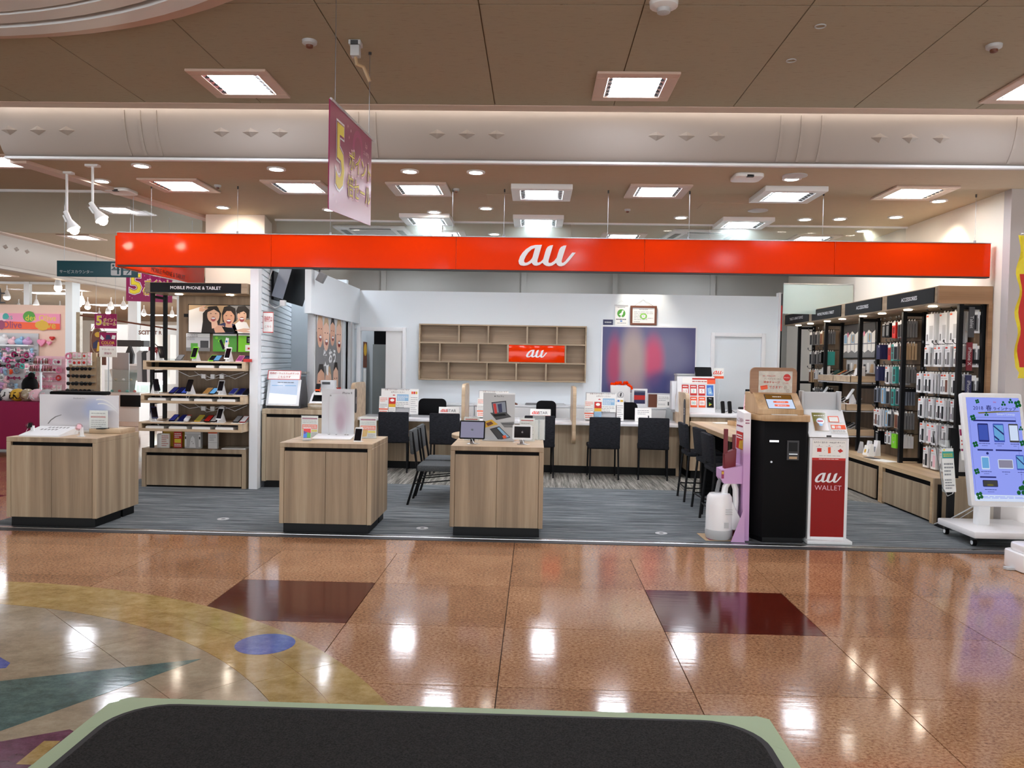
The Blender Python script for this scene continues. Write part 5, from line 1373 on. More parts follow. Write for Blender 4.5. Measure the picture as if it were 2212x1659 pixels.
t = thing('label_tape', 'grey desk box behind the coin counting machine', 'device', (-2.56, 9.68, .941)); MB().box(-.08, .09, 0, .12, 0, .34).build('body', 'light_grey', t, bev=.006); MB().box(-.06, .04, -.002, .0, .29, .32).build('display', 'dark_grey', t)
t = thing('direction_sign', 'small white sign with red Japanese lettering on the slat wall', 'sign', (-3.185, 9.36, 1.965))
tr = Matrix.Rotation(math.atan2(dirw.y, dirw.x), 3, 'Z')
fl = flat((0, 0, 0), X, Z, .125, .245, .006, ['paper'], 'x').build('board', 'paper', t)
MB().box(-.01, .01, .006, .03, .06, .12).build('clip', 'light_grey', t)
p = Pane(MB(), (0, -.001, 0), X, Z, .125, .245); 
for a in ((0, 0, 1, .04), (0, .96, 1, 1), (0, 0, .04, 1), (.96, 0, 1, 1)): p.r(*a, 'red', 1)
p.t('発券機は', .12, .2, .88, .48, 'red', 1, .01, stretch=True); p.t('こちら', .2, .58, .8, .82, 'red', 1, .01); p.mb.build('lettering', 'red', t)
# wall television seen from the side
tvb = A + dirw * .75 + nw * .03
t = thing('television', 'black television on a tilting bracket high on the slat wall', 'television', (tvb.x, tvb.y, 2.46), .05)
b = MB(); b.T = Matrix.Translation((.26, .05, 0)) @ Matrix.Rotation(.28, 4, 'Y') @ Matrix.Rotation(-.12, 4, 'Z')
b.box(-.025, .025, -.30, .40, -.22, .30).build('cabinet', 'black', t, bev=.01)
b2 = MB(); b2.T = b.T; b2.box(-.028, -.025, -.26, .36, -.19, .27).build('rear_cover', 'dark_grey', t)
b2 = MB(); b2.T = b.T; b2.box(-.19, .19, -.302, -.30, .0, .0).box(-.13, .02, -.303, -.298, -.20, .28, 'grey_blue').build('side_cover', 'grey_blue', t)
MB().box(0, .03, -.08, .2, -.18, .18).box(.03, .23, .02, .08, -.03, .03).build('bracket', 'frame_black', t)
MB().box(.16, .22, -.28, -.2, -.27, -.2).build('plug', 'white', t)
MB().tube([(.05, -.2, .2), (.0, -.26, .0), (.02, -.28, -.25), (.1, -.27, -.3), (.18, -.25, -.26)], .008, 6).build('cable', 'light_grey', t)
t = thing('ceiling_spot', 'dark track spotlight at the top of the white office partition', 'spotlight', (-2.74, 9.95, 2.66)); MB().box(-.10, .12, -.02, .02, .0, .03).cyl((0, 0, .0), (0, 0, -.06), .01, 8).build('arm', 'dark_grey', t); b = MB(); b.T = Matrix.Translation((.03, 0, -.09)) @ Matrix.Rotation(.5, 4, 'Y'); b.box(-.045, .045, -.045, .045, -.07, .05).build('head', 'mid_grey', t, bev=.006)
# poster of laughing faces on the sliding door
t = thing('door_poster', 'grey poster of laughing faces with white brush writing on the sliding door', 'poster', (-2.86, 10.93, 1.58))
flat((0, 0, 0), Y, Z, 1.34, 1.12, .008, ['mid_grey'], 'x').build('sheet', 'mid_grey', t)
p = Pane(MB(), (.001, 0, 0), Y, Z, 1.34, 1.12)
p.r(0, 0, 1, .22, 'light_grey', .6)
for k, (cx_, cy_, rx_, ry_, m) in enumerate(((.13, .2, .11, .2, 'skin'), (.36, .24, .12, .2, 'skin_light'), (.61, .2, .10, .17, 'skin'), (.88, .24, .12, .22, 'skin_light'), (.18, .82, .14, .22, 'skin'), (.46, .85, .13, .22, 'skin_light'), (.76, .8, .11, .22, 'skin_light'))):
    p.el(cx_, cy_, rx_, ry_, m, 1 + k * .1, 20); p.g([(cx_ - rx_ * .9, cy_ - ry_ * .5), (cx_ - rx_ * .5, cy_ - ry_ * 1.02), (cx_ + rx_ * .5, cy_ - ry_ * 1.02), (cx_ + rx_ * .9, cy_ - ry_ * .5), (cx_, cy_ - ry_ * .75)], 'hair' if k % 2 == 0 and k > 0 else 'tan', 2 + k * .1)
    p.el(cx_ + .01, cy_ + ry_ * .45, rx_ * .45, ry_ * .2, 'deep_red', 3, 12); p.el(cx_ + .01, cy_ + ry_ * .38, rx_ * .38, ry_ * .08, 'white', 4, 10)
    for s in (-1, 1): p.el(cx_ + s * rx_ * .4, cy_ - ry_ * .1, rx_ * .18, ry_ * .03, 'hair', 3, 8)
p.t('笑', .22, .42, .44, .62, 'white', 5, .03); p.t('おう', .46, .40, .74, .6, 'white', 5, .04); p.r(.78, .9, .99, 1, 'red', 4); p.g([(.36, .62), (.46, .6), (.44, .74), (.38, .72)], 'white', 5)
p.mb.build('picture', 'skin', t)
# lockers and things in the back office
for k in range(2):
    t = thing('locker', 'grey steel locker in the back office, %s of two' % W1[k], 'locker', (-2.56 + .38 * k, 13.3, 0), 0, 'grey lockers in the back office')
    MB().box(-.19, .185, .012, .45, 0, 1.8).build('cabinet', 'locker_grey', t); MB().box(-.183, .178, 0, .012, .91, 1.79).box(-.183, .178, 0, .012, .02, .9).build('door', 'locker_grey', t); MB().box(.09, .13, -.012, 0, 1.25, 1.33).build('handle', 'light_grey', t)
tag(MB().box(-.35, .4, 0, .3, 0, .24).box(-.1, .25, -.02, 0, .05, .2, 'white').build('storage_box', 'black_matte', loc=(-2.4, 13.4, 1.801)), 'black and white boxes on top of the lockers', 'box')
t = thing('wall_sheet', 'brown picture sheet hanging inside the doorway', 'poster', (-2.80, 12.95, 1.62)); flat((0, 0, 0), Y, Z, .28, .42, .004, ['brown'], 'x').build('sheet', 'brown', t); p = Pane(MB(), (.001, 0, 0), Y, Z, .28, .42); p.el(.5, .3, .4, .25, 'gold', 1); p.mb.build('print', 'gold', t)
t = thing('door_note', 'white hanging note below the brown sheet', 'paper', (-2.80, 12.95, 1.22)); flat((0, 0, 0), Y, Z, .2, .35, .004, ['paper'], 'x').build('sheet', 'paper', t)
for x, y, l in ((-1.02, 7.25, 'round steel floor outlet cover between the display cabinets'), (1.17, 7.28, 'round white floor outlet cover left of the vacuum display'), (-2.95, 7.45, 'round steel floor outlet cover near the left cabinet')):
    t = thing('floor_outlet', l, 'outlet cover', (x, y, .003)); annulus(MB(), (0, 0), .022, .055, 0, .005, 0, 2 * PI, 20, 'light_grey').build('ring', 'light_grey', t); MB().cyl((0, 0, 0), (0, 0, .003), .022, 14).build('plug', 'dark_grey', t)
# ================================================================== CASH CHARGE KIOSK
k = thing('charge_kiosk', 'black payment kiosk with oak head panel and small screen', 'kiosk', (0, 0, 0))
pl = [(2.0, 7.0), (2.365, 7.0), (2.40, 7.06), (2.40, 7.50), (1.945, 7.50), (1.935, 7.16)]
MB().prism(pl, 'z', .05, 1.07).build('body', 'black_matte', k, bev=.003, seg=1)
MB().prism([(2.01, 7.02), (2.36, 7.02), (2.38, 7.48), (1.955, 7.48), (1.95, 7.18)], 'z', .003, .05).build('plinth', 'black', k)
MB().prism([(1.995, 6.975), (2.385, 6.975), (2.41, 7.05), (2.41, 7.51), (1.935, 7.51), (1.925, 7.15)], 'z', 1.07, 1.125).build('ledge', 'kiosk_wood', k, bev=.004, seg=1)
h = MB().prism([(7.03, 1.125), (7.03, 1.17), (7.22, 1.31), (7.50, 1.31), (7.50, 1.125)], 'x', 1.955, 2.345)
h.build('head', 'kiosk_wood', k, bev=.003, seg=1)
v5 = V((0, .19, .14)).normalized(); p = Pane(MB(), (2.15, 7.125, 1.24), X, v5, .39, .236, .001)
p.r(.22, .10, .84, .95, 'black', 1); p.r(.235, .13, .825, .93, 'screen_pale', 1.5); p.r(.235, .13, .825, .40, 'screen_bronze', 2); p.rr(.38, .5, .72, .62, .01, 'orange', 2.5); p.rr(.38, .7, .72, .82, .01, 'orange', 2.5); p.ln(.45, .53, .65, .59, 1, 'paper', 3); p.ln(.45, .73, .65, .79, 1, 'paper', 3); p.ln(.4, .2, .6, .3, 1, 'paper', 3)
p.mb.build('screen', 'screen_pale', k)
g = Pane(MB(), (2.15, 7.125, 1.24), X, v5, .39, .236, .001)
for a in range(6):
    for b in range(6):
        if (a - 2.5) ** 2 + (b - 2.5) ** 2 < 8: g.el(.06 + a * .02, .38 + b * .04, .005, .01, 'dark_grey', 1, 6)
g.mb.build('speaker_grille', 'dark_grey', k)
MB().box(2.06, 2.28, 6.985, 7.02, 1.126, 1.13).build('receipt_slot', 'white', k)
MB().prism([(2.14 + a, 1.415 + b) for a, b in rrect(.415, .245, .045, 5)], 'y', 7.24, 7.27).build('header_panel', 'kiosk_header_wood', k, bev=.003, seg=1)
p = Pane(MB(), (2.155, 7.239, 1.405), X, Z, .30, .20)
p.r(0, 0, 1, 1, 'inlay_cream', .5); p.r(0, .97, 1, 1.02, 'red', 1)
p.au(.155, .215, .045, 'text_red', 1.5); p.t('WALLET', .21, .18, .52, .25, 'text_red', 1.5); p.t('プリペイドカードへ', .12, .31, .70, .385, 'brown', 1.5); p.t('現金チャージ', .1, .44, .68, .56, 'text_red', 1.5, .02); p.t('（入金）', .68, .48, .95, .57, 'text_red', 1.5); p.t('できます！', .30, .66, .72, .78, 'text_red', 1.5, .01)
p.g([(.05, .68), (.26, .62), (.28, .80), (.08, .86)], 'orange', 1.5); p.g([(.06, .70), (.26, .645), (.262, .665), (.062, .72)], 'red', 2)
n = 28
p.g([(.84 + (.115 if i % 2 else .1) * math.cos(-2 * PI * i / n), .28 + (.172 if i % 2 else .15) * math.sin(-2 * PI * i / n)) for i in range(n)], 'red', 1.5); p.t('かんたん', .755, .24, .925, .32, 'paper', 2.2)
for a, b in ((.8, .73), (.87, .87)): p.el(a, b, .045, .068, 'brown', 1.5, 14); p.el(a, b, .037, .056, 'inlay_cream', 2, 14); p.el(a, b, .012, .018, 'brown', 2.5, 8)
p.mb.build('notice', 'inlay_cream', k)
MB().box(2.045, 2.125, 6.992, 7.0, .888, .905).build('card_slot', 'silver', k); MB().cyl((2.065, 7.0, .715), (2.065, 6.99, .715), .009, 12).build('lock', 'steel', k)
MB().box(2.198, 2.30, 6.99, 7.0, .735, .905).box(2.212, 2.286, 6.986, 6.99, .81, .89, 'black').box(2.212, 2.286, 6.982, 6.99, .785, .79, 'silver').box(2.215, 2.283, 6.984, 6.99, .745, .765, 'tan').build('bill_slot', 'dark_grey', k)
# ================================================================== WALLET STAND
w = thing('wallet_stand', 'white and red au WALLET display stand with tilted tablet top', 'display stand', (2.575, 7.03, 0))
MB().box(-.185, .205, -.05, .36, .003, .035).build('base', 'white', w, bev=.006)
b = MB().box(-.17, -.145, 0, .26, .035, .93).box(.145, .17, 0, .26, .035, .93).box(-.145, .145, 0, .02, .035, .06).box(-.145, .145, .24, .26, .035, .93).box(-.145, .145, 0, .26, .91, .93)
b.build('frame', 'white', w, bev=.004, seg=1)
MB().box(-.145, .145, .004, .009, .06, .755).build('front_panel', 'red_acrylic', w)
MB().box(-.145, .145, .002, .010, .755, .91).build('info_panel', 'paper', w)
p = Pane(MB(), (0, .0015, .8325), X, Z, .29, .155); p.t('もれなく当たる！WALLET ポイント', .04, .06, .96, .18, 'text_dark', 1, .01); p.r(.14, .45, .27, .66, 'red', 1); p.g([(.46, .4), (.54, .38), (.55, .72), (.47, .74)], 'orange', 1); p.g([(.75, .58), (.84, .46), (.92, .6), (.82, .7)], 'red', 1)
for a in (.2, .5, .82): p.el(a, .29, .012, .022, 'dark_grey', 1, 8); p.ln(a - .1, .33, a + .1, .37, 1, 'light_grey', 1)
for a in (.36, .66): p.el(a, .57, .008, .015, 'dark_grey', 1, 6)
p.ln(.2, .85, .85, .9, 1, 'text_grey', 1); p.mb.build('print', 'text_dark', w)
p = Pane(MB(), (0, .0035, .4075), X, Z, .29, .695); p.r(0, 0, 1, .03, 'red', 1); p.ln(.2, .008, .8, .022, 1, 'paper', 2); p.au(.5, .25, .125, 'white', 1); p.t('WALLET', .1, .345, .90, .41, 'pale_pink', 1, -.012); p.mb.build('lettering', 'white', w)
v6 = V((0, .17, .235)).normalized()
MB().prism([(-.01, .935), (.16, 1.17), (.26, 1.17), (.26, .935)], 'x', -.18, .165).build('top_box', 'white', w, bev=.004, seg=1)
q = Pane(MB(), (-.005, .072, 1.055), X, v6, .33, .285, .001)
q.r(.16, .12, .53, .78, 'screen_olive', 1); q.g([(.16, .45), (.53, .45), (.53, .78), (.16, .78)], 'screen_bronze', 1.4); q.el(.345, .43, .10, .11, 'screen_pale', 2, 16); q.el(.345, .56, .05, .05, 'screen_sky', 2, 12); q.ln(.27, .40, .42, .47, 1, 'red', 3, .8); q.ln(.2, .2, .5, .26, 1, 'paper', 2)
q.r(.57, .24, .85, .46, 'orange', 1); q.r(.595, .27, .83, .44, 'paper', 1.5)
q.r(.58, .50, .99, .86, 'white_matte', 1.5); q.r(.60, .56, .98, .72, 'orange', 2); q.t('2倍', .72, .58, .86, .70, 'white', 2.6, .02); q.r(.62, .59, .7, .69, 'paper', 2.6); q.ln(.62, .75, .95, .83, 2, 'text_grey', 2.2)
q.mb.build('tablet_print', 'screen_olive', w)
MB().box(-.03, .01, -.014, -.008, .94, .955).build('latch', 'dark_grey', w)
MB().box(-.20, -.18, .15, .24, 1.16, 1.335).box(.13, .15, .15, .24, 1.16, 1.335).box(-.18, .13, .21, .24, 1.16, 1.325).build('back_panel', 'light_grey', w, bev=.003, seg=1)
# ================================================================== PINK VACUUM DISPLAY BOARD
t = thing('promo_board', 'lilac and white cardboard promotion board standing sideways by the kiosk', 'display board', (0, 0, 0))
MB().prism([(7.06, .003), (7.09, 1.13), (7.34, 1.15), (7.46, .003)], 'x', 1.845, 1.905).build('board', 'lilac_board', t)
MB().prism([(6.98, .003), (7.06, .003), (7.075, .32)], 'x', 1.845, 1.85, 'lilac').prism([(1.73, .004), (1.845, .004), (1.845, .32)], 'y', 6.985, 6.989, 'lilac').build('foot', 'lilac', t)
MB().prism([(1.685, .50), (1.845, .50), (1.845, .66), (1.66, .62), (1.66, .54)], 'y', 7.10, 7.30).build('shelf_box', 'lilac', t)
p = Pane(MB(), (1.75, 7.099, .58), X, Z, .18, .16); p.g([(-.45, .25), (-.05, .1), (.02, .75), (-.4, .8)], 'magenta', 1); p.g([(-.4, .3), (-.1, .2), (-.05, .5), (-.3, .55)], 'gold', 2); p.mb.T = Matrix.Translation((.045, 0, 0)); 
p = Pane(MB(), (1.672, 7.099, .58), X, Z, .022, .07); p.r(0, 0, 1, 1, 'magenta', 1); p.r(.1, .1, .9, .45, 'gold', 2); p.mb.build('sticker', 'magenta', t)
p = Pane(MB(), (1.844, 7.22, .95), -Y, Z, .26, .30); p.t('auご利用中', .1, .05, .9, .2, 'magenta', 1); p.ln(.1, .26, .9, .36, 1, 'magenta', 1); p.r(.05, .48, .95, 1, 'red', 1); p.ln(.12, .55, .85, .7, 2, 'paper', 2); p.g([(.5, .75), (.95, .7), (.95, .98), (.4, .98)], 'gold', 2); p.mb.build('print', 'magenta', t)
p = Pane(MB(), (1.875, 7.088, 1.0), X, Z, .05, .2); p.ln(.15, .1, .85, .6, 4, 'magenta', 1); p.r(.1, .7, .9, 1, 'red', 1); p.mb.build('edge_print', 'magenta', t)
vc = thing('vacuum_cleaner', 'white handy vacuum cleaner with grey hose standing before the promotion board', 'vacuum', (1.655, 7.13, .008))
MB().lathe([(.105, .0), (.115, .03), (.118, .10), (.115, .30), (.108, .375), (.09, .40), (.03, .405)], n=24).build('body', 'white_gloss', vc, smooth=True)
MB().lathe([(.108, .001), (.1185, .03), (.1205, .075), (.119, .085)], n=24).build('base_band', 'light_grey', vc, smooth=True)
b = MB().prism([(.02, .40), (.07, .40), (.19, .17), (.18, .08), (.10, .08)], 'y', -.06, .06); b.build('side_shell', 'white', vc, bev=.02)
pts = [(.04, 0, .38), (.05, 0, .46), (.085, 0, .51), (.12, 0, .50), (.14, 0, .44), (.145, 0, .33), (.135, 0, .22)]
MB().tube(pts, [.03, .028, .026, .026, .026, .026, .03], 10).build('handle', 'white', vc, smooth=True)
pts = [(-.02, .03, .39), (.0, .03, .50), (.05, .04, .56), (.11, .04, .56), (.16, .04, .50), (.17, .04, .40), (.165, .03, .25)]
MB().tube(pts, .019, 10).build('hose', 'mid_grey', vc, smooth=True)
for z in (.23, .25, .27): MB().box(.03, .09, -.118, -.108, z, z + .006).build('vent', 'light_grey', vc)
MB().box(.02, .06, -.119, -.112, .11, .16).build('label', 'light_grey', vc)
t = thing('vacuum_nozzle', 'dark red crevice nozzles standing in the lilac shelf box', 'nozzle', (1.745, 7.18, .62))
MB().prism([(-.05, .0), (.05, .0), (.055, .19), (-.05, .14)], 'y', -.04, .04).build('brush_head', 'wine', t, bev=.006)
MB().box(-.05, -.02, -.02, .02, .12, .36).build('tube', 'wine', t); MB().box(.03, .055, -.0, .03, .15, .31).build('tube', 'wine', t)
t = thing('vacuum_tube', 'dark red curved tube hanging behind the white vacuum cleaner', 'nozzle', (1.80, 7.25, .003)); MB().tube([(-.04, 0, .50), (.02, 0, .47), (.035, .0, .40), (.02, 0, .2), (.01, 0, .0)], .03, 8).build('tube', 'wine', t)
t = thing('floor_card', 'flat printed card in yellow and magenta under the vacuum cleaner', 'card', (1.68, 7.12, .003)); MB().prism([(-.16, -.10), (.12, -.10), (.15, .20), (-.18, .20)], 'z', 0, .003).build('card', 'tan', t); p = Pane(MB(), (-.03, .0, .0035), X, Y, .24, .18); p.g([(.05, .3), (.5, .2), (.6, .9), (.1, .95)], 'magenta', 1); p.g([(.1, .1), (.8, .1), (.6, .4)], 'gold', 2); p.mb.build('print', 'magenta', t)
# ================================================================== DIGITAL SIGNAGE ON CASTERS
sgn = thing('digital_signage', 'white tilted digital sign on casters showing a spring phone lineup', 'digital signage', (0, 0, 0))
MB().box(3.82, 4.52, 6.98, 7.62, .085, .145).build('base', 'white_gloss', sgn, bev=.012)
for x, y in ((3.87, 7.08), (3.87, 7.55), (4.46, 7.08), (4.46, 7.55)):
    c = MB().cyl((x - .016, y, .033), (x + .016, y, .033), .03, 14).box(x - .02, x + .02, y - .015, y + .02, .05, .088, 'dark_grey').cyl((x - .018, y, .033), (x - .0165, y, .033), .02, 12, 'white')
    c.build('caster', 'black', sgn)
MB().box(4.02, 4.13, 7.30, 7.38, .14, .60).build('column', 'white', sgn, bev=.004, seg=1)
v7 = V((0, .235, 1)).normalized(); n7 = V((0, -1, .235)).normalized()
c7 = V((4.165, 7.29, .84))
flat(c7, X, v7, .545, 1.03, .07, ['white'], 'x').build('cabinet', 'white', sgn, bev=.018)
S = Pane(MB(), c7 + n7 * .0005, X, v7, .475, .94, .0009)
S.r(0, 0, 1, 1, 'screen_blue', 1)
S.r(0, .94, 1, 1, 'screen_pale', 1.2)
S.t('2018', .12, .085, .31, .125, 'screen_ink', 3); S.t('春', .36, .07, .47, .135, 'screen_ink', 3, .01); S.t('ラインナップ', .50, .09, .93, .128, 'screen_ink', 3, .015)
S.g([(.2, .148), (.55, .133), (.98, .128), (.98, .134), (.6, .145), (.22, .16)], 'screen_olive', 2); S.t('Smart Lineup', .5, .15, .95, .18, 'screen_pale', 2); S.t('au', .51, .035, .56, .055, 'red', 3)
def clover(x, y, r, q=4):
    for i in range(q): 
        a = 2 * PI * i / q + .5; S.el(x + r * .8 * math.cos(a), y + r * .45 * math.sin(a), r * .62, r * .36, 'screen_green', 3 + .1 * i, 10)
for a in ((.21, .04, .03, 4), (.7, .06, .034, 3), (.84, .035, .034, 3), (.97, .06, .05, 4), (.36, .165, .03, 3), (.1, .2, .04, 4), (.1, .46, .04, 4), (.08, .72, .04, 4), (.98, .44, .04, 4), (.98, .3, .03, 3), (.86, .9, .06, 3), (1.0 - .05, .85, .07, 3), (.09, .95, .05, 4)): clover(*a)
S.r(.1, .22, .9, .235, 'screen_ink', 2); S.r(.13, .505, .42, .52, 'screen_ink', 2); S.r(.47, .505, .96, .52, 'screen_ink', 2); S.r(.13, .765, .43, .78, 'screen_ink', 2)
S.r(.03, .195, .9, .197, 'screen_ink', 2); S.r(.9, .195, .903, .9, 'screen_ink', 2); S.r(.03, .195, .033, .9, 'screen_ink', 2)
def sphone(x0, y0, x1, y1, scr, edge='screen_ink'):
    S.rr(x0, y0, x1, y1, .008, edge, 2); S.r(x0 + .012, y0 + (y1 - y0) * .08, x1 - .012, y1 - (y1 - y0) * .1, scr, 3)
sphone(.17, .255, .37, .435, 'screen_mid'); sphone(.46, .255, .66, .435, 'screen_sky', 'screen_mid'); sphone(.75, .255, .93, .435, 'screen_pale', 'dark_grey')
S.g([(.47, .27), (.65, .35), (.65, .37), (.47, .285)], 'screen_ink', 4); S.g([(.47, .37), (.56, .41), (.54, .42), (.47, .39)], 'screen_ink', 4)
sphone(.18, .575, .33, .70, 'screen_sky', 'screen_pale'); sphone(.49, .60, .77, .69, 'screen_lilac', 'screen_pale'); sphone(.83, .555, .98, .70, 'screen_sky', 'screen_mid'); S.g([(.84, .57), (.97, .64), (.97, .655), (.84, .585)], 'screen_ink', 4)
sphone(.17, .80, .45, .865, 'dark_grey', 'screen_ink'); S.r(.25, .84, .36, .855, 'screen_olive', 4)
for a in ((.17, .445, .38), (.46, .445, .64), (.76, .445, .92), (.16, .715, .36), (.55, .715, .7), (.84, .715, .97), (.2, .885, .42)): S.ln(a[0], a[1], a[2], a[1] + .012, 1, 'screen_ink', 2); S.ln(a[0] + .05, a[1] + .022, a[2] - .05, a[1] + .03, 1, 'screen_ink', 2)
S.el(.31, .545, .025, .013, 'screen_ink', 2, 10); S.ln(.1, .95, .9, .975, 2, 'screen_blue', 2)
S.mb.build('screen', 'screen_blue', sgn)
MB().tube([(4.08, 7.45, .3), (4.0, 7.72, .12), (3.96, 7.95, .02)], .006, 5).tube([(4.1, 7.45, .28), (4.05, 7.72, .1), (4.02, 7.98, .02)], .004, 5).build('cable', 'light_grey', sgn)
t = thing('leaflet_rack', 'clear tilted leaflet rack with blue and red leaflets beside the digital sign', 'leaflet rack', (3.98, 7.78, .62), .25)
v8 = V((0.1, .25, 1)).normalized()
fl = flat((0, 0, 0), X, v8, .15, .50, .004, ['acrylic'], 'x').build('rack', 'acrylic', t)
for dz, h_, fn in ((.02, .30, lambda p: (p.r(0, .1, 1, .32, 'teal', 1), p.ln(.1, .16, .9, .28, 2, 'yellow', 2), p.ln(.1, .45, .9, .9, 4, 'text_grey', 1), p.el(.2, .05, .08, .03, 'yellow', 1, 8))), (-.12, .26, lambda p: (p.t('スマート', .1, .04, .9, .12, 'blue', 1), p.ln(.1, .16, .9, .24, 1, 'red', 1), p.ln(.1, .3, .9, .9, 6, 'text_grey', 1)))):
    o = V((0, -.012 - (.02 if dz < 0 else 0), dz))
    q = flat(o + v8 * .0, X, v8, .13, h_, .005, ['paper'], 'x').build('leaflet', 'paper', t); p = Pane(MB(), o + V((0, -.001, 0)), X, v8, .13, h_); fn(p); p.mb.build('print', 'paper', q)
MB().tube([(-.10, .08, .33), (-.09, -.05, -.2), (-.06, -.08, -.28), (.02, -.06, -.26), (.08, .05, .2)], .005, 5).build('wire_frame', 'silver', t)
t = thing('rack_pole', 'black pole carrying the clear leaflet rack', 'stand', (4.06, 7.86, 0)); MB().box(-.03, .03, -.02, .02, .004, .98).box(-.1, .1, -.1, .1, .004, .02).build('pole', 'frame_black', t)
t = thing('promo_flyer', 'red and white flyer standing behind the digital sign', 'flyer', (4.12, 7.75, .85), .3); flat((0, 0, 0), X, v8, .10, .34, .004, ['paper'], 'x').build('sheet', 'paper', t); p = Pane(MB(), (0, -.001, 0), X, v8, .10, .34); p.r(0, .12, 1, .3, 'magenta', 1); p.ln(.1, .4, .9, .6, 2, 'red', 1); p.r(0, .68, 1, .74, 'magenta', 1); p.mb.build('print', 'magenta', t)
t = thing('wall_box', 'black box mounted at the end of the accessory shelf', 'box', (4.44, 7.95, 1.10)); MB().box(-.07, .07, 0, .12, -.08, .12).build('box', 'black_matte', t, bev=.003)
# ================================================================== BANNER FLAG AT THE RIGHT EDGE
t = thing('banner_stand', 'yellow and red banner flag on a white water tank base at the right edge', 'banner', (3.98, 6.27, 0))
MB().prism(rrect(.50, .34, .08), 'z', .003, .14).prism(rrect(.44, .28, .08), 'z', .14, .20).build('tank_base', 'white_gloss', t, bev=.012)
MB().prism(rrect(.62, .06, .02), 'z', .003, .02).build('foot', 'light_grey', t)
MB().tube([(.05, 0, .2), (.05, 0, 2.62)], .012, 8).tube([(.05, 0, 2.6), (-.27, 0, 2.6)], .006, 6).build('pole', 'white', t)
nz = 26; fv = []; 
for i in range(nz + 1):
    z = 1.49 + 1.1 * i / nz; wv = .012 * math.sin(i * .9)
    fv += [(-.285 + (.03 if i < 2 else 0) + wv, .012 * math.sin(i * .7), z), (-.255 + wv, .01, z), (.04, 0, z)]
ff = []; fm = []
for i in range(nz):
    a = 3 * i
    ff += [(a, a + 1, a + 4, a + 3), (a + 1, a + 2, a + 5, a + 4)]; fm += ['yellow', 'yellow' if i > 18 or i < 2 else 'red']
MB().add(fv, ff, fm).build('cloth', 'yellow', t)
p = Pane(MB(), (-.11, -.02, 2.15), X, Z, .28, .8); p.t('春', .05, .05, .9, .3, 'white', 1, .03); p.t('得', .05, .36, .9, .62, 'white', 1, .03); p.mb.build('lettering', 'white', t)
# ================================================================== ACCESSORY SHELVES ALONG THE RIGHT WALL
BAYS = [8.06, 9.27, 10.50, 11.74, 12.98]
HT = ['ACCESSORIES', 'ACCESSORIES', 'MOBILE PHONE & TABLET', 'TABLET & SMART DEVICE']
BN = ['first bay by the entrance', 'second bay', 'third bay', 'fourth bay at the back']
racks = []
for i in range(4):
    y0, y1 = BAYS[i], BAYS[i + 1]
    t = thing('accessory_shelf', 'black framed oak accessory shelf, ' + BN[i], 'shelf unit', (0, 0, 0), 0, 'accessory shelves along the right wall')
    racks.append(t)
    MB().box(4.47, 4.49, y0 + .01, y1 - .01, .46, 2.22).build('back_panel', 'oak_dark' if i != 0 else 'oak_dark', t)
    MB().box(3.97, 4.49, y0 + .001, y1 - .001, 2.20, 2.375).build('header', 'oak_y', t, bev=.002, seg=1)
    hs = MB().box(3.962, 3.97, y0 + .05, y1 - .09, 2.215, 2.365).build('header_sign', 'frame_black', t)
    p = Pane(MB(), (3.9615, (y0 + y1) / 2 - .02, 2.29), -Y, Z, 1.0, .14); 
    wd = .36 if i < 2 else .62
    p.t(HT[i], .5 - wd / 2, .3, .5 + wd / 2, .7, 'white', 1, .01); p.mb.build('lettering', 'white', hs)
    for yy in (y0 + .33, y0 + .88): MB().cyl((4.09, yy, 2.192), (4.09, yy, 2.2), .042, 16).build('header_lamp', 'lamp_shelf', t)
    # base cabinet
    MB().box(3.985, 4.49, y0 + .001, y1 - .001, .415, .46).box(3.985, 4.49, y0 + .001, y0 + .05, .0, .415).box(3.985, 4.49, y1 - .05, y1 - .001, .0, .415).build('base', 'oak_top_y', t, bev=.002, seg=1)
    MB().box(4.02, 4.04, y0 + .05, y1 - .05, .0, .415).build('recess', 'black_matte', t)
    MB().box(3.988, 4.008, y0 + (.055 if i == 0 else .14), y1 - .055, .025, .365).build('drawer', 'oak', t, bev=.001, seg=1)
    ys_ = [y0 + .04, y1 - .02] if i == 3 else [y0 + .04]
    for yy in ys_:
        MB().box(4.20, 4.245, yy - .022, yy + .022, .46, 2.2).build('post', 'frame_black', t)
        MB().box(4.43, 4.47, yy - .022, yy + .022, .46, 2.2).build('post', 'frame_black', t)
        for z in (.50, 1.3, 2.17) if i else (.5, 1.32, 1.63, 2.17):
            MB().box(4.245, 4.43, yy - .012, yy + .012, z - .02, z + .02).build('cross_bar', 'frame_black', t)
# oak cheek at the end of the run
t = thing('end_panel', 'oak end cheek closing the accessory shelves at the entrance', 'panel', (0, 0, 0))
MB().box(3.97, 4.49, 8.02, 8.058, 2.20, 2.375).build('header_cheek', 'endcap_wood', t); MB().box(4.455, 4.495, 8.02, 8.058, .46, 2.20).build('upright', 'endcap_wood', t)
MB().box(3.985, 4.49, 8.03, 8.058, 0, .46).build('base_cheek', 'oak', t); MB().box(4.02, 4.05, 8.0, 8.03, 0, .40).build('gap', 'black', t)
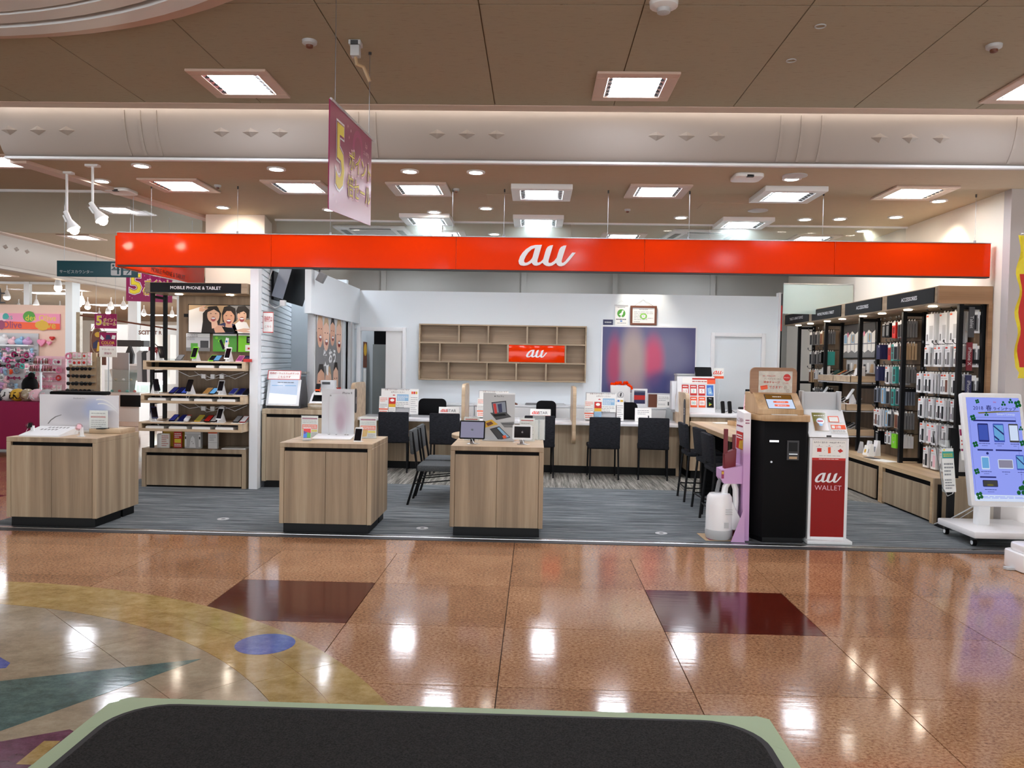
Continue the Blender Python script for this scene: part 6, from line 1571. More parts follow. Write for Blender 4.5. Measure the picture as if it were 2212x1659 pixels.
# ---- hanging packs
PK = {}
def pack_me(kind):
    if kind in PK: return PK[kind]
    w, h, d, paint, body = KINDS[kind]
    m = MB(); m.box(-d, 0, -w / 2, w / 2, -h, 0, body)        # front face towards -x
    p = Pane(m, (-d, 0, -h / 2), -Y, Z, w, h, .0012); paint(p)
    # hang tab
    m.box(-d * .6, -d * .4, -.012, .012, 0, .022, 'paper')
    o = m.build('accessory_pack', body); PK[kind] = o.data; bpy.data.objects.remove(o)
    return PK[kind]
def case_print(win, mark='orange'):
    return lambda p: (p.r(.08, .04, .5, .12, mark, 1), p.rr(.42, .3, .88, .9, .006, win, 1), p.rr(.14, .62, .32, .88, .003, 'dark_grey', 1), p.ln(.1, .18, .8, .26, 1, 'light_grey', 1))
KINDS = {
    'white_black': (.10, .215, .022, case_print('charcoal'), 'white'), 'white_grey': (.10, .215, .022, case_print('mid_grey', 'red'), 'white'), 'white_pink': (.10, .215, .022, case_print('pale_pink'), 'white'),
    'white_brown': (.10, .21, .03, case_print('brown'), 'white_matte'),
    'large_white': (.17, .37, .03, lambda p: (p.r(.05, .04, .3, .09, 'orange', 1), p.rr(.45, .35, .92, .75, .004, 'light_grey', 1), p.rr(.12, .6, .3, .8, .004, 'mid_grey', 1)), 'white'),
    'clear_grey': (.095, .19, .025, lambda p: (p.r(.0, 0, 1, .16, 'paper', 1), p.rr(.12, .2, .88, .95, .008, 'charcoal', 1), p.r(.45, .03, .6, .12, 'light_grey', 2)), 'mid_grey'),
    'clear_brown': (.095, .19, .025, lambda p: (p.r(0, 0, 1, .14, 'paper', 1), p.rr(.1, .18, .9, .95, .006, 'brown', 1)), 'tan'),
    'black_wallet': (.10, .18, .03, lambda p: (p.r(.6, .05, .78, .18, 'paper', 1), p.r(.08, .0, .1, 1, 'dark_grey', 1)), 'navy'),
    'black_box': (.09, .17, .03, lambda p: (p.rr(.2, .2, .8, .9, .006, 'mid_grey', 1), p.r(.1, .04, .9, .1, 'paper', 1)), 'black'),
    'teal_box': (.085, .20, .035, lambda p: (p.rr(.2, .15, .8, .5, .006, 'dark_grey', 1), p.rr(.2, .55, .8, .9, .006, 'dark_grey', 1)), 'teal'),
    'sky_pack': (.08, .19, .025, lambda p: (p.rr(.3, .1, .7, .9, .004, 'tan', 1),), 'sky_blue'),
    'green_box': (.12, .17, .08, lambda p: (p.g([(.3, .55), (.7, .5), (.5, .7)], 'light_grey', 1), p.el(.5, .15, .06, .04, 'dark_grey', 1, 8)), 'lime'),
    'white_small': (.07, .14, .03, lambda p: (p.rr(.2, .3, .7, .9, .004, 'dark_grey', 1), p.r(.1, .05, .6, .15, 'orange', 1)), 'white'),
    'slate_pack': (.09, .18, .02, lambda p: (p.rr(.15, .12, .85, .95, .008, 'charcoal', 1), p.r(.5, .03, .7, .1, 'paper', 1)), 'grey_blue'),
    'red_pack': (.08, .19, .022, lambda p: (p.r(.0, .0, 1, .2, 'paper', 1), p.rr(.2, .3, .8, .7, .004, 'deep_red', 1)), 'red'),
}
ROWN = ['top', 'second', 'third', 'fourth', 'fifth', 'sixth']
def hook_row(bay, y, z, kind, n, row, col, x0=4.41, step=.032):
    """n packs threaded on one hook; the front one nearest the aisle"""
    me = pack_me(kind)
    kd = {'white_black': 'white boxed black case', 'white_grey': 'white boxed grey case', 'white_pink': 'white boxed pink case', 'white_brown': 'white boxed brown case', 'large_white': 'large white tablet pack', 'clear_grey': 'clear dark-cased pack', 'clear_brown': 'clear brown-cased pack', 'black_wallet': 'dark navy wallet case', 'black_box': 'black accessory box', 'teal_box': 'two-windowed teal box', 'sky_pack': 'sky blue pack', 'green_box': 'bright green box', 'white_small': 'small white accessory pack', 'slate_pack': 'blue-grey dark-cased pack', 'red_pack': 'red and white pack'}[kind]
    lab = '%s, %s row, %s hook of the %s' % (kd, ROWN[row], (W1 + ['eighth', 'ninth'])[col], ('first bay', 'second bay', 'third bay', 'fourth bay')[bay])
    FR = ['frontmost', 'second from front', 'third from front', 'fourth from front', 'fifth from front', 'sixth from front']
    for j in range(n):
        o = bpy.data.objects.new('accessory_pack', me); COL.objects.link(o)
        o.location = (x0 - step * (n - 1 - j) * 1.0 - .02, y + rnd.uniform(-.004, .004), z); o.rotation_euler.z = rnd.uniform(-.05, .05)
        tag(o, lab + (', ' + FR[j] if n > 1 else ''), 'package', 'packs: ' + lab if n > 1 else None)
    hk = MB().tube([(4.47, 0, .012), (x0 - step * n - .03, 0, .012), (x0 - step * n - .05, 0, .03)], .004, 5)
    hk.box(x0 - step * n - .055, x0 - step * n - .05, -.014, .014, .03, .055, 'dark_grey')
    o = hk.build('hook', 'frame_black', racks[bay]); o.location = (0, y, z + .012)
# first bay: white packs
y0 = 8.06
for row, z, spec in ((0, 2.15, [('large_white', .36, 3), ('large_white', .58, 3), ('large_white', .80, 4)]),
                     (1, 1.79, [('white_brown', .24, 4), ('white_grey', .36, 5), ('white_grey', .52, 5), ('white_black', .66, 4), ('white_black', .80, 5)]),
                     (2, 1.50, [('white_black', .22, 5), ('white_brown', .36, 5), ('white_grey', .50, 4), ('white_black', .66, 6), ('white_black', .80, 5), ('white_black', .96, 5)]),
                     (3, 1.225, [('white_grey', .22, 5), ('white_black', .37, 6), ('white_black', .52, 5), ('white_grey', .68, 5), ('white_black', .84, 6)]),
                     (4, .955, [('white_black', .22, 5), ('white_grey', .38, 5), ('white_black', .54, 6), ('white_pink', .70, 5), ('white_black', .85, 5)]),
                     (5, .69, [('white_brown', .24, 4), ('white_grey', .40, 5), ('white_pink', .58, 5), ('white_black', .76, 5)])):
    for c, (kd, dy, n) in enumerate(spec): hook_row(0, y0 + dy, z, kd, n, row, c, x0=4.44)
# second bay: clear, dark and coloured packs
y0 = 9.27
for row, z, spec in ((0, 2.10, [('clear_grey', .14, 5), ('clear_grey', .28, 4), ('red_pack', .44, 4), ('black_box', .60, 4), ('black_box', .78, 3)]),
                     (1, 1.84, [('clear_brown', .14, 5), ('clear_grey', .30, 5), ('teal_box', .50, 3), ('red_pack', .62, 3), ('black_wallet', .84, 4)]),
                     (2, 1.57, [('clear_grey', .14, 5), ('white_black', .28, 3), ('teal_box', .44, 3), ('white_black', .66, 3), ('black_wallet', .86, 4)]),
                     (3, 1.30, [('slate_pack', .14, 5), ('slate_pack', .30, 4), ('teal_box', .46, 3), ('clear_grey', .62, 3), ('sky_pack', .76, 3), ('slate_pack', .90, 4)]),
                     (4, 1.03, [('clear_grey', .14, 5), ('clear_brown', .30, 4), ('clear_grey', .48, 4), ('sky_pack', .64, 3), ('white_grey', .80, 4), ('white_brown', .94, 3)]),
                     (5, .76, [('white_small', .14, 4), ('white_small', .26, 3), ('green_box', .44, 1), ('white_small', .60, 2), ('white_small', .70, 2), ('black_box', .88, 3)])):
    for c, (kd, dy, n) in enumerate(spec): hook_row(1, y0 + dy, z, kd, n, row, c, x0=4.42)
# fourth bay: dim rows of packs
y0 = 11.74
for row, z, spec in ((0, 2.08, [('clear_grey', .2, 4), ('clear_brown', .4, 4), ('clear_grey', .62, 4), ('clear_grey', .85, 4)]), (1, 1.78, [('teal_box', .2, 4), ('black_box', .4, 4), ('clear_grey', .62, 4), ('clear_grey', .85, 4)]),
                     (2, 1.5, [('black_box', .2, 3), ('clear_grey', .4, 4), ('white_small', .62, 4), ('clear_brown', .85, 4)]), (3, 1.22, [('black_box', .2, 3), ('slate_pack', .45, 3), ('clear_grey', .75, 3)])):
    for c, (kd, dy, n) in enumerate(spec): hook_row(3, y0 + dy, z, kd, n, row, c, x0=4.42)
# vertical category plates on the end frame
for txt, x, z, w_, h_, m in (('Tablet', 4.30, 2.02, .055, .30, 'dark_grey'), ('iPhone X', 4.29, 1.68, .055, .28, 'wine'), ('iPhone 8', 4.29, 1.36, .055, .27, 'navy')):
    t = thing('category_plate', 'vertical %s plate reading %s at the end of the accessory shelves' % ({'dark_grey': 'grey', 'wine': 'dark red', 'navy': 'navy'}[m], txt if txt[0] == 'T' else 'a phone type'), 'sign', (x, 8.04, z))
    MB().box(-w_ / 2, w_ / 2, -.008, .008, -h_ / 2, h_ / 2).build('plate', m, t); p = Pane(MB(), (0, -.009, 0), -Z, X, h_, w_); p.t(txt, .12, .2, .88, .8, 'light_grey', 1); p.mb.build('lettering', 'light_grey', t)
    for k in range(4):
        o = bpy.data.objects.new('accessory_pack', pack_me('white_grey' if k % 2 else 'clear_grey')); COL.objects.link(o); o.location = (x + .05 + .022 * k, 8.13 + .006 * k, z + .11); o.rotation_euler.z = PI / 2
        tag(o, 'grey pack hanging edge-on behind the %s category plate, %s from the left' % ({'dark_grey': 'grey', 'wine': 'dark red', 'navy': 'navy'}[m], W1[k]), 'package', 'packs behind the %s plate' % m)
# third bay: glossy pictures with window panes painted in, cards and phone trays
t = racks[2]; y0 = 10.50
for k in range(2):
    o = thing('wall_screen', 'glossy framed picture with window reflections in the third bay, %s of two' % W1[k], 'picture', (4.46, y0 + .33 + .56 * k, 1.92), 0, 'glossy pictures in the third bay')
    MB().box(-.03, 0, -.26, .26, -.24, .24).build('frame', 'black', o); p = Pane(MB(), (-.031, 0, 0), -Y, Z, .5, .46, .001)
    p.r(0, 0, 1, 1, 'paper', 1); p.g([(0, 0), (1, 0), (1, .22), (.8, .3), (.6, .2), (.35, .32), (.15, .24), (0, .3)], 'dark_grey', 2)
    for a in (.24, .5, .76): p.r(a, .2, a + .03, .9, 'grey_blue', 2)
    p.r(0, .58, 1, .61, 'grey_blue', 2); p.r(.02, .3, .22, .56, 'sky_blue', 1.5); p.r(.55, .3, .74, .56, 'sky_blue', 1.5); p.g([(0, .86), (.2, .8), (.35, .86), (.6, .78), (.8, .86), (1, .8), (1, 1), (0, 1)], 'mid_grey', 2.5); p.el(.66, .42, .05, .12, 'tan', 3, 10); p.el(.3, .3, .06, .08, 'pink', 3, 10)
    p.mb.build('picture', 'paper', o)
    q = thing('phone_card', 'pale phone card below the glossy pictures, %s of two' % W1[k], 'poster', (4.465, y0 + .33 + .56 * k, 1.56), 0, 'phone cards in the third bay')
    MB().box(-.01, 0, -.2, .2, -.09, .1).build('card', 'light_grey', q); p = Pane(MB(), (-.011, 0, 0), -Y, Z, .4, .19, .001); p.r(.1, .3, .3, .9, 'dark_grey', 1); p.r(.4, .2, .55, .9, 'white', 1); p.g([(.6, .9), (.7, .3), (.9, .3), (.95, .9)], 'tan', 1); p.mb.build('print', 'dark_grey', q)
for z, xf in ((1.44, 4.10), (1.07, 4.05), (.74, 4.02)):
    for k in range(2):
        ya = y0 + .03 + .60 * k
        MB().box(xf, 4.46, ya, ya + .58, z - .02, z).box(xf - .002, xf + .01, ya, ya + .58, z - .08, z).box(xf, 4.46, ya, ya + .012, z - .08, z - .02).build('tray', 'oak_top', t)
    MB().box(xf - .0, 4.46, y0 + .03, y0 + 1.22, z - .10, z - .085).build('tray_base', 'light_grey', t)
    q = {1.44: 'top', 1.07: 'middle', .74: 'bottom'}[z]
    for k in range(8):
        yy = y0 + .12 + .135 * k
        m_ = rnd.choice(['tan', 'deep_red', 'light_grey', 'black', 'white', 'silver'] if z > .8 else ['wine', 'black', 'dark_grey', 'light_grey'])
        o = lay_phone(xf + .12, yy, z, m_, 'screen_dark' if z < 1.4 else ('screen_amber' if m_ in ('tan', 'deep_red') else 'screen_dark'), 'phone lying on the %s tray of the third bay, %s from the entrance' % (q, (W1 + ['eighth'])[k]), -PI / 2, .5, 'phones in the third bay')
    for k in range(4):
        o = MB().box(-.06, 0, -.09, .09, 0, .004).build('price_strip', 'white', loc=(xf + .08, y0 + .16 + .28 * k, z)); tag(o, 'white price strip on the %s tray of the third bay, %s from the entrance' % (q, W1[k]), 'price strip', 'price strips in the third bay')
tag(MB().prism([(0, 0), (.09, 0), (.09, .13), (.03, .10)], 'y', -.09, .09).build('white_box', 'white_gloss', loc=(4.22, 10.66, 1.44), bev=.004), 'white wedge box at the near end of the top tray in the third bay', 'box')
tag(MB().prism([(0, 0), (.09, 0), (.09, .13), (.03, .10)], 'y', -.09, .09).build('white_box', 'white_gloss', loc=(4.22, 11.9, 1.44), bev=.004), 'white wedge box at the far end of the top tray in the third bay', 'box')
for k, yy in enumerate((10.62, 11.55)):
    o = thing('smartphone', 'white phone leaning on a stand with curled cable, %s in the third bay' % ('near one' if k == 0 else 'far one'), 'phone', (4.14, yy, 1.07), -PI / 2)
    m = MB(); m.prism([(-.0, 0), (.09, 0), (.03, .13), (.01, .12)], 'x', -.03, .03); m.build('stand', 'white', o)
    b = MB(); b.T = Matrix.Translation((0, 0, .13)) @ Matrix.Rotation(1.0, 4, 'X'); b.prism(rrect(.075, .16, .01), 'z', -.005, .005).build('body', 'white', o)
    MB().tube([(0, -.04, .07), (0, -.08, .03), (.03, -.07, .005), (.06, -.02, .003)], .005, 5).build('cable', 'white', o)
# boxes and flyers on the base top
for k, (x, y, h_, m) in enumerate(((4.14, 10.32, .14, 'light_grey'), (4.18, 10.16, .17, 'white'), (4.12, 10.06, .12, 'paper'), (4.20, 9.98, .19, 'white_gloss'), (4.10, 9.92, .15, 'paper'))):
    o = MB().prism([(0, 0), (.07, 0), (.06, h_), (.03, h_)], 'y', -.04, .04).build('leaflet_box', m, loc=(x, y, .461), rz=rnd.uniform(-.3, .3)); 
    pp = Pane(MB(), (.014, 0, h_ / 2), -Y, V((.03, 0, h_)).normalized(), .08, h_, .002); pp.r(.3, .4, .7, .75, 'gold' if k == 2 else 'grey_blue', 1); pp.mb.build('print', 'gold', o)
    tag(o, 'small white leaflet box on the accessory shelf base, %s from the back' % W1[k], 'leaflet box', 'white leaflet boxes on the base')
t = tag(MB().prism(rrect(.18, .26, .005), 'z', 0, .004).build('flyer', 'paper', loc=(4.10, 9.45, .461), rz=.3), 'white flyer lying on the accessory shelf base', 'flyer')
tag(MB().prism(rrect(.1, .2, .005), 'z', 0, .004).build('flyer', 'dark_grey', loc=(4.07, 9.72, .461), rz=.2), 'dark flyer lying on the accessory shelf base', 'flyer')
# ================================================================== MATS
mt = thing('door_mat', 'large dark charcoal entrance mat with rounded corners', 'mat', (-.405, 2.30, .001))
pts = rrect(2.77, 2.28, .24, 8)
MB().prism(pts, 'z', 0, .008).build('border', 'black', mt)
MB().prism(rrect(2.71, 2.22, .22, 8), 'z', .004, .016).build('pile', 'mat_fabric', mt, bev=.004, seg=1)
for nm, pts, l in (('front', [(-1.83, 3.44), (1.03, 3.44), (1.0, 3.505), (-1.80, 3.505)], 'pale green floor tape along the far edge of the dark mat'),
                   ('side', [(-1.87, 1.2), (-1.79, 1.2), (-1.79, 3.50), (-1.87, 3.44)], 'pale green floor tape along the left edge of the dark mat'),
                   ('side', [(.975, 1.2), (1.045, 1.2), (1.05, 3.47), (.975, 3.49)], 'pale green floor tape along the right edge of the dark mat')):
    tag(MB().prism(pts, 'z', .0015, .0025).build('floor_tape', 'tape_green'), l, 'tape')
tag(MB().prism([(.78, 3.44), (1.03, 3.2), (1.05, 3.48), (1.0, 3.51)], 'z', .0012, .003).build('floor_tape', 'tape_green'), 'pale green tape patch at the right corner of the mat', 'tape')
tag(MB().prism([(-1.60, 3.44), (-1.82, 3.2), (-1.84, 3.48), (-1.8, 3.51)], 'z', .0012, .003).build('floor_tape', 'tape_green'), 'pale green tape patch at the left corner of the mat', 'tape')
# ================================================================== LEFT CORRIDOR AND FAR SHOPS
# accessory shop with the pink wall
YP = 17.0
struct(MB().box(-14, -10.17, YP, YP + .15, 0, 2.6).build('wall_shop', 'pink_wall'))
slab('wall_shop', -10.17, -10.02, YP - .1, YP + .2, 0, 3.1, 'white_wall')
gl = slab('window_4', -14, -10.1, YP + .02, YP + .06, 3.05, 3.1, 'white')
MB().box(-14, -10.15, YP + .035, YP + .045, 2.6, 3.05).build('glass_pane', 'smoke_glass', gl)
slab('trim_13', -11.15, -11.03, YP, YP + .1, 2.6, 3.1, 'white')
t = thing('fascia_sign', 'pink and orange shop sign with large bubble lettering on the pink wall', 'sign', (-10.99, YP - .03, 2.24))
for x0, x1 in ((-.70, -.13), (-.125, .66)): MB().box(x0, x1, 0, .03, -.17, .17).build('sign_panel', 'pink', t)
p = Pane(MB(), (-.02, -.001, 0), X, Z, 1.36, .34)
p.g([(0, .5), (1, .62), (1, 1), (0, 1)], 'orange', 1); p.r(.0, .0, .12, .5, 'pale_pink', 1.2); p.el(.5, .2, .1, .35, 'green', 1.5, 20); p.el(.12, .2, .05, .2, 'teal', 1.5, 14); p.el(.72, .75, .10, .32, 'gold', 1.6, 20); p.el(.05, .75, .06, .3, 'magenta', 1.6, 16)
p.t('Olive', .02, .5, .42, .95, 'magenta', 2.5, .02); p.t('Olive', .55, .48, .98, .95, 'gold', 2.5, .02); p.t('des Olive', .40, .08, .98, .45, 'yellow', 2.5); p.t('des', .0, .05, .3, .4, 'teal', 2.5)
p.mb.build('lettering', 'magenta', t)
def heart(label, x, z, s, m):
    o = thing('heart_ornament', label, 'ornament', (x, YP - .04, z)); pts = []
    for i in range(24):
        a = 2 * PI * i / 24; pts.append((s * .062 * 16 * math.sin(a) ** 3 / 16, s * .062 * (13 * math.cos(a) - 5 * math.cos(2 * a) - 2 * math.cos(3 * a) - math.cos(4 * a)) / 16))
    MB().prism(pts, 'y', -.04, .03).build('heart', m, o, bev=.02)
heart('large pink heart ornament on the pink shop wall', -10.72, 1.79, 1.45, 'pink'); heart('middle sized pink heart ornament on the pink shop wall', -10.555, 1.78, .75, 'pink'); heart('small red heart ornament on the pink shop wall', -10.49, 1.885, .75, 'red')
# wall rack full of hair accessories
rk = thing('wall_rack', 'white pegboard rack of hair accessories below the bubble lettered sign', 'rack', (-11.35, YP - .12, 0))
MB().box(-.72, .55, .08, .11, .5, 1.98).build('pegboard', 'light_grey', rk); MB().box(-.72, .45, -.12, .08, 1.70, 1.73).build('top_shelf', 'white', rk)
for z in (1.62, 1.5, 1.36, 1.2, 1.04, .88, .72): MB().tube([(-.72, .02, z), (.55, .02, z)], .006, 5).build('rail', 'steel', rk)
ACC = {}
def bow(kind):
    if kind in ACC: return ACC[kind]
    m = MB(); r = random.Random(sum(map(ord, kind)))
    a = kind.split('_')[0]; c = kind[len(a) + 1:]
    if a == 'bow':
        m.add([(0, -.01, 0), (-.05, -.02, .03), (-.055, -.01, -.03), (.05, -.02, .03), (.055, -.01, -.03), (-.03, .03, 0), (.03, .03, 0)], [(0, 1, 2), (0, 4, 3), (1, 5, 2), (3, 4, 6), (0, 5, 1), (0, 2, 5), (0, 3, 6), (0, 6, 4)], c).ball((0, -.015, 0), .014, .014, .014, c, 7, 4)
    elif a == 'loop':
        n = 12
        for i in range(n):
            A0, A1 = 2 * PI * i / n, 2 * PI * (i + 1) / n
            m.tube([(.035 * math.cos(A0), -.01, .035 * math.sin(A0)), (.035 * math.cos(A1), -.01, .035 * math.sin(A1))], .014, 5, c)
    elif a == 'card': m.box(-.03, .03, -.012, 0, -.05, .04, 'paper').ball((0, -.02, -.005), .022, .012, .022, c, 8, 4).box(-.03, .03, -.014, -.012, .025, .04, 'pale_pink')
    elif a == 'bunch':
        for k in range(5): m.ball((r.uniform(-.03, .03), r.uniform(-.03, 0), r.uniform(-.05, .03)), .022, .022, .026, c, 7, 4)
    elif a == 'shade':
        for s in (-1, 1): m.cyl((s * .033, -.02, 0), (s * .033, -.012, 0), .027, 10, 'black')
        m.tube([(-.06, -.01, .012), (.06, -.01, .012)], .006, 5, c).tube([(-.06, -.01, .01), (-.06, .06, .008)], .004, 5, c).tube([(.06, -.01, .01), (.06, .06, .008)], .004, 5, c)
    o = m.build('hair_accessory', 'paper', smooth=a in ('loop', 'bunch')); ACC[kind] = o.data; bpy.data.objects.remove(o)
    return ACC[kind]
def acc_rows(lab, grp, x0, x1, y, zs, kinds, n, jit=.012, name='hair_accessory', cat='hair accessory', sc=1.25):
    for j, z in enumerate(zs):
        for i in range(n):
            kk = rnd.choice(kinds); o = bpy.data.objects.new(name, bow(kk)); COL.objects.link(o)
            o.location = (x0 + (x1 - x0) * (i + .5) / n + rnd.uniform(-jit, jit), y + rnd.uniform(-.02, .02), z + rnd.uniform(-jit, jit))
            s = sc * rnd.uniform(.9, 1.15); o.scale = (s, s, s)
            a_, c_ = kk.split('_', 1)
            tag(o, '%s %s, %s, %s from the left' % (c_.replace('_', ' '), {'bow': 'bow', 'loop': 'hair ring', 'card': 'card', 'bunch': 'puff', 'shade': 'sunglasses'}[a_], lab % (ROWN + ['seventh', 'eighth'])[j], (W1 + ['eighth', 'ninth', 'tenth', 'eleventh', 'twelfth'])[i]), cat, grp + ', ' + (ROWN + ['seventh', 'eighth'])[j] + ' row')
K1 = ['bow_black', 'bow_pale_pink', 'bow_grey_blue', 'loop_light_grey', 'bunch_sky_blue', 'bow_pink', 'loop_magenta', 'card_pink', 'bunch_lilac', 'loop_teal', 'bow_white', 'bunch_dark_grey']
acc_rows('%s row of the pegboard under the sign', 'hair accessories on the pegboard', -12.05, -10.82, YP - .14, (1.62, 1.51, 1.39, 1.27, 1.15, 1.02), K1, 12)
for k, (x, m, w_, h_) in enumerate(((-11.75, 'black', .09, .13), (-11.52, 'white', .14, .17), (-11.3, 'pale_pink', .1, .12), (-11.13, 'sky_blue', .12, .13), (-10.98, 'lilac', .1, .12))):
    o = MB().ball((0, 0, h_ * .5), w_, .09, h_ * .6, 0, 12, 7).ball((w_ * .5, -.04, h_), w_ * .35, .05, .05, 0, 8, 5).build('plush_bag', m, loc=(x, YP - .14, 1.735), smooth=True)
    tag(o, 'soft %s bag on top of the pegboard rack, %s from the left' % (m.replace('_', ' '), W1[k]), 'bag', 'soft bags on the pegboard rack')
tag(MB().box(-.06, .06, -.004, 0, -.05, .05).build('price_plate', 'red', loc=(-10.76, YP - .1, 1.42)), 'small red price plate beside the pegboard', 'sign')
# free-standing accessory gondolas in front
def gondola(label, x0, x1, y, zt, m, rows):
    t = thing('display_gondola', label, 'rack', ((x0 + x1) / 2, y, 0)); w_ = (x1 - x0) / 2
    MB().box(-w_, w_, 0, .04, .1, zt).box(-w_, w_, -.25, .2, 0, .1).build('panel', m, t)
    for z in rows: MB().box(-w_, w_, -.14, 0, z - .05, z - .043).build('shelf', 'acrylic', t)
    return t
gondola('pale pink gondola of hair ties in the accessory shop', -9.60, -9.02, 15.0, 1.50, 'pale_pink', (1.38, 1.22, 1.06, .90, .74))
gondola('white gondola of fluffy hair ties at the left picture edge', -10.3, -9.68, 14.75, 1.25, 'light_grey', (1.12, .98, .84, .70))
acc_rows('%s row of the white gondola', 'fluffy hair ties on the white gondola', -10.28, -9.70, 14.66, (1.22, 1.08, .94, .80, .68), ['bunch_light_grey', 'bunch_lilac', 'loop_white', 'bunch_pale_pink', 'bunch_sky_blue', 'bow_magenta', 'bunch_orange', 'loop_grey_blue'], 6)
acc_rows('%s row of the pale pink gondola', 'hair ties on the pale pink gondola', -9.58, -9.04, 14.92, (1.40, 1.24, 1.08, .92, .76), ['loop_pink', 'loop_pale_pink', 'card_magenta', 'bow_pink', 'card_pale_pink', 'loop_red', 'bunch_pink', 'loop_white'], 6)
gondola('tan gondola of sunglasses in the accessory shop', -8.95, -8.42, 15.0, 1.58, 'tan', (1.46, 1.34, 1.2, 1.06, .92, .78))
acc_rows('%s sunglasses row of the tan gondola', 'sunglasses on the tan gondola', -8.93, -8.44, 14.90, (1.27, 1.13, .99, .85, .71), ['shade_black', 'shade_brown', 'shade_dark_grey', 'shade_wine'], 3, .005, 'sunglasses', 'sunglasses', 1.35)
acc_rows('%s row of the tan gondola', 'cards on the tan gondola', -8.93, -8.44, 14.90, (1.52, 1.40), ['card_pink', 'card_pale_pink', 'loop_pink', 'card_red', 'bow_white'], 5)
MB_t = tag(MB().box(-.03, .03, 0, .05, 0, 1.5).build('side_post', 'inlay_cream', loc=(-8.37, 15.0, 0)), 'pale post at the end of the tan gondola', 'post')
t = thing('spinner_rack', 'two tier round rack of dark nail bottles in the accessory shop', 'rack', (-9.12, 14.4, 0))
MB().cyl((0, 0, 0), (0, 0, 1.42), .02, 8).lathe([(.2, 0), (.2, .03), (.03, .05)], n=16).build('pole', 'steel', t)
for z, r in ((1.22, .20), (1.36, .14)):
    MB().cyl((0, 0, z - .012), (0, 0, z), r, 20).build('tier', 'light_grey', t)
    for i in range(12):
        a = 2 * PI * i / 12 + z
        o = bpy.data.objects.new('nail_bottle', bow('bottle')) if False else MB().lathe([(.018, 0), (.018, .05), (.008, .055), (.008, .10)], n=7, m='wine' if i % 3 else 'brown').build('nail_bottle', 'wine', loc=(-9.12 + (r - .03) * math.cos(a), 14.4 + (r - .03) * math.sin(a), z))
        tag(o, 'dark nail bottle on the %s tier of the round rack' % ('upper' if r < .18 else 'lower'), 'bottle', 'nail bottles on the %s tier' % ('upper' if r < .18 else 'lower'))
t = thing('cushion_table', 'low stand draped in magenta cloth in the corridor', 'table', (-8.06, 12.0, 0)); MB().box(-.62, .42, 0, .62, .06, .80).build('cloth_skirt', 'magenta_cloth', t, bev=.02)
for x in (-.55, .36): MB().box(x - .03, x + .03, .02, .08, 0, .06).build('leg', 'wine', t)
CUS = [('white', 'black'), ('navy', 'white'), ('white', 'dark_grey'), ('gold', 'black'), ('inlay_cream', 'brown'), ('pale_pink', 'white'), ('light_grey', 'pale_pink')]
for k, (m, m2) in enumerate(CUS):
    x = -8.56 + .155 * k
    t = thing('cushion', 'patterned %s cushion heaped on the magenta stand, %s from the left' % (m.replace('inlay_', ''), W1[k]), 'cushion', (x, 12.2, .80), rnd.uniform(-.4, .4), 'cushions on the magenta stand')
    MB().ball((0, 0, .095), .10, .13, .10, m, 16, 9).build('cover', m, t, smooth=True)
    b = MB()
    for i in range(4): b.tube([(rnd.uniform(-.08, .08), -.105, .14), (rnd.uniform(-.06, .06), -.122, .09), (rnd.uniform(-.08, .08), -.11, .04)], .008, 5)
    b.build('print', m2, t)
tag(MB().ball((0, 0, .16), .13, .12, .17, 0, 12, 7).ball((.06, -.05, .33), .06, .05, .06, 0, 8, 5).build('plush_toy', 'black_matte', loc=(-8.55, 13.2, .84), smooth=True), 'black plush shape at the left picture edge above the cushions', 'plush')
tag(MB().box(-.2, .2, -.15, .15, 0, .84).build('stand', 'wine', loc=(-8.55, 13.2, 0)), 'dark stand under the black plush shape', 'stand')
t = thing('cart', 'black topped cart behind the wide picture board', 'cart', (-6.48, 11.0, 0)); MB().box(-.37, .36, 0, .3, .97, 1.02).box(-.33, .32, .02, .28, .1, .97).build('body', 'black_matte', t, bev=.02); 
for x in (-.28, .27): MB().cyl((x, .05, .05), (x, .09, .05), .05, 12).build('wheel', 'black', t)
# shop fronts behind: posts, rod, oval mirror picture, banners
slab('wall_post', -9.58, -9.50, 16.3, 16.4, 0, 2.42, 'inlay_cream')
slab('wall_post', -7.46, -7.3, 16.3, 16.45, 0, ZU, 'white_wall')
t = thing('hanging_rod', 'thin dark rod with clip letters across the far shop front', 'rod', (0, 0, 0)); MB().tube([(-9.52, 16.32, 2.36), (-7.4, 16.32, 2.08)], .018, 6).build('rod', 'brown', t)
t = thing('letter_garland', 'brown letters reading SCITY hanging from the dark rod', 'letters', (-8.0, 16.28, 2.02)); p = Pane(MB(), (0, 0, 0), X, Z, .5, .16); p.t('SCITY', 0, 0, .62, 1, 'brown', 1, .04); p.t('T R', .66, 0, .98, 1, 'brown', 1, .03); p.mb.build('lettering', 'brown', t); MB().tube([(-.22, .01, .07), (-.22, .02, .17)], .005, 4).tube([(.2, .01, .07), (.2, .02, .115)], .005, 4).build('cord', 'brown', t)
t = thing('oval_picture', 'tall dark picture with a white oval frame on a cord', 'picture', (-9.08, 16.27, 1.75)); MB().box(-.19, .15, 0, .02, -.42, .28).build('board', 'brown', t)
p = Pane(MB(), (-.02, -.002, 0), X, Z, .34, .7); p.el(.45, .38, .40, .40, 'inlay_cream', 1, 28); p.el(.45, .38, .36, .36, 'brown', 2, 28); p.g([(.2, .45), (.5, .35), (.45, .6), (.2, .62)], 'navy', 3); p.g([(.5, .42), (.7, .42), (.62, .68), (.42, .70)], 'gold', 3); p.el(.5, .2, .2, .08, 'gold', 3, 12); p.el(.3, .88, .25, .06, 'green', 1, 10); p.mb.build('picture', 'inlay_cream', t)
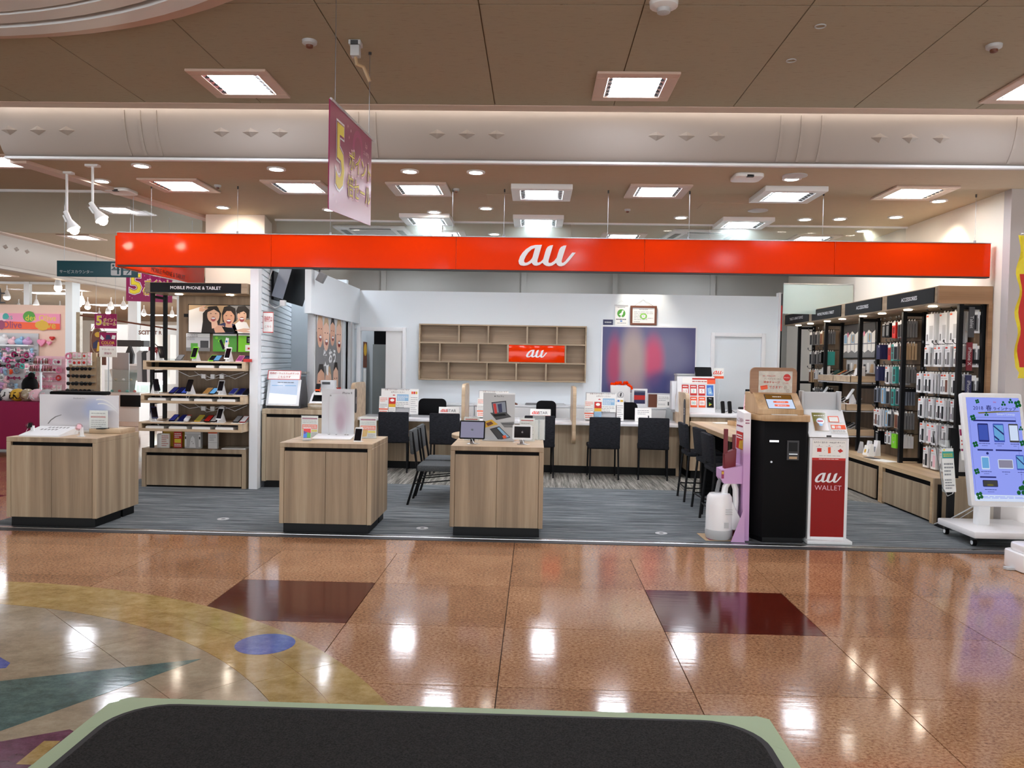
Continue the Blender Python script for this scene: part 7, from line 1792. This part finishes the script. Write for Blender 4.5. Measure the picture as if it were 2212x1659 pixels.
MB().tube([(-.16, 0, .30), (-.02, .01, .545), (.12, 0, .30)], .006, 5).build('cord', 'inlay_cream', t)
b = sale_banner('sale_banner', 'small magenta sale banner hanging in the far shop', (-8.79, 16.0, 2.23), X, Z, .46, .30, full=False); MB().tube([(-.2, 0, .15), (-.2, 0, ZU - 2.23)], .003, 4).tube([(.2, 0, .15), (.2, 0, ZU - 2.23)], .003, 4).build('wire', 'steel', b)
t = thing('wagon_poster', 'pink and white wagon sale poster below the small sale banner', 'poster', (-8.74, 16.0, 1.75)); MB().box(-.18, .18, 0, .01, -.25, .25).build('sheet', 'paper', t)
p = Pane(MB(), (0, -.001, 0), X, Z, .36, .5); p.r(0, 0, 1, .56, 'magenta', 1); p.g([(.1, .1), (.3, .25), (.2, .32), (.05, .25)], 'white', 2); p.g([(.4, .1), (.6, .1), (.7, .28), (.35, .3)], 'navy', 2); p.g([(.75, .1), (.95, .12), (.9, .28), (.7, .25)], 'white', 2); p.t('COLOR', .1, .36, .9, .48, 'gold', 2, .02); p.ln(.2, .5, .8, .54, 1, 'pale_pink', 2); p.t('ワゴンセール', .15, .63, .85, .74, 'magenta', 2); p.t('開催中', .3, .8, .7, .9, 'magenta', 2); p.mb.build('lettering', 'magenta', t)
MB().tube([(-.18, .01, .25), (-.18, .01, .27), (.18, .01, .27), (.18, .01, .25)], .008, 5).tube([(.0, .02, .25), (0, .02, -1.72)], .012, 6).build('stand', 'steel', t); MB().box(-.15, .15, -.1, .1, -1.749, -1.72).build('foot', 'steel', t)
t = thing('flower_pot', 'bright bouquet of artificial flowers on a thin stand', 'flowers', (-9.02, 15.6, 1.25)); MB().cyl((0, 0, -1.25), (0, 0, 0), .012, 6).cyl((0, 0, -1.25), (0, 0, -1.23), .12, 14).build('stand', 'steel', t)
b = MB()
for k in range(16): b.ball((rnd.uniform(-.12, .12), rnd.uniform(-.06, .06), rnd.uniform(.02, .26)), .045, .04, .04, rnd.choice(['lime', 'gold', 'orange', 'yellow', 'green']), 7, 4)
b.build('blossoms', 'gold', t, smooth=True)
b = MB()
for k in range(6): b.ball((rnd.uniform(-.2, .1), 0, rnd.uniform(-.03, .03)), .06, .04, .02, 'sky_blue', 7, 4)
b.build('ribbon', 'sky_blue', t, smooth=True)
# jewellery shop
slab('wall_shop', -12.5, -7.6, 22.0, 22.1, 0, 2.4, 'white_wall')
slab('wall_post', -10.62, -10.38, 20.4, 20.6, 0, 3.3, 'white_wall')
t = thing('display_niche', 'white lit niche wall with a shelf in the far jewellery shop', 'display case', (-10.0, 20.6, 0))
MB().box(-.45, .4, .3, .35, .8, 2.1).box(-.45, -.40, 0, .3, .8, 2.1).box(.36, .4, 0, .3, .8, 2.1).build('niche', 'white_matte', t); MB().box(-.385, -.37, .05, .28, 1.35, 2.05).build('light_strip', 'case_light', t)
t = thing('hand_bag', 'square red sequinned bag with pink side and dark handle', 'bag', (-9.97, 20.5, 1.47)); MB().box(-.16, .12, 0, .1, 0, .30).build('body', 'wine', t, bev=.01); MB().box(.12, .16, 0, .1, 0, .3).build('side', 'pink', t); MB().tube([(-.12, .05, .30), (-.03, .05, .40), (.08, .05, .30)], .012, 6).build('handle', 'dark_grey', t)
p = Pane(MB(), (-.02, -.002, .15), X, Z, .27, .29)
for k in range(30): p.el(rnd.random() * .9 + .05, rnd.random() * .9 + .05, .03, .03, rnd.choice(['pink', 'magenta', 'pale_pink', 'red']), 1, 6)
p.mb.build('sequins', 'pink', t)
tag(MB().box(-.45, .45, -.02, .35, 1.40, 1.47).build('bag_shelf', 'case_glass', loc=(-10.0, 20.5, 0)), 'glass shelf under the red bag', 'shelf')
t = thing('jewellery_counter', 'white jewellery counter with lit glass showcase', 'counter', (-10.15, 19.9, 0)); MB().box(-.42, .55, 0, .5, 0, .50).box(-.45, .58, -.03, .5, .50, .56).build('base', 'white', t); MB().box(-.40, .53, .02, .48, .56, .80).build('glass', 'case_glass', t); MB().box(-.40, .53, .0, .5, .80, .90).build('light_rail', 'case_light', t); MB().box(-.40, .53, .0, .5, .90, 1.33).build('upper_case', 'white', t); MB().box(-.36, .5, -.005, 0, .96, 1.28).build('poster', 'light_grey', t)
for k in range(9): MB().ball((-.3 + .09 * k, .1, .59), .03, .03, .02, 'inlay_cream' if k % 2 else 'silver', 7, 4).build('jewel', 'silver', t)
t = thing('glass_showcase', 'pale glass showcase with accessories beside the corridor', 'display case', (-9.75, 18.2, 0)); MB().box(-.30, .55, 0, .5, 0, .62).box(-.33, .58, -.03, .53, .62, .67).build('base', 'white', t); MB().box(-.28, .53, .02, .48, .67, 1.20).build('glass', 'case_glass', t); MB().box(-.2, .2, .2, .22, .67, 1.6).build('wire_panel', 'steel', t); MB().box(-.28, .53, .02, .48, .93, .94).build('glass_shelf', 'case_glass', t); MB().box(.12, .6, -.04, -.03, .35, .62).build('drawer', 'black', t)
for k in range(8): MB().ball((-.2 + .09 * k, .2, .97 if k % 2 else .70), .04, .04, .03, ['teal', 'inlay_cream', 'red', 'white'][k % 4], 7, 4).build('ornament', 'teal', t)
t = thing('screen_stand', 'black flat screen seen from the side on a wheeled stand', 'screen', (-10.05, 19.2, 0), 0)
b = MB(); b.T = Matrix.Rotation(.16, 4, 'Y'); b.box(-.22, -.03, -.3, .3, .28, 1.12)
b.build('screen', 'black', t, bev=.01)
b = MB(); b.T = Matrix.Rotation(-.30, 4, 'Y') @ Matrix.Translation((-.02, 0, .0)); b.box(.0, .05, -.03, .03, .85, 1.25); b.build('mast', 'silver', t)
MB().tube([(-.05, 0, .5), (-.05, 0, .1), (-.25, 0, .06)], .025, 6).tube([(-.05, 0, .42), (-.3, 0, .1)], .02, 6).box(-.32, .25, -.2, .2, .06, .1).build('stand', 'black', t)
for x, y in ((-.28, -.16), (-.28, .16), (.2, -.16), (.2, .16)): MB().cyl((x, y - .015, .035), (x, y + .015, .035), .035, 12).build('caster', 'black', t)
MB().tube([(-.2, -.1, .8), (-.26, -.12, .4), (-.22, -.1, .1)], .008, 5).build('cable', 'dark_grey', t)
tag(MB().box(-.5, .6, 0, .3, 1.75, 1.9).build('dark_beam', 'dark_grey', loc=(-9.9, 18.6, 0)), 'dark horizontal display beam hanging in the far shop', 'beam')
tag(MB().prism([(-.08, 0), (.08, 0), (.10, .22), (.02, .42), (-.02, .42), (-.1, .22)], 'y', -.04, .04).build('hanging_bag', 'dark_grey', loc=(-9.62, 18.58, 1.34)), 'dark bag hanging in the far shop beside the wagon poster', 'bag')
for k in range(3):
    o = MB().prism([(-.07, -.5), (.07, -.5), (.09, .15), (.03, .2), (-.03, .2), (-.09, .15)], 'y', -.04, .04).tube([(0, 0, .2), (0, 0, .26), (.03, 0, .28)], .006, 5, 'steel').build('garment', ['light_grey', 'dark_grey', 'white'][k], loc=(-8.75 + .12 * k, 17.4 - .02 * k, 1.45)); tag(o, 'garment hanging in the far shop, %s from the left' % W1[k], 'clothes', 'garments in the far shop')
t = thing('stick_ornament', 'small grey iron ornament at the left picture edge', 'ornament', (-11.62, YP - .1, 2.62)); MB().box(-.08, .1, 0, .05, 0, .03).tube([(0, .02, .03), (.02, .02, .2), (0, .02, .32)], .012, 6).box(-.08, .1, 0, .04, .2, .23).build('body', 'dark_grey', t)
# lights of the far shops
FL = [(-14.5, 19, .9, .5), (-12.4, 20, 1.0, .5), (-17.5, 23.5, 1.2, .6), (-13.2, 24.5, 1.2, .6), (-17.0, 29, 1.2, .6), (-14.2, 30, 1.2, .6)]
for k, (x, y, w_, d_) in enumerate(FL):
    t = thing('ceiling_light', 'long bright panel in the far shop ceiling, %s from the front' % W1[k], 'ceiling light', (x, y, 3.1), 0, 'panels in the far shop ceiling')
    MB().box(-w_ / 2 - .06, w_ / 2 + .06, -d_ / 2 - .06, d_ / 2 + .06, -.015, 0).build('frame', 'white', t); MB().box(-w_ / 2, w_ / 2, -d_ / 2, d_ / 2, -.02, -.015).build('diffuser', 'lamp_far', t)
fs = None
FS = [(-13.4, 18.6), (-12.55, 18.6), (-11.6, 18.0), (-12.7, 20.8), (-12.2, 21.4), (-11.6, 21.9 - .6), (-11.2, 20.2), (-10.6, 19.3), (-10.9, 21.2), (-10.4, 20.9), (-14.3, 22.5), (-13.4, 23), (-12.4, 23.8), (-11.6, 24.4), (-10.9, 24.8), (-10.2, 24.2), (-13.9, 26), (-12.6, 27)]
for k, (x, y) in enumerate(FS):
    x -= .6
    if fs is None:
        fs = thing('track_spotlight', 'small white spotlight in the far shop ceiling', 'spotlight', (x, y, 3.1), 0, 'far shop spotlights')
        MB().cyl((0, 0, 0), (0, 0, -.12), .015, 6).lathe([(.03, -.12), (.08, -.26), (.082, -.265)], n=12).build('housing', 'white', fs, smooth=True); MB().ball((0, 0, -.28), .07, .07, .06, 'lamp_down', 10, 5).build('bulb', 'lamp_down', fs, smooth=True)
    else:
        o = copy_tree(fs); o.location = (x, y, 3.1)
for k, (x, y, z) in enumerate(((-10.9, 14.6, 3.3), (-9.9, 16.2, 3.3))):
    t = thing('track_spotlight', 'white pendant spotlight over the pink shop, %s of two' % W1[k], 'spotlight', (x, y, z), 0)
    MB().cyl((0, 0, 0), (0, 0, -.20), .012, 6).lathe([(.04, -.2), (.075, -.33), (.07, -.36)], n=12).build('housing', 'white', t, smooth=True); MB().ball((.0, 0, -.39), .075, .075, .09, 0, 10, 6).build('bulb', 'lamp_spot', t, smooth=True)
for x, y, l in ((-10.75, 15.5, 'square light panel over the pink accessory shop at the left edge'), (-11.2, 18.9, 'square light panel over the far showcases'), (-12.6, 15.2, 'square light panel over the accessory shop outside the picture')):
    panel_light(l, x, y, 3.1, grp='far shop light panels')

bpy.data.objects.remove(_to)
